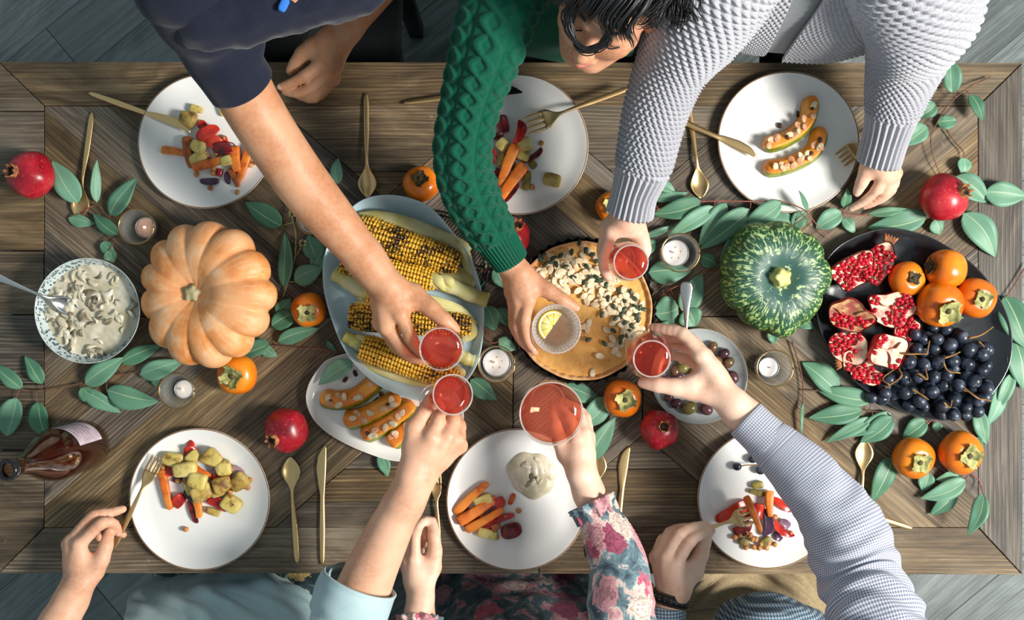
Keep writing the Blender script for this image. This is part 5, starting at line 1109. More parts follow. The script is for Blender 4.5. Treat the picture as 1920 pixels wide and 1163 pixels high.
LEM = speckled('lemon_flesh', (240, 228, 150), (226, 206, 96), 60, .35, sss=.2); LEMR = mat('lemon_rind', (222, 186, 40), .4)[0]; LEMW = mat('lemon_pith', (244, 238, 214), .5)[0]
lc = W(1037, 612, .128); ls = thing('lemon_slice', 'half slice of lemon floating in the tumbler', 'lemon', lc); an = math.radians(-128)
def half(r0, r1, z0, z1, a0=0, a1=math.pi, n=24):
    a = np.linspace(a0, a1, n); V = []; 
    for r_, z in ((r0, z0), (r1, z0), (r1, z1), (r0, z1)): V.append(np.c_[r_ * np.cos(a), r_ * np.sin(a), np.full(n, z)])
    P = np.stack(V, 1); P = np.concatenate([P[:1].mean(1, keepdims=True) + 0 * P[:1], P, P[-1:].mean(1, keepdims=True) + 0 * P[-1:]]); return xf(gridmesh(P), lc, math.radians(55), .22, .1)
obj('rind', half(.0268, .0288, -.003, .003), LEMR, ls); obj('pith', half(.0245, .0268, -.003, .0031), LEMW, ls)
for i in range(5): obj('segment', half(.002, .0245, -.003, .0028, i * .6283 + .02, i * .6283 + .605, 8), LEM, ls)
# ---------------------------------------------------------------- eucalyptus
def leafmat():
    m, nt, b = mat('eucalyptus_leaf', (70, 120, 96), .48); loc, r = rnd(nt); uv = nt.nodes.new('ShaderNodeTexCoord').outputs['UV']; s = nd(nt, 'SeparateXYZ', {0: uv}).outputs
    n1 = noise(nt, tc(nt, loc=loc), 30, 4)
    c = mixc(nt, r, lin(64, 112, 88), lin(110, 156, 132)); c = mixc(nt, ramp(nt, n1, [(.35, (0, 0, 0)), (.7, (255, 255, 255))]), c, mixc(nt, .3, c, lin(96, 140, 90)))
    mid = math_(nt, 'ABSOLUTE', math_(nt, 'SUBTRACT', s[0], .25)); k = math_(nt, 'LESS_THAN', mid, .008)
    vein = math_(nt, 'MULTIPLY', math_(nt, 'LESS_THAN', math_(nt, 'FRACT', math_(nt, 'ADD', math_(nt, 'MULTIPLY', s[1], 13), math_(nt, 'MULTIPLY', mid, 30))), .10), .16)
    c = mixc(nt, math_(nt, 'MAXIMUM', math_(nt, 'MULTIPLY', k, .8), vein), c, lin(168, 190, 150))
    nt.links.new(c, b.inputs['Base Color']); bump(nt, b, n1, .12, .001); b.inputs['Specular IOR Level'].default_value = .35; return m
LEAF = leafmat(); TWIG = speckled('eucalyptus_twig', (124, 84, 62), (92, 62, 46), 70, .7); RTWIG = speckled('red_twig', (158, 88, 72), (130, 72, 56), 70, .6); YTWIG = speckled('green_twig', (146, 136, 88), (116, 108, 66), 70, .6)
lr = random.Random(9)
def leaf(t, bx, by, tx, ty, w, hb=None, ht=None, arch=None, rnd_=.0, roll=None):
    hb = lr.uniform(.008, .013) if hb is None else hb; ht = lr.uniform(.003, .010) if ht is None else ht
    A, B = W(bx, by, hb), W(tx, ty, ht); d = B - A; L = np.linalg.norm(d); x = d / L; y = np.array([-x[1], x[0], 0]); y /= np.linalg.norm(y); z = np.cross(x, y)
    n = 14; k = np.linspace(0, 1, n); wd = M(w) / 2 * (np.sin(np.pi * k ** (.72 if not rnd_ else .85)) ** (.85 if not rnd_ else .6)) + .0003; wd[-1] = .0003
    arch = lr.uniform(.04, .10) * L if arch is None else arch; side = lr.uniform(-.05, .05) * L; fold = lr.uniform(.08, .28); roll = lr.uniform(-.25, .25) if roll is None else roll
    s = np.linspace(-1, 1, 7)
    c = A + d * k[:, None] + z * (arch * np.sin(np.pi * k))[:, None] + y * (side * np.sin(np.pi * k))[:, None]
    off = s[None, :] * wd[:, None]; T = c[:, None] + y * off[..., None] + z * (fold * np.abs(off) + roll * off + .0011 * np.sin(k * 11 + bx)[:, None] * np.abs(s)[None, :])[..., None]
    zmin = T[..., 2].min() - (TT + .0015)
    if zmin < 0: T[..., 2] -= zmin
    Bm = T[:, ::-1] - z * .0007; P = np.concatenate([T, Bm], 1); v = gridmesh(P)
    U = v[2].copy(); obj('leaf', (v[0], v[1], U), LEAF, t); return A
def branch(label, stems, leaves, twig=TWIG, origin=None, twr=.0016):
    p = stems[0][0] if stems else leaves[0][:2]; t = thing('eucalyptus_branch', label, 'eucalyptus', W(*(origin or p)[:2], 0), 'eucalyptus garland')
    P = []
    for s in stems:
        c = cr(np.array([[*W(q[0], q[1], q[2] if len(q) > 2 else .008)] for q in s]), max(10, 5 * len(s))); obj('stem', tube(c, np.linspace(twr, twr * .6, len(c)), 7), twig, t); P.append(c)
    P = np.concatenate(P) if P else None
    for l in leaves:
        A = leaf(t, *l[:5], **(l[5] if len(l) > 5 else {}))
        if P is not None:
            i = np.argmin(np.linalg.norm(P - A, axis=1)); dd = np.linalg.norm(P[i] - A)
            if .003 < dd < .05: obj('petiole', tube(cr([P[i], (P[i] + A) / 2 + [0, 0, .002], A], 7), .0009, 6), twig, t)
    return t
H = lambda a, b, **k: dict(hb=a, ht=b, **k)
branch('short eucalyptus spray around the gold spoon near the pomegranate at the table end', [[(150, 400), (182, 385), (203, 408), (224, 442)]], [(147, 380, 98, 302, 43, H(.016, .010)), (181, 380, 182, 300, 15, H(.01, .02, roll=.9)), (206, 404, 257, 334, 40, H(.008, .018)), (221, 440, 174, 401, 26, H(.010, .012)), (128, 408, 178, 420, 24, H(.004, .004)), (203, 470, 214, 492, 24), (190, 455, 216, 478, 22)])
branch('long eucalyptus branch passing under the stew bowl toward the ribbed candle glass', [[(-12, 712), (30, 728), (70, 733), (130, 724), (200, 706), (262, 697), (330, 668)]],
       [(42, 728, -12, 684, 28), (79, 720, 47, 668, 27), (30, 746, 12, 818, 42, dict(rnd_=1)), (70, 754, 86, 820, 37, dict(rnd_=1)), (160, 721, 233, 670, 38, H(.012, .02)), (228, 680, 304, 647, 30, H(.016, .012)), (154, 733, 227, 774, 30), (152, 728, 176, 756, 26), (200, 733, 298, 754, 44, H(.014, .010)), (262, 704, 344, 676, 36), (288, 692, 293, 726, 22)])
branch('thin green eucalyptus twig with buds between pumpkin, bare arm and blue platter', [[(531, 556), (542, 520), (553, 481, .014), (554, 440, .016), (548, 412, .018), (540, 385)], [(553, 484), (565, 462, .016), (568, 455)], [(541, 528), (556, 530), (574, 540)]],
       [(529, 423, 459, 379, 40, H(.014, .008)), (532, 538, 535, 436, 29), (552, 528, 606, 502, 38), (598, 486, 578, 440, 40), (546, 372, 566, 396, 22), (634, 345, 634, 296, 24), (510, 612, 562, 584, 36), (520, 590, 545, 560, 30), (590, 505, 610, 470, 30)], YTWIG)
_b = [o for o in bpy.data.objects if o.name.startswith('eucalyptus_branch')][-1]
for cx_, cy_ in ((547, 401), (567, 456)):
    for i in range(8): a = i * .785; obj('bud', xf(lump(.0055, .0035, .0035), W(cx_ + 6 * math.cos(a), cy_ + 5 * math.sin(a), .018 + .003 * (i % 2)), -a), YTWIG, _b)
branch('brown eucalyptus stem running from the orange pumpkin beneath the blue platter', [[(470, 648), (520, 648), (560, 652), (600, 655), (640, 664)]], [(521, 641, 598, 616, 28, H(.012, .012)), (505, 642, 446, 668, 30), (490, 650, 520, 668, 22), (612, 640, 630, 660, 10)])
branch('dark eucalyptus leaf lying on the rim of the white platter', [], [(662, 678, 597, 722, 34, H(.03, .028))]); branch('pale eucalyptus leaf tip showing under the white platter', [], [(712, 852, 727, 894, 24)])
branch('small eucalyptus leaves between the wire rack and the tart', [[(895, 505), (905, 508), (930, 512)], [(905, 590), (918, 640), (940, 640)]], [(904, 524, 897, 548, 17), (927, 503, 950, 542, 26), (908, 574, 928, 620, 40), (934, 578, 962, 614, 28), (935, 636, 968, 656, 26), (882, 712, 932, 750, 34)], RTWIG)
branch('leafy eucalyptus garland from the grey sleeve to the green pumpkin', [[(1226, 395, .02), (1270, 382, .02), (1315, 378, .024), (1362, 377, .026), (1420, 378, .028), (1465, 378, .032), (1508, 394, .034), (1530, 420, .02), (1556, 448)], [(1228, 562), (1262, 540), (1300, 525), (1340, 500)]],
       [(1224, 342, 1266, 360, 24), (1222, 372, 1290, 362, 20), (1315, 378, 1224, 402, 38, H(.024, .016)), (1340, 388, 1252, 444, 32, H(.022, .016)), (1362, 380, 1310, 462, 32, H(.02, .01)), (1406, 392, 1312, 468, 44, H(.022, .01)), (1465, 379, 1386, 430, 38, H(.032, .014)), (1488, 416, 1438, 408, 24), (1486, 424, 1514, 398, 30), (1208, 444, 1266, 422, 13), (1314, 482, 1346, 498, 28), (1216, 512, 1296, 508, 44), (1200, 470, 1230, 452, 30), (1280, 585, 1316, 512, 44), (1272, 576, 1228, 588, 52, dict(rnd_=1)), (1286, 580, 1304, 614, 46), (1400, 440, 1350, 490, 40), (1440, 380, 1500, 402, 26), (1230, 640, 1262, 600, 30), (1514, 396, 1498, 357, 11, H(.036, .04, roll=.7)), (1446, 618, 1451, 646, 22), (1490, 598, 1528, 616, 22)], RTWIG)
branch('airy eucalyptus branch by the left cuff of the grey cardigan, at the table corner', [[(1856, 145), (1815, 165, .016), (1780, 195, .018), (1757, 230, .016), (1745, 262, .014), (1752, 300, .012), (1764, 330)], [(1775, 244), (1792, 268), (1806, 284), (1808, 300)]],
       [(1786, 174, 1783, 106, 33, H(.02, .03)), (1819, 177, 1843, 228, 26, H(.02, .026)), (1754, 194, 1722, 220, 34), (1757, 230, 1793, 226, 27, dict(rnd_=1)), (1738, 236, 1693, 274, 38), (1805, 296, 1807, 330, 28), (1790, 332, 1852, 380, 46), (1846, 362, 1924, 368, 46), (1806, 400, 1866, 482, 52), (1738, 404, 1626, 428, 44), (1752, 412, 1762, 440, 30)])
branch('small eucalyptus twig pinched beneath the resting fingers', [[(1578, 398), (1600, 402), (1628, 405)], [(1578, 398), (1586, 388)]], [(1630, 402, 1704, 392, 17, H(.014, .02)), (1578, 398, 1530, 428, 36, dict(rnd_=1)), (1580, 411, 1603, 438, 22), (1583, 389, 1589, 354, 20, H(.012, .03))], RTWIG)
branch('broad eucalyptus leaves at the table edge beside the black platter', [[(1926, 495), (1905, 530), (1880, 566)]], [(1882, 556, 1928, 656, 56), (1902, 640, 1919, 730, 50), (1880, 720, 1850, 800, 32), (1832, 768, 1850, 834, 30), (1898, 700, 1868, 770, 26)])
branch('eucalyptus sprig below the black platter beside the checked sleeve', [[(1485, 640), (1500, 690), (1506, 732), (1503, 770)], [(1660, 772), (1640, 772), (1617, 769)], [(1506, 732), (1535, 733)]], [(1572, 733, 1504, 680, 46), (1634, 750, 1530, 730, 36), (1617, 769, 1516, 784, 38), (1634, 784, 1547, 830, 24), (1672, 774, 1594, 820, 28), (1673, 782, 1613, 830, 38, H(.014, .012)), (1506, 754, 1503, 822, 6)])
branch('eucalyptus leaves around the pair of persimmons at the table corner', [[(1748, 785), (1735, 800), (1718, 815)], [(1814, 880), (1826, 892), (1836, 903), (1843, 926, .02)]], [(1736, 788, 1692, 822, 34), (1757, 792, 1756, 810, 18), (1674, 856, 1635, 943, 40), (1740, 886, 1730, 922, 32), (1810, 900, 1726, 935, 34, H(.018, .014)), (1798, 888, 1755, 900, 24), (1792, 916, 1744, 966, 34), (1843, 926, 1815, 1004, 27, H(.045, .05, roll=.5)), (1825, 822, 1843, 842, 22)], RTWIG)
branch('rounded eucalyptus leaves below the tart by the persimmon', [], [(1052, 722, 1132, 756, 34), (1140, 746, 1082, 804, 42), (1106, 864, 1154, 782, 38, H(.008, .012))], origin=(1100, 760))
# ---------------------------------------------------------------- people
def skinmat(name, c1, c2, c3):
    m = speckled(name, c1, c2, 160, .5, .36, .68, .28, .0009, c3, 14); nt = m.node_tree; b = nt.nodes['Principled BSDF']
    b.inputs['Subsurface Weight'].default_value = .12; b.inputs['Subsurface Radius'].default_value = (.008, .003, .0015); b.inputs['Subsurface Scale'].default_value = .6; b.inputs['Specular IOR Level'].default_value = .4; return m
SKT = skinmat('tan_skin', (204, 146, 108), (192, 128, 90), (214, 160, 124)); SKB = skinmat('brown_skin', (204, 148, 114), (190, 130, 96), (216, 160, 128)); SKP = skinmat('fair_skin', (232, 188, 162), (222, 172, 146), (238, 200, 176)); SKW = skinmat('warm_skin', (220, 168, 138), (208, 152, 120), (230, 180, 150))
NAIL = {}
def nailmat(k):
    if k not in NAIL: NAIL[k] = mat('fingernail_' + k.name.split('_')[0], (232, 178, 160) if k is not SKB else (218, 160, 136), .28)[0]
    return NAIL[k]
FR = dict(T=[.0150, .0138, .0122, .0092], I=[.0122, .0106, .0094, .0078], M=[.0124, .0108, .0096, .0080], R=[.0118, .0102, .0090, .0075], P=[.0108, .0092, .0082, .0068])
def hi_arm(arm, hand, sz=1.0, vox=.0027, wr=.021):
    """forearm + hand as one surface. arm: [(px,py,h,r)...] down to the wrist; hand: finger letter -> 4 joints (px,py,h)"""
    A = np.array([W(*p[:3]) for p in arm]); AR = np.array([p[3] for p in arm]); F = {k: Wl(v) for k, v in hand.items()}
    allp = np.concatenate([A] + list(F.values())); fd = Field(allp.min(0) - .075, allp.max(0) + .075, vox)
    w = A[-1]; ax = F['I'][0] - F['P'][0]; ax /= np.linalg.norm(ax)
    fore = cr(np.c_[A, AR], max(8, 5 * len(A)))
    fd.chain(fore[:, :3], fore[:, 3], .004, .003)
    pv = fore[-6, :3]
    for s in (-1, 1): fd.chain([pv, w + ax * s * .010 * sz], [fore[-6, 3] * .82, wr * sz], .02)
    for i, k in enumerate('IMRP'):
        off = (.014, .005, -.005, -.013)[i] * sz; m0 = F[k][0]
        fd.chain([w + ax * off, w * .45 + m0 * .55 + ax * off * .2, m0], np.array([.0185, .0150, .0128]) * sz, .012, .01)
        fd.ell(m0, np.array([.0128, .0128, .0132]) * sz, None, .006)
    nrm = np.cross(ax, F['M'][0] - w); nrm /= np.linalg.norm(nrm); nrm = nrm * (1 if nrm[2] > 0 else -1)
    for k in 'IMR': fd.chain([w + nrm * .013 * sz, (w + F[k][0]) / 2 + nrm * .0125 * sz, F[k][0] + nrm * .0075 * sz], [.003, .0042 * sz, .0055 * sz], .006, .003); fd.ell(F[k][0] + nrm * .0035 * sz, np.array([.0112, .0112, .0112]) * sz, None, .004)
    fd.chain([w * .55 + F['I'][0] * .25 + F['P'][0] * .2, F['M'][0] * .75 + w * .25], np.array([.017, .014]) * sz, .015)
    for k in 'IMRP':
        r = np.array(FR[k]) * sz; p = F[k]; c = cr(np.c_[p, r], 10); fd.chain(c[:, :3], c[:, 3] * .97, .0028, .003)
        fd.ell(p[1], np.full(3, r[1] * 1.06), None, .004)
    r = np.array(FR['T']) * sz; p = F['T']; fd.chain([w + ax * .012 * sz, p[0], p[1]], [.018 * sz, r[0] * 1.15, r[1]], .016, .012)
    c = cr(np.c_[p[1:], r[1:]], 9); fd.chain(c[:, :3], c[:, 3], .008, .003); fd.ell(p[2], np.full(3, r[2] * 1.05), None, .004)
    fd.chain([p[0] * .4 + p[1] * .6, F['I'][0] * .72 + w * .28], [.0085 * sz, .0105 * sz], .014)
    return fd.mesh()
def nail(p, r, up=(0, 0, 1)):
    d = p[3] - p[2]; d /= np.linalg.norm(d); u = np.array(up, float) - d * np.dot(up, d); u /= np.linalg.norm(u) + 1e-9; s = np.cross(u, d); c = p[3] - d * r * .15 + u * r * .70
    v = lump(r * 1.9, r * 1.35, r * .55, .8, 12, 8); return (np.asarray(v[0]) @ np.stack([d, s, u]) + c, v[1])
def head_frame(F, U): F = np.array(F, float); F /= np.linalg.norm(F); U = np.array(U, float); U -= F * U.dot(F); U /= np.linalg.norm(U); return F, U, np.cross(F, U)
def head_mesh(C, F, U, neck, vox=.0034):
    F, U, R = head_frame(F, U); q = lambda r, f, u: C + R * r + F * f + U * u; Mx = np.stack([R, F, U], 1)
    fd = Field(np.minimum(C - .17, np.array(neck) - .08), np.maximum(C + .17, np.array(neck) + .08), vox)
    fd.ell(q(0, -.012, .03), (.074, .094, .085), Mx, .01); fd.ell(q(0, .022, -.028), (.061, .066, .082), Mx, .03); fd.ell(q(0, .058, -.092), (.026, .024, .022), Mx, .035)
    for s in (-1, 1):
        fd.ell(q(.036 * s, .060, -.026), (.026, .022, .026), Mx, .025); fd.chain([q(.050 * s, .02, -.055), q(.02 * s, .058, -.095)], [.018, .016], .025)
        fd.ell(q(.032 * s, .097, .006), (.019, .016, .013), Mx, .014, True); fd.ell(q(.032 * s, .0745, .004), (.0165, .0145, .0125), Mx, .003)
        fd.ell(q(.077 * s, -.008, -.012), (.011, .020, .032), Mx, .008); fd.ell(q(.0105 * s, .099, -.036), (.009, .010, .008), Mx, .006)
    fd.chain([q(-.046, .074, .027), q(-.012, .089, .022), q(.012, .089, .022), q(.046, .074, .027)], [.008, .009, .009, .008], .016, .01)
    fd.chain([q(0, .086, .016), q(0, .097, -.008), q(0, .110, -.032)], [.0075, .0085, .0115], .012, .006)
    fd.chain([q(-.021, .084, -.064), q(0, .0935, -.0605), q(.021, .084, -.064)], [.0035, .0062, .0035], .006, .004); fd.chain([q(-.019, .083, -.070), q(0, .0915, -.0735), q(.019, .083, -.070)], [.004, .0072, .004], .006, .004)
    fd.chain([q(0, -.012, -.05), np.array(neck)], [.052, .056], .03)
    return fd.mesh(), q
LIP = mat('lips', (204, 112, 104), .4)[0]; DKHAIR = None
def hairmat(name, col, col2):
    m, nt, b = mat(name, col, .42); n1 = noise(nt, nd(nt, 'Mapping', {'Vector': nt.nodes.new('ShaderNodeTexCoord').outputs['UV'], 'Scale': (30, 3, 1)}).outputs[0], 3, 3)
    nt.links.new(ramp(nt, n1, [(.35, col), (.7, col2)]), b.inputs['Base Color']); b.inputs['Anisotropic'].default_value = .5; return m
def face_bits(t, q, hair):
    obj('lips', (lambda g: g.get())(G().add(tube(cr([q(-.021, .0865, -.0645), q(-.008, .096, -.0615), q(0, .0965, -.063), q(.008, .096, -.0615), q(.021, .0865, -.0645)], 12), np.interp(np.linspace(0, 1, 12), [0, .5, 1], [.001, .0042, .001]), 8)).add(tube(cr([q(-.019, .086, -.0695), q(0, .095, -.0745), q(.019, .086, -.0695)], 12), np.interp(np.linspace(0, 1, 12), [0, .5, 1], [.001, .0052, .001]), 8))), LIP, t)
    for s in (-1, 1):
        obj('eyebrow', tube(cr([q(.014 * s, .0935, .028), q(.032 * s, .089, .034), q(.050 * s, .072, .030)], 10), np.interp(np.linspace(0, 1, 10), [0, .3, 1], [.0024, .003, .0012]), 6, flat=.6), hair, t)
        obj('eyelashes', tube(cr([q(.018 * s, .0885, .0), q(.032 * s, .0915, -.0045), q(.046 * s, .083, .0)], 10), .0014, 5), hair, t)
def strand(pts, r, n=16): 
    c = cr(pts, n); return tube(c, np.interp(np.linspace(0, 1, n), [0, .15, .7, 1], [r * .7, r, r * .8, r * .15]), 5)
def hair_cap(t, C, F, U, m, seed=0, n=200, length=.10, curl=.006, r=.0022, name='hair', low=-.02, fringe=.04):
    """a close shell over the skull plus locks combed back and down"""
    F, U, R = head_frame(F, U); q = lambda r_, f, u: C + R * r_ + F * f + U * u; g = G(); Mx = np.stack([R, F, U], 1)
    ph = np.linspace(0, math.pi * .62, 22); th = np.linspace(0, 2 * np.pi, 44, endpoint=False); P = np.zeros((22, 44, 3))
    for i, a in enumerate(ph):
        for j, b in enumerate(th):
            a2 = a * (.80 + .20 * (1 - math.cos(b - math.pi / 2 + math.pi)) * .5 * 2 if math.sin(b) > 0 else 1.12); a2 = min(a2, 1.15 if math.sin(b) > .35 else 1.95)
            P[i, j] = q(.079 * math.sin(a2) * math.cos(b), -.012 + .100 * math.sin(a2) * math.sin(b), .03 + .091 * math.cos(a2))
    P += .002 * snoise(P, 160, seed)[..., None]; g.add(gridmesh(P)); rsd = random.Random(seed)
    for i in range(n):
        b = rsd.uniform(0, 6.283); a = rsd.uniform(.05, 1.0) * (1.1 if math.sin(b) > .3 else 1.7); da = length / .09; pts = []
        for k in np.linspace(0, 1, 6):
            a2 = a + da * k * .6; rr = 1.02 + .05 * rsd.random() + .06 * k * (1 - k); cu = curl * math.sin(k * 9 + i)
            pts.append(q(.080 * rr * math.sin(a2) * math.cos(b + cu * 9) + cu, -.012 + .101 * rr * math.sin(a2) * math.sin(b + cu * 9), .03 + .092 * rr * math.cos(a2)))
            if math.sin(b) > .2 and a2 > 1.12: break
        if len(pts) > 2: g.add(strand(pts, r * rsd.uniform(.7, 1.3), 10))
    return obj(name, g.get(), m, t, kind='stuff'), q
def low_body(hip, chest, shR, shL, neckb, elbR, elbL, knR, knL, ftR, ftL, k=1.0, vox=.014):
    P = lambda v: np.array(v, float); hip, chest, shR, shL, neckb = map(P, (hip, chest, shR, shL, neckb)); pts = np.array([hip, chest, shR, shL, neckb, P(elbR), P(elbL), P(knR), P(knL), P(ftR), P(ftL)])
    fd = Field(pts.min(0) - .2, pts.max(0) + .2, vox); ax = (shL - shR); ax /= np.linalg.norm(ax)
    for s in (-1, 1): fd.chain([hip + ax * s * .075 * k, chest + ax * s * .065 * k], [.105 * k, .105 * k], .08)
    fd.chain([shR, shL], [.058 * k, .058 * k], .06); fd.chain([chest, neckb], [.10 * k, .06 * k], .05)
    for s, e, kn, ft, sg in ((shR, elbR, knR, ftR, -1), (shL, elbL, knL, ftL, 1)):
        fd.chain([s, P(e)], [.040 * k, .028 * k], .03); h = hip + ax * sg * .085 * k + [0, 0, -.03]
        fd.chain([h, P(kn)], [.082 * k, .058 * k], .05); fd.chain([P(kn), P(ft)], [.055 * k, .038 * k], .03)
        d = P(kn) - hip; d[2] = 0; d /= np.linalg.norm(d); fd.chain([P(ft) + [0, 0, -.0], P(ft) + d * .16 + [0, 0, -.02]], [.040 * k, .030 * k], .02)
    return fd.mesh()
def sdf_cloth(chains, vox=.007, fold=.004, ff=64, seed=0):
    pts = np.concatenate([np.array([p[:3] for p in c]) for c, _ in chains]); fd = Field(pts.min(0) - .22, pts.max(0) + .22, vox)
    for c, k in chains: c = np.array(c, float); fd.chain(c[:, :3], c[:, 3], k, .03)
    V, F = fd.mesh(); n = np.zeros_like(V); e1 = V[F[:, 1]] - V[F[:, 0]]; e2 = V[F[:, 3]] - V[F[:, 0]]; fn = np.cross(e1, e2)
    for i in range(4): np.add.at(n, F[:, i], fn)
    n /= np.linalg.norm(n, axis=1)[:, None] + 1e-12; return V + n * (fold * snoise(V * [1, 1, .6], ff, seed) + fold * .5 * snoise(V, ff * 2.3, seed + 1))[:, None], F
def sleeve(pts, nu, nv, disp=None, cuff=0.0, inner=.006, up=(0, 0, 1), flat=1.0, pre=3):
    """pts (px,py,h,r) from the shoulder to the cuff; a doubled edge turns back into the opening; uv in metres"""
    P = np.array([[p[0], p[1], TT + p[2], p[3]] if len(p) > 4 else [*W(*p[:3]), p[3]] for p in pts]); c = cr(P, nv); L = np.linalg.norm(np.diff(c[:, :3], axis=0), axis=1).sum()
    D = (lambda v, u: disp(v, u, L)) if disp else None; S = sweep(c[:, :3], c[:, 3], nu, up, False, flat, D)
    e = S[-1]; ctr = c[-1, :3]; ins = []
    for k, back in ((.95, 0), (.91, -.006), (.89, -.03)):
        t = c[-1, :3] - c[-3, :3]; t /= np.linalg.norm(t); ins.append(ctr + (e - ctr) * k + t * back + (t * .002 if back == 0 else 0))
    per = 2 * math.pi * float(c[:, 3].mean()); return gridmesh(np.concatenate([S, np.array(ins)]), True, per, L * (1 + 3.0 / nv))
def patch(rows, nu, nv, thick=.004, disp=None, fold=0.0, ff=30, seed=0):
    """cloth through rows of (px,py,h); uv in metres"""
    R = [cr(Wl(r), nu) for r in rows]; R = np.array(R); Q = np.stack([cr(R[:, i], nv) for i in range(nu)], 1)
    du = np.gradient(Q, axis=1); dv = np.gradient(Q, axis=0); n = np.cross(du, dv); n /= np.linalg.norm(n, axis=2)[..., None] + 1e-12
    if n[..., 2].mean() < 0: n = -n
    wu = np.linalg.norm(np.diff(Q[nv // 2], axis=0), axis=1).sum(); wv = np.linalg.norm(np.diff(Q[:, nu // 2], axis=0), axis=1).sum()
    o = np.zeros(Q.shape[:2])
    if fold: o = o + fold * snoise(Q, ff, seed)
    if disp: o = o + disp(np.linspace(0, wv, nv)[:, None], np.linspace(0, wu, nu)[None, :])
    T = Q + n * o[..., None]; B = Q - n * thick; g = G(); g.add(gridmesh(T, False, wu, wv)); g.add(gridmesh(B[:, ::-1], False, wu, wv))
    for a, b in ((T[0], B[0]), (T[-1], B[-1]), (T[:, 0], B[:, 0]), (T[:, -1], B[:, -1])): g.add(gridmesh(np.stack([a, (a + b) / 2 , b]), False, wu, .01))
    return g.get()
# ---- fabrics
def fabric(name, c1, c2, scale=300, rough=.9, bs=.3, coord='UV', c3=None):
    m = speckled(name, c1, c2, scale, rough, .35, .65, bs, .001, c3, 9, coord); m.node_tree.nodes['Principled BSDF'].inputs['Sheen Weight'].default_value = .15; m.node_tree.nodes['Principled BSDF'].inputs['Specular IOR Level'].default_value = .15; return m
NAVY = fabric('navy_jersey', (33, 37, 54), (26, 30, 45), 400, coord='Object'); BLACKT = fabric('black_trousers', (26, 28, 30), (18, 20, 22), 200, coord='Object'); GREYJ = fabric('grey_jersey', (150, 154, 158), (138, 142, 146), 400, coord='Object'); KHAKI = fabric('khaki_trousers', (166, 148, 116), (148, 130, 100), 200, coord='Object'); JEANS = fabric('grey_trousers', (70, 80, 76), (58, 68, 66), 200, coord='Object')
GREENK = fabric('emerald_knit', (9, 92, 68), (5, 72, 54), 700, .9, .9, 'UV'); GREENO = fabric('emerald_knit_body', (9, 88, 66), (5, 72, 54), 300, .9, .5, 'Object'); GREYK = fabric('pale_grey_knit', (184, 184, 190), (164, 164, 172), 500, .95, .5, 'UV'); DENIM = fabric('pale_chambray', (172, 198, 202), (150, 178, 184), 700, .9, .3, 'Object', (184, 206, 208))
def gingham(name, coord='UV', per=.0046, base=(120, 124, 146), white=(226, 228, 234)):
    m, nt, b = mat(name, base, .85); t = nt.nodes.new('ShaderNodeTexCoord').outputs[coord]; s = nd(nt, 'SeparateXYZ', {0: t}).outputs
    st = lambda o: math_(nt, 'GREATER_THAN', math_(nt, 'SINE', math_(nt, 'MULTIPLY', o, 6.2832 / per)), -.1)
    a, c = st(s[0]), st(s[1]); k = math_(nt, 'MULTIPLY', math_(nt, 'ADD', a, c), .5)
    nt.links.new(ramp(nt, k, [(0, white), (.5, tuple((x + y) // 2 for x, y in zip(base, white))), (1, base)]), b.inputs['Base Color']); b.inputs['Specular IOR Level'].default_value = .2; return m
GING = gingham('checked_shirting'); GINGO = gingham('checked_shirting_body', 'Object', .006, (70, 88, 108), (176, 196, 206))
def floral(name, coord, sc, base, base2, pet, dark):
    m, nt, b = mat(name, base, .75); v = tc(nt, coord); w = nd(nt, 'VectorMath', {0: v, 1: nd(nt, 'VectorMath', {0: nd(nt, 'TexNoise', {'Vector': v, 'Scale': sc * 4.5, 'Detail': 4}).outputs['Color'], 1: (.62 / sc,) * 3}, operation='MULTIPLY').outputs[0]}).outputs[0]
    bg = ramp(nt, noise(nt, v, sc * 1.5, 5, .65, .6), [(.36, dark), (.43, base), (.52, base2), (.58, pet[1]), (.64, pet[2]), (.70, base)])
    vo = nd(nt, 'TexVoronoi', {'Vector': w, 'Scale': sc}); d = vo.outputs['Distance']; pc = nd(nt, 'SeparateColor', {0: vo.outputs['Color']}).outputs
    col = ramp(nt, pc[0], [(0, pet[0]), (.3, pet[1]), (.6, pet[2]), (.8, pet[3])], 'CONSTANT')
    ring = ramp(nt, math_(nt, 'FRACT', math_(nt, 'MULTIPLY', d, 5.2)), [(.0, (255, 255, 255)), (.55, (214, 214, 214)), (.95, (140, 140, 140))])
    col = mixc(nt, .75, col, ring, 'MULTIPLY')
    k = math_(nt, 'MULTIPLY', math_(nt, 'LESS_THAN', d, .50), math_(nt, 'GREATER_THAN', pc[1], .18)); nt.links.new(mixc(nt, k, bg, col), b.inputs['Base Color'])
    b.inputs['Sheen Weight'].default_value = .1; return m
FLOR = floral('flowered_blouse', 'UV', 17, (84, 108, 118), (118, 142, 150), [(204, 96, 122), (232, 206, 192), (226, 160, 166), (166, 76, 104)], (58, 70, 84)); FLORO = floral('flowered_dress', 'Object', 17, (44, 62, 70), (62, 86, 94), [(150, 72, 92), (168, 116, 120), (122, 50, 74), (176, 150, 144)], (28, 38, 44)); FLORY = floral('flowered_skirt', 'Object', 20, (40, 66, 74), (50, 80, 88), [(226, 188, 120), (214, 206, 180), (222, 170, 96), (40, 66, 74)], (30, 46, 54))
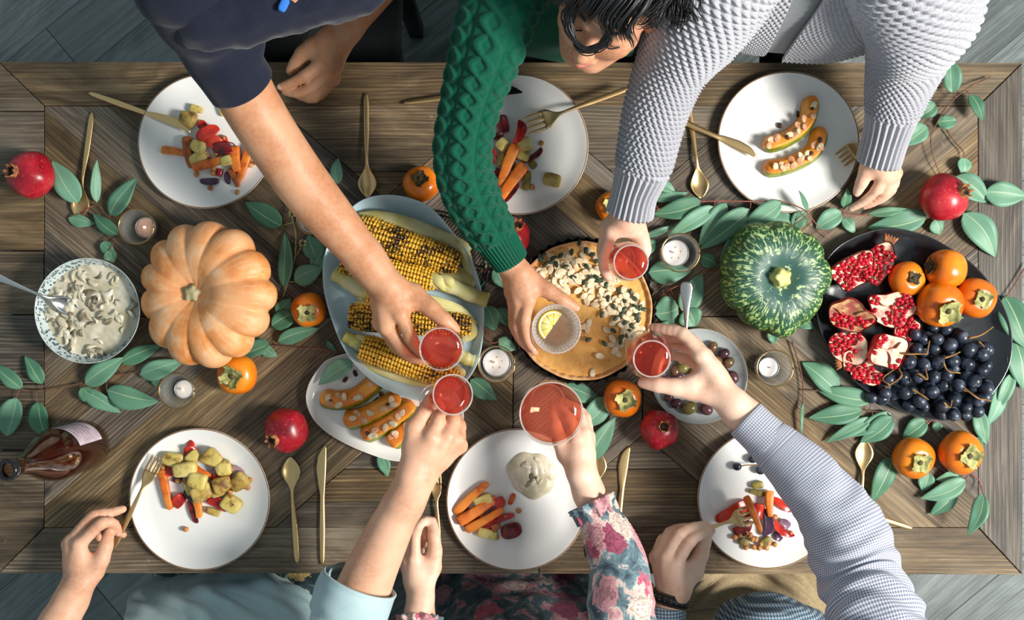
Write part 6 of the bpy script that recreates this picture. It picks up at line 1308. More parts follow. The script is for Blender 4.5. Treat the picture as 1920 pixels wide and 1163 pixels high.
# ---- knit reliefs; (v, u, L): v 0..1 along, u angle
def cable(v, u, L, amp=.0052, ncol=6, per=.056, cuff=.055):
    s = v * L; a = (u / (2 * np.pi) * ncol) % 1.0 - .5; col = np.floor(u / (2 * np.pi) * ncol); ph = 2 * np.pi * s / per + col * np.pi
    h = 0
    for sg in (0, np.pi):
        c = .27 * np.sin(ph + sg); hh = np.exp(-((a - c) / .125) ** 4) * (1 + .28 * np.cos(ph + sg)); h = np.maximum(h, hh)
    h = h - .35 * np.exp(-((np.abs(a) - .5) / .06) ** 2) + .10 * np.cos(2 * np.pi * s / .005 + 6 * a)
    rib = .30 * np.cos(u * 34) - .35; k = 1 / (1 + np.exp(-(s - (L - cuff)) / .002)); return amp * (h * (1 - k) + rib * k)
def moss(v, u, L, amp=.0058, nst=32, row=.0098, cuff=.085, ncr=26):
    s = v * L; r = s / row; x = u / (2 * np.pi) * nst + .5 * np.floor(r) + .25 * np.sin(r * 2 * np.pi)
    h = (np.abs(np.sin(np.pi * x)) ** .8) * (np.abs(np.sin(np.pi * r)) ** .7) * 1.6 - .8 + .5 * snoise(np.stack(np.broadcast_arrays(u * .5, s * 30), -1), 1.6, 7)
    rib = .55 * np.sign(np.cos(u * ncr)) * np.abs(np.cos(u * ncr)) ** .6 - .2; k = 1 / (1 + np.exp(-(s - (L - cuff)) / .003)); return amp * (h * (1 - k) + rib * k)
def mossp(sv, su, amp=.0036, st=.0095, row=.0095):
    r = sv / row; x = su / st + .5 * np.floor(r); return amp * (np.abs(np.sin(np.pi * x)) ** .8 * np.abs(np.sin(np.pi * r)) ** .7 * 1.6 - .8)
def folds(amp, seed, f=26.0, lo=.0, hi=1.0):
    def d(v, u, L):
        q = np.stack(np.broadcast_arrays(np.cos(u) * .9 + v * 1.5, np.sin(u) * .9, v * L * f), -1); return amp * (snoise(q, 2.4, seed) + .5 * snoise(q, 5.5, seed + 2)) * np.clip((v - lo) * 8, 0, 1) * np.clip((hi - v) * 10, 0, 1)
    return d
def person(label, loc): return thing('person', label, 'person', loc, 'people round the table')
def body(t, parts, m, nails=None):
    g = G()
    for p in parts: g.add(p)
    obj('body', g.get(), m, t)
    for p, r in (nails or []): obj('fingernail', nail(p, r), nailmat(m), t)
def chair(x, y, face, label):
    t = thing('dining_chair', label, 'chair', (x, y, 0), 'chairs at the table'); f = 1 if face > 0 else -1
    obj('seat', box((x, y, .43), (.40, .40, .03)), BLACKW, t); obj('backrest', box((x, y - f * .20, .70), (.38, .025, .20)), BLACKW, t)
    for sx in (-.17, .17):
        obj('leg', box((x + sx, y + f * .17, .208), (.035, .035, .416)), BLACKW, t); obj('leg', box((x + sx, y - f * .195, .40), (.035, .03, .80)), BLACKW, t)
BLACKW = mat('black_chair_paint', (30, 32, 34), .5)[0]
HD = lambda **k: k
def legs(hx, hy, sg, d=.40): return dict(knR=None)
def seated(hx, hy, s, shR, shL, chest, neckb, elbR, elbL, k=1.0):
    """s=+1: faces up the picture (+y). returns body surface; knees go under the table"""
    hip = (hx, hy, .56); kn = lambda e: (hx + e * .11, hy + s * .40, .54); ft = lambda e: (hx + e * .12, hy + s * .34, .065)
    e = s
    return low_body(hip, chest, shR, shL, neckb, elbR, elbL, kn(e), kn(-e), ft(e), ft(-e), k), hip, kn(e), kn(-e), ft(e), ft(-e)
def trousers(t, m, hip, kR, kL, fR, fL, k=1.0, name='trousers', fold=.004):
    hip = np.array(hip); kR, kL, fR, fL = map(np.array, (kR, kL, fR, fL)); a = np.sign(kR[0] - kL[0])
    c = lambda p, r: [*p, r]
    obj(name, sdf_cloth([([c(hip + [a * .07, 0, .03], .118 * k), c(hip + [-a * .07, 0, .03], .118 * k)], .03), ([c(hip + [a * .085, 0, -.02], .098 * k), c(kR, .072 * k)], .05), ([c(hip + [-a * .085, 0, -.02], .098 * k), c(kL, .072 * k)], .05), ([c(kR, .07 * k), c(fR + [0, 0, .05], .052 * k)], .03), ([c(kL, .07 * k), c(fL + [0, 0, .05], .052 * k)], .03)], .012, fold, 70, 3), m, t)
    for f in (fR, fL):
        s = np.sign(kR[1] - hip[1]); obj('shoe', sdf_cloth([([[f[0], f[1] - s * .03, .045, .047], [f[0], f[1] + s * .17, .038, .036]], .02)], .012, .0, 1, 1), SHOE, t)
SHOE = mat('dark_shoe', (40, 36, 34), .5)[0]
def top(t, name, m, hip, chest, shR, shL, k=1.0, drop=.06, fold=.005, seed=1, vox=.0085, extra=(), nk=None):
    hip, chest, shR, shL = map(lambda v: np.array(v, float), (hip, chest, shR, shL)); ax = shL - shR; ax /= np.linalg.norm(ax); ch = []
    for s in (-1, 1): ch.append(([[*(hip + ax * s * .08 * k + [0, 0, drop]), .118 * k], [*(chest + ax * s * .065 * k), .118 * k]], .08))
    ch.append(([[*shR, .068 * k], [*shL, .068 * k]], .06)); ch += list(extra)
    if nk is not None: q = chest * .25 + np.array(nk) * .75; ch.append(([[*chest, .112 * k], [*q, .096 * k]], .05))
    return obj(name, sdf_cloth(ch, vox, fold, 70, seed), m, t)
HB = hairmat('black_hair', (16, 16, 17), (44, 44, 46)); HBR = hairmat('brown_hair', (60, 40, 28), (92, 66, 46)); HDB = hairmat('dark_brown_hair', (40, 28, 22), (70, 50, 38))
# ============ 1: navy polo shirt, upper left =============================================
R_ = dict(T=[(775, 553, .172), (806, 577, .182), (833, 601, .185), (853, 618, .178)], I=[(752, 590, .190), (770, 634, .180), (786, 657, .166), (800, 668, .156)], M=[(726, 614, .178), (753, 652, .160), (772, 670, .148), (795, 675, .140)], R=[(714, 606, .158), (742, 648, .134), (766, 668, .124), (790, 674, .118)], P=[(713, 592, .140), (735, 634, .112), (758, 655, .106), (785, 662, .102)])
armR = [(437, 130, .35, .050), (470, 195, .31, .0485), (522, 278, .275, .0470), (580, 360, .24, .0455), (640, 432, .215, .0395), (690, 492, .195, .0315), (722, 536, .180, .0255)]
L_ = dict(T=[(590, 88, .055), (569, 100, .05), (556, 118, .045), (545, 133, .04)], I=[(602, 119, .062), (572, 142, .062), (548, 155, .055), (527, 163, .048)], M=[(616, 136, .056), (583, 164, .050), (558, 174, .044), (535, 172, .038)], R=[(622, 146, .042), (590, 182, .036), (572, 182, .028), (556, 178, .022)], P=[(624, 148, .028), (600, 178, .022), (586, 180, .018), (574, 178, .014)])
armL = [(735, -70, .13, .043), (705, -30, .11, .041), (675, 12, .085, .036), (645, 55, .062, .029), (628, 80, .055, .024)]
p1 = person('person in a navy polo shirt reaching a bare arm across the corn', (-.42, .86, 0))
shR, shL, nb, ch = W(392, 10, .46), W(660, -60, .43), W(520, -95, .50), np.array([-.42, .70, TT + .22])
bd, hip, kR, kL, fR, fL = seated(-.42, .88, -1, shR, shL, ch, nb, W(440, 140, .35), W(735, -70, .13), 1.05)
hC = np.array([-.40, .665, TT + .60]); (hm, q) = head_mesh(hC, (.1, -.85, -.45), (0, -.4, 1), nb, .006)
body(p1, [bd, hm, hi_arm(armR, R_, 1.10), hi_arm(armL, L_, 1.02)], SKT, [(Wl(R_['T']), .0088), (Wl(L_['I']), .0078)])
face_bits(p1, q, HDB); hair_cap(p1, hC, (.1, -.85, -.45), (0, -.4, 1), HDB, 3, 140, .06)
trousers(p1, BLACKT, hip, kR, kL, fR, fL, 1.05)
polo = top(p1, 'polo_shirt', NAVY, hip, ch, shR, shL, 1.08, .05, .007, 2, nk=nb)
obj('sleeve', sleeve([(440, -120, .46, .080), (362, -60, .48, .088), (375, 0, .45, .084), (405, 70, .40, .070), (430, 125, .365, .0585), (452, 160, .337, .0565)], 90, 70, folds(.008, 4, 22, .05, .9), flat=1.0), NAVY, p1)
obj('sleeve', sleeve([(650, -90, .44, .085), (700, -100, .36, .075), (740, -90, .24, .06)], 50, 30, folds(.004, 5)), NAVY, p1)
pv = np.array([v.co for v in polo.data.vertices]) + LOC[p1]; hh_ = pv[:, 2] - TT; k_ = CD / (CD - hh_); px_ = CX + pv[:, 0] * PX * k_; py_ = CY - pv[:, 1] * PX * k_; near = np.hypot(px_ - 533, py_ - 7) < 10
bz = float(hh_[near].max()) if near.any() else .3
obj('chest_badge', xf(lump(.024, .013, .006, .6, 14, 8, .3, 300, 3), W(533, 7, bz + .002), 1.1, .4), mat('blue_embroidery', (30, 110, 200), .7)[0], p1, label='small bright blue stitched badge')
# ============ 2: green cable jumper, face visible =========================================
R2 = dict(T=[(998, 528, .145), (1026, 544, .152), (1053, 561, .150), (1079, 577, .142)], I=[(992, 562, .160), (984, 604, .150), (990, 637, .140), (1000, 656, .134)], M=[(975, 566, .150), (970, 612, .134), (984, 645, .124), (1003, 661, .118)], R=[(964, 560, .134), (964, 610, .114), (980, 642, .106), (1000, 655, .102)], P=[(958, 548, .120), (964, 592, .098), (978, 620, .092), (992, 636, .088)])
arm2 = [(893, 390, .205, .030), (915, 428, .19, .028), (938, 466, .170, .0255), (967, 510, .153, .0190)]
F2, U2 = (-.405, -.821, .401), (.22, .34, .91)
Ff, Uf, Rf = head_frame(F2, U2); hC2 = W(1113, 108, .42) - Ff * .115 + Uf * .032 + np.array([-.021, -.003, 0])
p2 = person('dark-haired person in an emerald cable-knit jumper, face turned down, holding the tumbler', (.13, .86, 0))
nb2 = np.array([.17, .655, TT + .27]); shR2, shL2, ch2 = W(950, -40, .30), np.array([.33, .70, TT + .26]), np.array([.14, .70, TT + .10])
bd, hip, kR, kL, fR, fL = seated(.13, .86, -1, shR2, shL2, ch2, nb2, W(868, 290, .26), np.array([.40, .60, TT + .03]), .92)
(hm, q2) = head_mesh(hC2, F2, U2, nb2, .0026)
arm2l = [(1180, 30, .06, .032), (1150, 45, .04, .026), (1120, 60, .03, .021)]
body(p2, [bd, hm, hi_arm(arm2, R2, .96, wr=.0170)], SKB, [(Wl(R2['T']), .0082), (Wl(R2['I']), .0070)])
face_bits(p2, q2, HB)
trousers(p2, BLACKT, hip, kR, kL, fR, fL, .95)
top(p2, 'jumper', GREENO, hip, ch2, shR2, shL2, .95, .06, .006, 5, extra=[([[*shL2, .062], [.40, .60, TT + .05, .055]], .04), ([[.40, .60, TT + .05, .055], [.30, .50, TT + .035, .045]], .03)])
obj('sleeve', sleeve([(1040, -130, .29, .065), (985, -70, .30, .074), (945, -10, .31, .068), (915, 85, .31, .0615), (884, 190, .28, .0500), (868, 285, .25, .0480), (884, 365, .21, .0465), (925, 440, .178, .0400), (958, 491, .158, .0340)], 270, 380, cable), GREENK, p2)
obj('jumper_front', patch([[(950, -40, .22), (1060, -40, .24), (1210, -40, .22)], [(960, 20, .15), (1060, 20, .17), (1200, 20, .15)], [(972, 78, .07), (1070, 84, .09), (1192, 80, .07)], [(985, 108, .015), (1075, 114, .02), (1186, 110, .015)]], 80, 60, .005, None, .008, 70, 4), GREENO, p2)
# hair: shell, combed locks, the ringlet over the brow and loose curls
h2, _ = hair_cap(p2, hC2, F2, U2, HB, 7, 520, .10, .004, .0019)
qq = lambda r_, f, u: hC2 + Rf * r_ + Ff * f + Uf * u
g = G(); rs = random.Random(17)
for i in range(150):   # side-swept fringe from the parting over the forehead
    a = rs.uniform(-.055, .075); e = rs.uniform(-.008, .008)
    g.add(strand([qq(a * .8 - .01, .03, .117), qq(a, .075 + e, .100), qq(a * 1.0 + .006, .098 + e, .070), qq(a * 1.02 + .012 * (1 if a > 0 else -1), .100 + e, .047 - .012 * rs.random())], .0019 * rs.uniform(.7, 1.2), 12))
for i in range(74):   # ringlet looping across the brow
    e = [rs.gauss(0, .0032) for _ in range(6)]; s = rs.uniform(.90, 1.08)
    g.add(strand([qq(.046 + e[0], .090, .070 + e[1]), qq(.047 * s + e[2], .101, .038 + e[3]), qq(.034 * s + e[4], .112 + e[0] * .5, .014 + e[1]), qq(.008 + e[2], .122 + e[3] * .5, .003 + e[4]), qq(-.013 * s + e[0], .118 + e[5] * .5, .014 + e[1]), qq(-.021 * s + e[3], .108, .036 + e[2]), qq(-.014, .100, .062 + e[4])], .0015 * rs.uniform(.7, 1.2), 24))
for i in range(46):    # wavy locks falling over the shoulder beside the cardigan, and a few on the far side
    sd = 1 if i % 6 == 0 else -1; b = rs.uniform(-1.3, .35); st = qq(sd * .080 * math.cos(b), -.012 + .10 * math.sin(b), .0 + .095 * rs.random())
    en = (W(rs.uniform(1195, 1312), rs.uniform(-30, 56), rs.uniform(.44, .50)) if sd < 0 else st + Rf * .03 - np.array([0, 0, .10])); ph = rs.uniform(0, 6.28); am = rs.uniform(.005, .011); fr_ = rs.uniform(7, 11)
    for j in range(15):
        n_ = 20; k = np.linspace(0, 1, n_)[:, None]; off = np.array([rs.gauss(0, .0035) for _ in range(3)]); sp = 1 + .5 * k
        c = st + (en - st) * k + np.array([0, 0, .02]) * np.sin(k * 2.6) + off * sp + (np.array([0, 1.0, .3]) * np.cos(k * fr_ + ph) + np.array([.6, 0, .8]) * np.sin(k * fr_ + ph)) * am * np.minimum(1, k * 2.5) * (1 + .15 * rs.random())
        g.add(tube(c, np.linspace(.0018, .0006, n_) * rs.uniform(.7, 1.2), 4))
obj('hair_locks', g.get(), HB, p2, kind='stuff', label='loose black curls and a ringlet over the brow')
# ============ 3: pale grey chunky cardigan ================================================
R3 = dict(T=[(1192, 425, .13), (1202, 446, .135), (1208, 468, .135), (1202, 490, .128)], I=[(1147, 436, .158), (1133, 478, .150), (1132, 503, .138), (1142, 522, .128)], M=[(1139, 432, .142), (1130, 470, .128), (1134, 497, .118), (1148, 512, .11)], R=[(1138, 428, .124), (1132, 462, .108), (1138, 488, .10), (1152, 500, .096)], P=[(1142, 424, .106), (1140, 452, .092), (1146, 474, .086), (1158, 486, .084)])
arm3 = [(1210, 290, .215, .036), (1195, 340, .19, .033), (1180, 385, .168, .028), (1174, 408, .155, .0235)]
L3 = dict(T=[(1633, 305, .062), (1624, 322, .06), (1616, 342, .052), (1607, 361, .040)], I=[(1654, 331, .066), (1643, 356, .052), (1619, 378, .032), (1596, 391, .018)], M=[(1667, 334, .058), (1660, 362, .044), (1640, 378, .028), (1621, 387, .016)], R=[(1676, 330, .046), (1671, 356, .032), (1655, 372, .02), (1640, 380, .013)], P=[(1680, 324, .034), (1677, 346, .024), (1666, 360, .016), (1654, 368, .012)])
arm3l = [(1690, 190, .135, .036), (1675, 240, .105, .032), (1660, 280, .08, .026), (1651, 299, .07, .022)]
p3 = person('person in a chunky pale grey cardigan, one hand resting beside a plate', (.50, .86, 0))
shR3, shL3, ch3, nb3 = W(1335, -100, .40), W(1690, -120, .40), np.array([.48, .74, TT + .18]), W(1500, -150, .46)
bd, hip, kR, kL, fR, fL = seated(.50, .88, -1, shR3, shL3, ch3, nb3, W(1255, 190, .28), W(1728, 70, .22), .98)
hC3 = np.array([.49, .69, TT + .62]); (hm, q) = head_mesh(hC3, (-.05, -.9, -.4), (0, -.35, 1), nb3, .006)
body(p3, [bd, hm, hi_arm(arm3, R3, .98, wr=.0200), hi_arm(arm3l, L3, .90, wr=.0190)], SKP, [(Wl(L3['T']), .0082)])
face_bits(p3, q, HBR); hair_cap(p3, hC3, (-.05, -.9, -.4), (0, -.35, 1), HBR, 4, 160, .12)
trousers(p3, BLACKT, hip, kR, kL, fR, fL, 1.0)
obj('grey_top_front', patch([[(1440, -60, .42), (1500, -60, .43), (1600, -60, .42)], [(1440, 20, .33), (1500, 20, .335), (1570, 20, .33)], [(1420, 70, .22), (1460, 72, .225), (1510, 72, .22)], [(1410, 96, .11), (1440, 98, .115), (1480, 100, .11)]], 40, 40, .003, None, .003, 40, 2), GREYJ, p3)
top(p3, 'grey_top', GREYJ, hip, ch3, shR3, shL3, .98, .05, .003, 6, nk=nb3)
obj('sleeve', sleeve([(1420, -170, .46, .10), (1362, -60, .43, .096), (1318, 20, .38, .086), (1262, 120, .30, .0615), (1230, 210, .25, .0540), (1207, 310, .205, .0480), (1190, 362, .183, .0405), (1181, 400, .165, .0420)], 224, 400, moss), GREYK, p3)
obj('sleeve', sleeve([(1650, -190, .48, .10), (1700, -80, .43, .108), (1724, 10, .34, .100), (1706, 90, .23, .074), (1683, 170, .155, .0560), (1664, 245, .110, .0425), (1647, 304, .078, .0405)], 224, 400, lambda v, u, L: moss(v, u, L, .0056, 34, .0098, .095, 24)), GREYK, p3)
obj('cardigan_front', patch([[(1300, -50, .43), (1400, -50, .46), (1500, -50, .46)], [(1320, 10, .35), (1400, 10, .37), (1482, 10, .37)], [(1334, 62, .24), (1400, 66, .26), (1456, 66, .26)], [(1338, 82, .15), (1395, 94, .15), (1438, 100, .14)], [(1345, 86, .10), (1400, 100, .10), (1430, 104, .09)]], 150, 130, .006, mossp), GREYK, p3)
obj('cardigan_front', patch([[(1572, -50, .46), (1640, -50, .47), (1760, -60, .46)], [(1540, 10, .37), (1610, 10, .38), (1722, 10, .38)], [(1496, 72, .26), (1580, 76, .27), (1680, 62, .25)], [(1472, 106, .14), (1560, 110, .14), (1650, 90, .14)], [(1466, 116, .10), (1550, 118, .10), (1636, 98, .11)]], 160, 130, .006, mossp), GREYK, p3)
obj('cardigan_belt', patch([[(1302, 96, .14), (1325, 92, .145), (1345, 90, .14)], [(1300, 118, .11), (1335, 112, .115), (1366, 100, .11)], [(1301, 142, .085), (1330, 140, .09), (1374, 108, .09)], [(1302, 148, .075), (1332, 143, .08), (1376, 112, .08)]], 50, 44, .006, mossp), GREYK, p3, label='loose belt end of the cardigan')
# ============ 4: chambray shirt, lower left ================================================
L4 = dict(T=[(176, 1072, .066), (190, 1050, .072), (199, 1024, .070), (204, 998, .060)], I=[(150, 1020, .080), (190, 982, .078), (213, 982, .062), (222, 998, .046)], M=[(135, 1014, .066), (174, 969, .064), (206, 962, .054), (230, 955, .046)], R=[(130, 1020, .050), (170, 978, .044), (208, 992, .034), (231, 1003, .028)], P=[(131, 1030, .036), (160, 992, .028), (178, 1000, .024), (186, 1010, .020)])
arm4l = [(90, 1210, .10, .040), (112, 1165, .085, .036), (132, 1128, .072, .0295), (147, 1094, .066, .0255)]
R4 = dict(T=[(775, 838, .208), (776, 802, .212), (794, 775, .204), (806, 748, .192)], I=[(808, 818, .222), (822, 788, .212), (824, 764, .196), (814, 750, .182)], M=[(838, 816, .214), (850, 790, .198), (844, 768, .180), (828, 757, .170)], R=[(856, 824, .198), (862, 800, .178), (852, 778, .162), (836, 766, .156)], P=[(862, 836, .180), (862, 812, .158), (852, 792, .146), (838, 780, .142)])
arm4 = [(640, 1185, .165, .052), (672, 1125, .170, .0500), (700, 1060, .178, .0450), (735, 985, .190, .0385), (762, 935, .198, .0325), (782, 892, .205, .0275)]
p4 = person('person in a rolled-sleeve chambray shirt raising a low-held wine glass, fork in the other hand', (-.58, -.90, 0))
shR4, shL4, ch4, nb4 = np.array([-.36, -.78, TT + .32]), np.array([-.76, -.80, TT + .30]), np.array([-.57, -.85, TT + .10]), np.array([-.56, -.80, TT + .40])
bd, hip, kR, kL, fR, fL = seated(-.58, -.92, 1, shR4, shL4, ch4, nb4, W(640, 1185, .165), W(80, 1230, .10), .96)
hC4 = np.array([-.55, -.77, TT + .52]); (hm, q) = head_mesh(hC4, (.1, .9, -.35), (0, .3, 1), nb4, .006)
body(p4, [bd, hm, hi_arm(arm4l, L4, 1.0), hi_arm(arm4, R4, 1.08)], SKW, [(Wl(L4['T']), .0090), (Wl(L4['I']), .0078)])
face_bits(p4, q, HDB); hair_cap(p4, hC4, (.1, .9, -.35), (0, .3, 1), HDB, 5, 160, .12)
trousers(p4, FLORY, hip, kR, kL, fR, fL, 1.0, 'skirt')
top(p4, 'shirt', DENIM, hip, ch4, shR4, shL4, .98, .05, .007, 7, nk=nb4)
obj('skirt_lap', patch([[(520, 1170, .0), (580, 1165, .01), (650, 1170, -.02)], [(520, 1110, -.07), (575, 1105, -.05), (632, 1112, -.09)], [(515, 1055, -.13), (570, 1052, -.11), (622, 1058, -.15)]], 40, 40, .004, None, .006, 80, 4), FLORY, p4)
obj('shirt_front', patch([[(250, 1330, .13), (330, 1325, .14), (430, 1320, .15), (560, 1325, .14), (610, 1330, .13)], [(232, 1180, .03), (330, 1180, .05), (450, 1180, .06), (600, 1190, .05), (650, 1190, .04)], [(240, 1128, -.06), (330, 1118, -.02), (440, 1110, .0), (545, 1110, .0), (600, 1130, -.02)], [(262, 1100, -.12), (340, 1092, -.09), (440, 1082, -.06), (520, 1084, -.04), (560, 1106, -.05)], [(285, 1082, -.15), (360, 1072, -.14), (440, 1062, -.10), (490, 1066, -.08), (540, 1084, -.08)]], 110, 90, .004, (lambda sv, su: .006 * np.sin(su * 70 + 9 * sv + 2 * np.sin(sv * 30)) * np.sin(sv * 18 + su * 6)), .005, 70, 3), DENIM, p4)
obj('sleeve', sleeve([(-.42, -.82, .30, .085, 1), (-.365, -.75, .28, .080, 1), (-.325, -.65, .215, .070, 1), (660, 1130, .180, .0640), (672, 1108, .180, .0640)], 80, 70, folds(.009, 9, 26, 0, .86)), DENIM, p4)
obj('rolled_cuff', sleeve([(648, 1158, .178, .0690), (662, 1125, .181, .0720), (675, 1092, .181, .0700)], 80, 20, folds(.003, 3, 30)), DENIM, p4)
obj('sleeve', sleeve([(-.70, -.82, .29, .08, 1), (-.79, -.78, .25, .072, 1), (-.86, -.70, .16, .062, 1), (85, 1222, .11, .055)], 60, 40, folds(.006, 2)), DENIM, p4)
# ============ 5: flowered dress ============================================================
L5 = dict(T=[(811, 1064, .062), (816, 1034, .066), (814, 1004, .062), (811, 978, .052)], I=[(778, 1046, .072), (780, 1000, .072), (793, 979, .060), (806, 976, .048)], M=[(766, 1048, .060), (775, 1006, .054), (792, 994, .044), (800, 1010, .036)], R=[(762, 1054, .046), (770, 1016, .040), (788, 1006, .032), (796, 1022, .026)], P=[(762, 1062, .032), (770, 1030, .026), (784, 1022, .022), (792, 1034, .018)])
arm5l = [(782, 1215, .085, .032), (785, 1175, .075, .028), (788, 1126, .066, .0215)]
R5 = dict(T=[(1062, 852, .156), (1050, 826, .160), (1042, 798, .154), (1036, 772, .142)], I=[(1080, 822, .170), (1066, 784, .160), (1050, 766, .146), (1036, 760, .134)], M=[(1095, 812, .160), (1084, 776, .146), (1064, 758, .132), (1046, 752, .122)], R=[(1102, 818, .144), (1098, 784, .126), (1080, 764, .114), (1058, 756, .108)], P=[(1104, 828, .128), (1102, 798, .108), (1088, 778, .098), (1070, 768, .094)])
arm5 = [(1140, 1020, .175, .033), (1122, 970, .172, .029), (1106, 930, .168, .0255), (1092, 888, .165, .0215)]
p5 = person('person in a dark flowered dress lifting the broadest glass, sleeve gathered at the wrist', (.03, -.92, 0))
shR5, shL5, ch5, nb5 = np.array([.20, -.77, TT + .32]), np.array([-.15, -.80, TT + .30]), np.array([.03, -.85, TT + .08]), np.array([.03, -.80, TT + .39])
bd, hip, kR, kL, fR, fL = seated(.03, -.92, 1, shR5, shL5, ch5, nb5, W(1165, 1130, .20), W(780, 1235, .10), .92)
hC5 = np.array([.05, -.80, TT + .51]); (hm, q) = head_mesh(hC5, (.1, .9, -.35), (0, .3, 1), nb5, .006)
body(p5, [bd, hm, hi_arm(arm5l, L5, .88, wr=.018), hi_arm(arm5, R5, .92, wr=.0185)], SKP, [(Wl(L5['T']), .0078), (Wl(L5['I']), .0066)])
face_bits(p5, q, HBR); hair_cap(p5, hC5, (.1, .9, -.35), (0, .3, 1), HBR, 6, 160, .14)
trousers(p5, FLORO, hip, kR, kL, fR, fL, 1.0, 'dress_skirt', .006)
top(p5, 'dress_bodice', FLORO, hip, ch5, shR5, shL5, .95, .05, .006, 8, nk=nb5)
obj('dress_front', patch([[(880, 1330, .12), (950, 1320, .13), (1020, 1320, .13), (1080, 1330, .12)], [(830, 1185, .0), (920, 1180, .05), (1010, 1180, .05), (1110, 1185, .0)], [(820, 1130, -.08), (910, 1122, -.03), (1010, 1122, -.03), (1116, 1130, -.08)], [(816, 1090, -.14), (910, 1085, -.11), (1010, 1085, -.11), (1112, 1090, -.14)], [(815, 1062, -.16), (910, 1060, -.14), (1010, 1060, -.14), (1110, 1062, -.16)]], 90, 60, .004, None, .012, 85, 5), FLORO, p5)
smock = lambda v, u, L: folds(.008, 12, 24, 0, .74)(v, u, L) + .0016 * np.clip((v - .80) * 20, 0, 1) * np.cos(u * 22) * np.cos(v * L * 900) + .006 * np.clip((v - .955) * 30, 0, 1) * (1 + np.cos(u * 11)) + .004 * np.clip((v - .72) * 8, 0, 1) * 0
obj('sleeve', sleeve([(.14, -.82, .30, .080, 1), (.195, -.75, .29, .072, 1), (.205, -.63, .255, .064, 1), (1164, 1130, .22, .058), (1160, 1060, .195, .0520), (1140, 1006, .182, .0460), (1122, 968, .175, .0375), (1110, 942, .170, .0345)], 132, 200, smock), FLOR, p5)
obj('sleeve', sleeve([(-.11, -.82, .29, .07, 1), (-.165, -.77, .23, .062, 1), (-.18, -.69, .13, .052, 1), (785, 1190, .085, .043), (787, 1158, .072, .033)], 110, 90, smock), FLOR, p5)
# ============ 6: checked shirt, watch =====================================================
R6 = dict(T=[(1292, 728, .178), (1266, 726, .182), (1234, 722, .180), (1205, 718, .170)], I=[(1314, 664, .196), (1281, 627, .188), (1250, 618, .174), (1224, 614, .160)], M=[(1322, 668, .178), (1294, 637, .160), (1266, 632, .146), (1244, 634, .138)], R=[(1324, 682, .158), (1296, 654, .138), (1268, 648, .126), (1248, 650, .118)], P=[(1320, 698, .140), (1294, 676, .118), (1270, 668, .108), (1252, 668, .102)])
arm6 = [(1470, 860, .20, .040), (1430, 812, .192, .034), (1402, 784, .186, .0285), (1376, 762, .182, .0265)]
L6 = dict(T=[(1300, 1072, .066), (1313, 1042, .070), (1320, 1018, .068), (1327, 998, .062)], I=[(1268, 1058, .088), (1294, 1016, .094), (1315, 1003, .082), (1333, 996, .070)], M=[(1250, 1044, .080), (1274, 1002, .086), (1301, 989, .074), (1324, 985, .062)], R=[(1238, 1040, .064), (1256, 1000, .068), (1284, 990, .054), (1304, 990, .044)], P=[(1230, 1046, .048), (1242, 1012, .048), (1264, 1004, .036), (1282, 1006, .028)])
arm6l = [(1240, 1215, .085, .036), (1250, 1165, .080, .032), (1256, 1130, .076, .0255), (1261, 1108, .074, .0230)]
p6 = person('person in a fine checked shirt and khaki trousers with a wristwatch, pinching a tulip glass', (.52, -.92, 0))
shR6, shL6, ch6, nb6 = np.array([.615, -.75, TT + .39]), np.array([.32, -.80, TT + .34]), np.array([.52, -.87, TT + .12]), np.array([.53, -.82, TT + .44])
bd, hip, kR, kL, fR, fL = seated(.52, -.94, 1, shR6, shL6, ch6, nb6, W(1602, 1050, .27), W(1236, 1225, .09), 1.06)
hC6 = np.array([.54, -.765, TT + .56]); (hm, q) = head_mesh(hC6, (-.1, .9, -.35), (0, .3, 1), nb6, .006)
body(p6, [bd, hm, hi_arm(arm6, R6, 1.06), hi_arm(arm6l, L6, 1.02, wr=.0185)], SKP, [(Wl(R6['T']), .0090), (Wl(L6['I']), .0078), (Wl(L6['M']), .0078)])
face_bits(p6, q, HDB); hair_cap(p6, hC6, (-.1, .9, -.35), (0, .3, 1), HDB, 7, 140, .06)
trousers(p6, KHAKI, hip, kR, kL, fR, fL, 1.06, 'trousers', .007)
obj('trouser_lap', patch([[(1255, 1150, -.16), (1330, 1140, -.10), (1420, 1140, -.12), (1510, 1140, -.10), (1590, 1150, -.16)], [(1258, 1100, -.18), (1335, 1095, -.12), (1420, 1095, -.15), (1500, 1095, -.12), (1580, 1100, -.18)], [(1262, 1055, -.18), (1340, 1050, -.13), (1420, 1050, -.16), (1490, 1050, -.13), (1570, 1055, -.18)]], 110, 60, .004, (lambda sv, su: .0045 * np.sin(sv * 150 + 30 * (su - .17) ** 2 * 20 + np.sin(su * 30)) * (.4 + .6 * np.abs(np.sin(su * 9)))), .003, 85, 9), KHAKI, p6)
top(p6, 'shirt', GINGO, hip, ch6, shR6, shL6, 1.06, .06, .006, 10, nk=nb6)
obj('shirt_front', patch([[(1360, 1335, .13), (1420, 1330, .14), (1500, 1330, .14), (1560, 1335, .13)], [(1330, 1190, .02), (1400, 1180, .05), (1480, 1180, .05), (1560, 1190, .02)], [(1345, 1150, -.04), (1400, 1138, -.01), (1480, 1138, -.01), (1545, 1155, -.04)], [(1362, 1128, -.085), (1405, 1116, -.07), (1470, 1120, -.07), (1530, 1142, -.085)], [(1372, 1120, -.10), (1406, 1110, -.095), (1465, 1115, -.095), (1522, 1138, -.10)]], 80, 50, .004, None, .006, 80, 4), GINGO, p6)
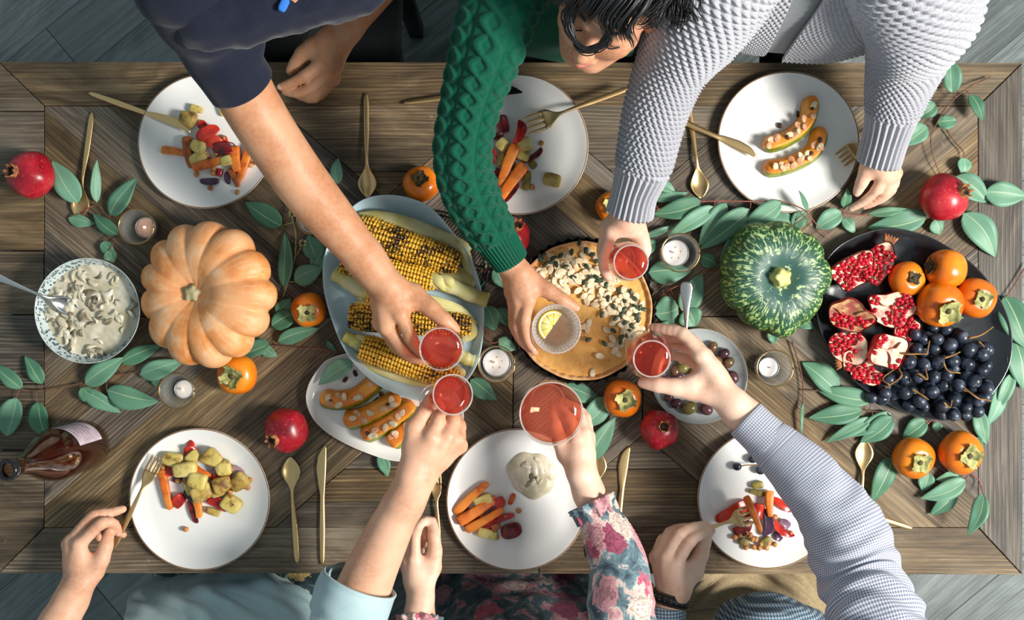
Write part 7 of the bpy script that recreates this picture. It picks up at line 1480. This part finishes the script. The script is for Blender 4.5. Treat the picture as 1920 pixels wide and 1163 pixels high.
def elbow_folds(v, u, L): 
    s = v * L; k = np.exp(-((v - .52) / .20) ** 2); return folds(.007, 21, 22, 0, .9)(v, u, L) + .0042 * k * np.sin(s * 170 + 2.5 * np.sin(u * 2 + s * 20) + 2.2 * np.cos(u) + 2 * snoise(np.stack(np.broadcast_arrays(np.cos(u), np.sin(u), s * 6), -1), 2, 5)) 
obj('sleeve', sleeve([(.57, -.83, .38, .09, 1), (.625, -.74, .40, .088, 1), (.63, -.62, .385, .084, 1), (1655, 1180, .34, .078), (1612, 1080, .275, .0720), (1574, 985, .250, .0690), (1515, 900, .225, .0580), (1462, 846, .205, .0470), (1440, 826, .198, .0420)], 140, 260, elbow_folds), GING, p6)
obj('shirt_cuff', sleeve([(1468, 852, .207, .0440), (1430, 815, .196, .0400), (1399, 786, .187, .0385)], 90, 24, folds(.0012, 3)), GING, p6)
obj('sleeve', sleeve([(.37, -.82, .33, .08, 1), (.305, -.77, .26, .068, 1), (.28, -.70, .14, .056, 1), (1243, 1200, .085, .044), (1250, 1140, .077, .0365)], 80, 70, folds(.004, 6, 26, 0, .92)), GINGO, p6)
wt = thing('wristwatch', 'wristwatch with a black studded strap on the wrist by the fork', 'watch', W(1257, 1122, .05))
wa, wb = W(1253, 1140, .077), W(1261, 1108, .075); wd_ = (wb - wa) / np.linalg.norm(wb - wa); wc_ = W(1257, 1123, .076); xs = np.cross(wd_, (0, 0, 1)); xs /= np.linalg.norm(xs); zs = np.cross(xs, wd_)
a = np.linspace(0, 2 * np.pi, 60, endpoint=False); rows = []
for k, rr in ((-.010, .0310), (-.011, .0330), (.011, .0330), (.010, .0310), (-.010, .0310)): rows.append(wc_ + wd_ * k + (xs[None] * np.cos(a)[:, None] * (rr + .004) + zs[None] * np.sin(a)[:, None] * rr))
obj('strap', gridmesh(np.array(rows), True), mat('black_leather', (24, 24, 26), .5)[0], wt)
STI = mat('strap_stitch', (176, 156, 110), .6)[0]; gs = G()
for s in (-.0088, .0088):
    for i in range(0, 60, 1): gs.add(xf(lump(.0020, .0010, .0010, 1, 6, 4), wc_ + wd_ * s + xs * np.cos(a[i]) * .0374 + zs * np.sin(a[i]) * .0332, math.atan2(xs[1], xs[0])))
for i in range(4, 28, 3):
    for s in (-.003, .003): gs.add(xf(lump(.0018, .0018, .0012, 1, 6, 4), wc_ + wd_ * s + xs * np.cos(a[i]) * .0374 + zs * np.sin(a[i]) * .0332))
obj('stitching', gs.get(), STI, wt)
cs = wc_ - xs * .036 - zs * .004; Q = np.stack([wd_, zs, -xs], 1)
obj('case', (lambda v: (np.asarray(v[0]) @ Q.T + cs,) + tuple(v[1:]))(gridmesh(lathe([(0, 0), (.017, 0), (.0185, .002), (.0185, .007), (.017, .0085), (.0155, .009), (0, .0092)], 40))), SILVER, wt)
obj('dial', (lambda v: (np.asarray(v[0]) @ Q.T + cs,) + tuple(v[1:]))(gridmesh(lathe([(0, .0093), (.0150, .0093), (.0150, .0085)], 40))), DARKM, wt)
chair(-.42, .90, -1, 'black dining chair under the person in the navy polo'); chair(.10, .88, -1, 'black dining chair under the person in the green jumper'); chair(.50, .92, -1, 'black dining chair under the person in the grey cardigan')
chair(-.58, -.96, 1, 'black dining chair under the person in the chambray shirt'); chair(.03, -.96, 1, 'black dining chair under the person in the flowered dress'); chair(.52, -.98, 1, 'black dining chair under the person in the checked shirt')
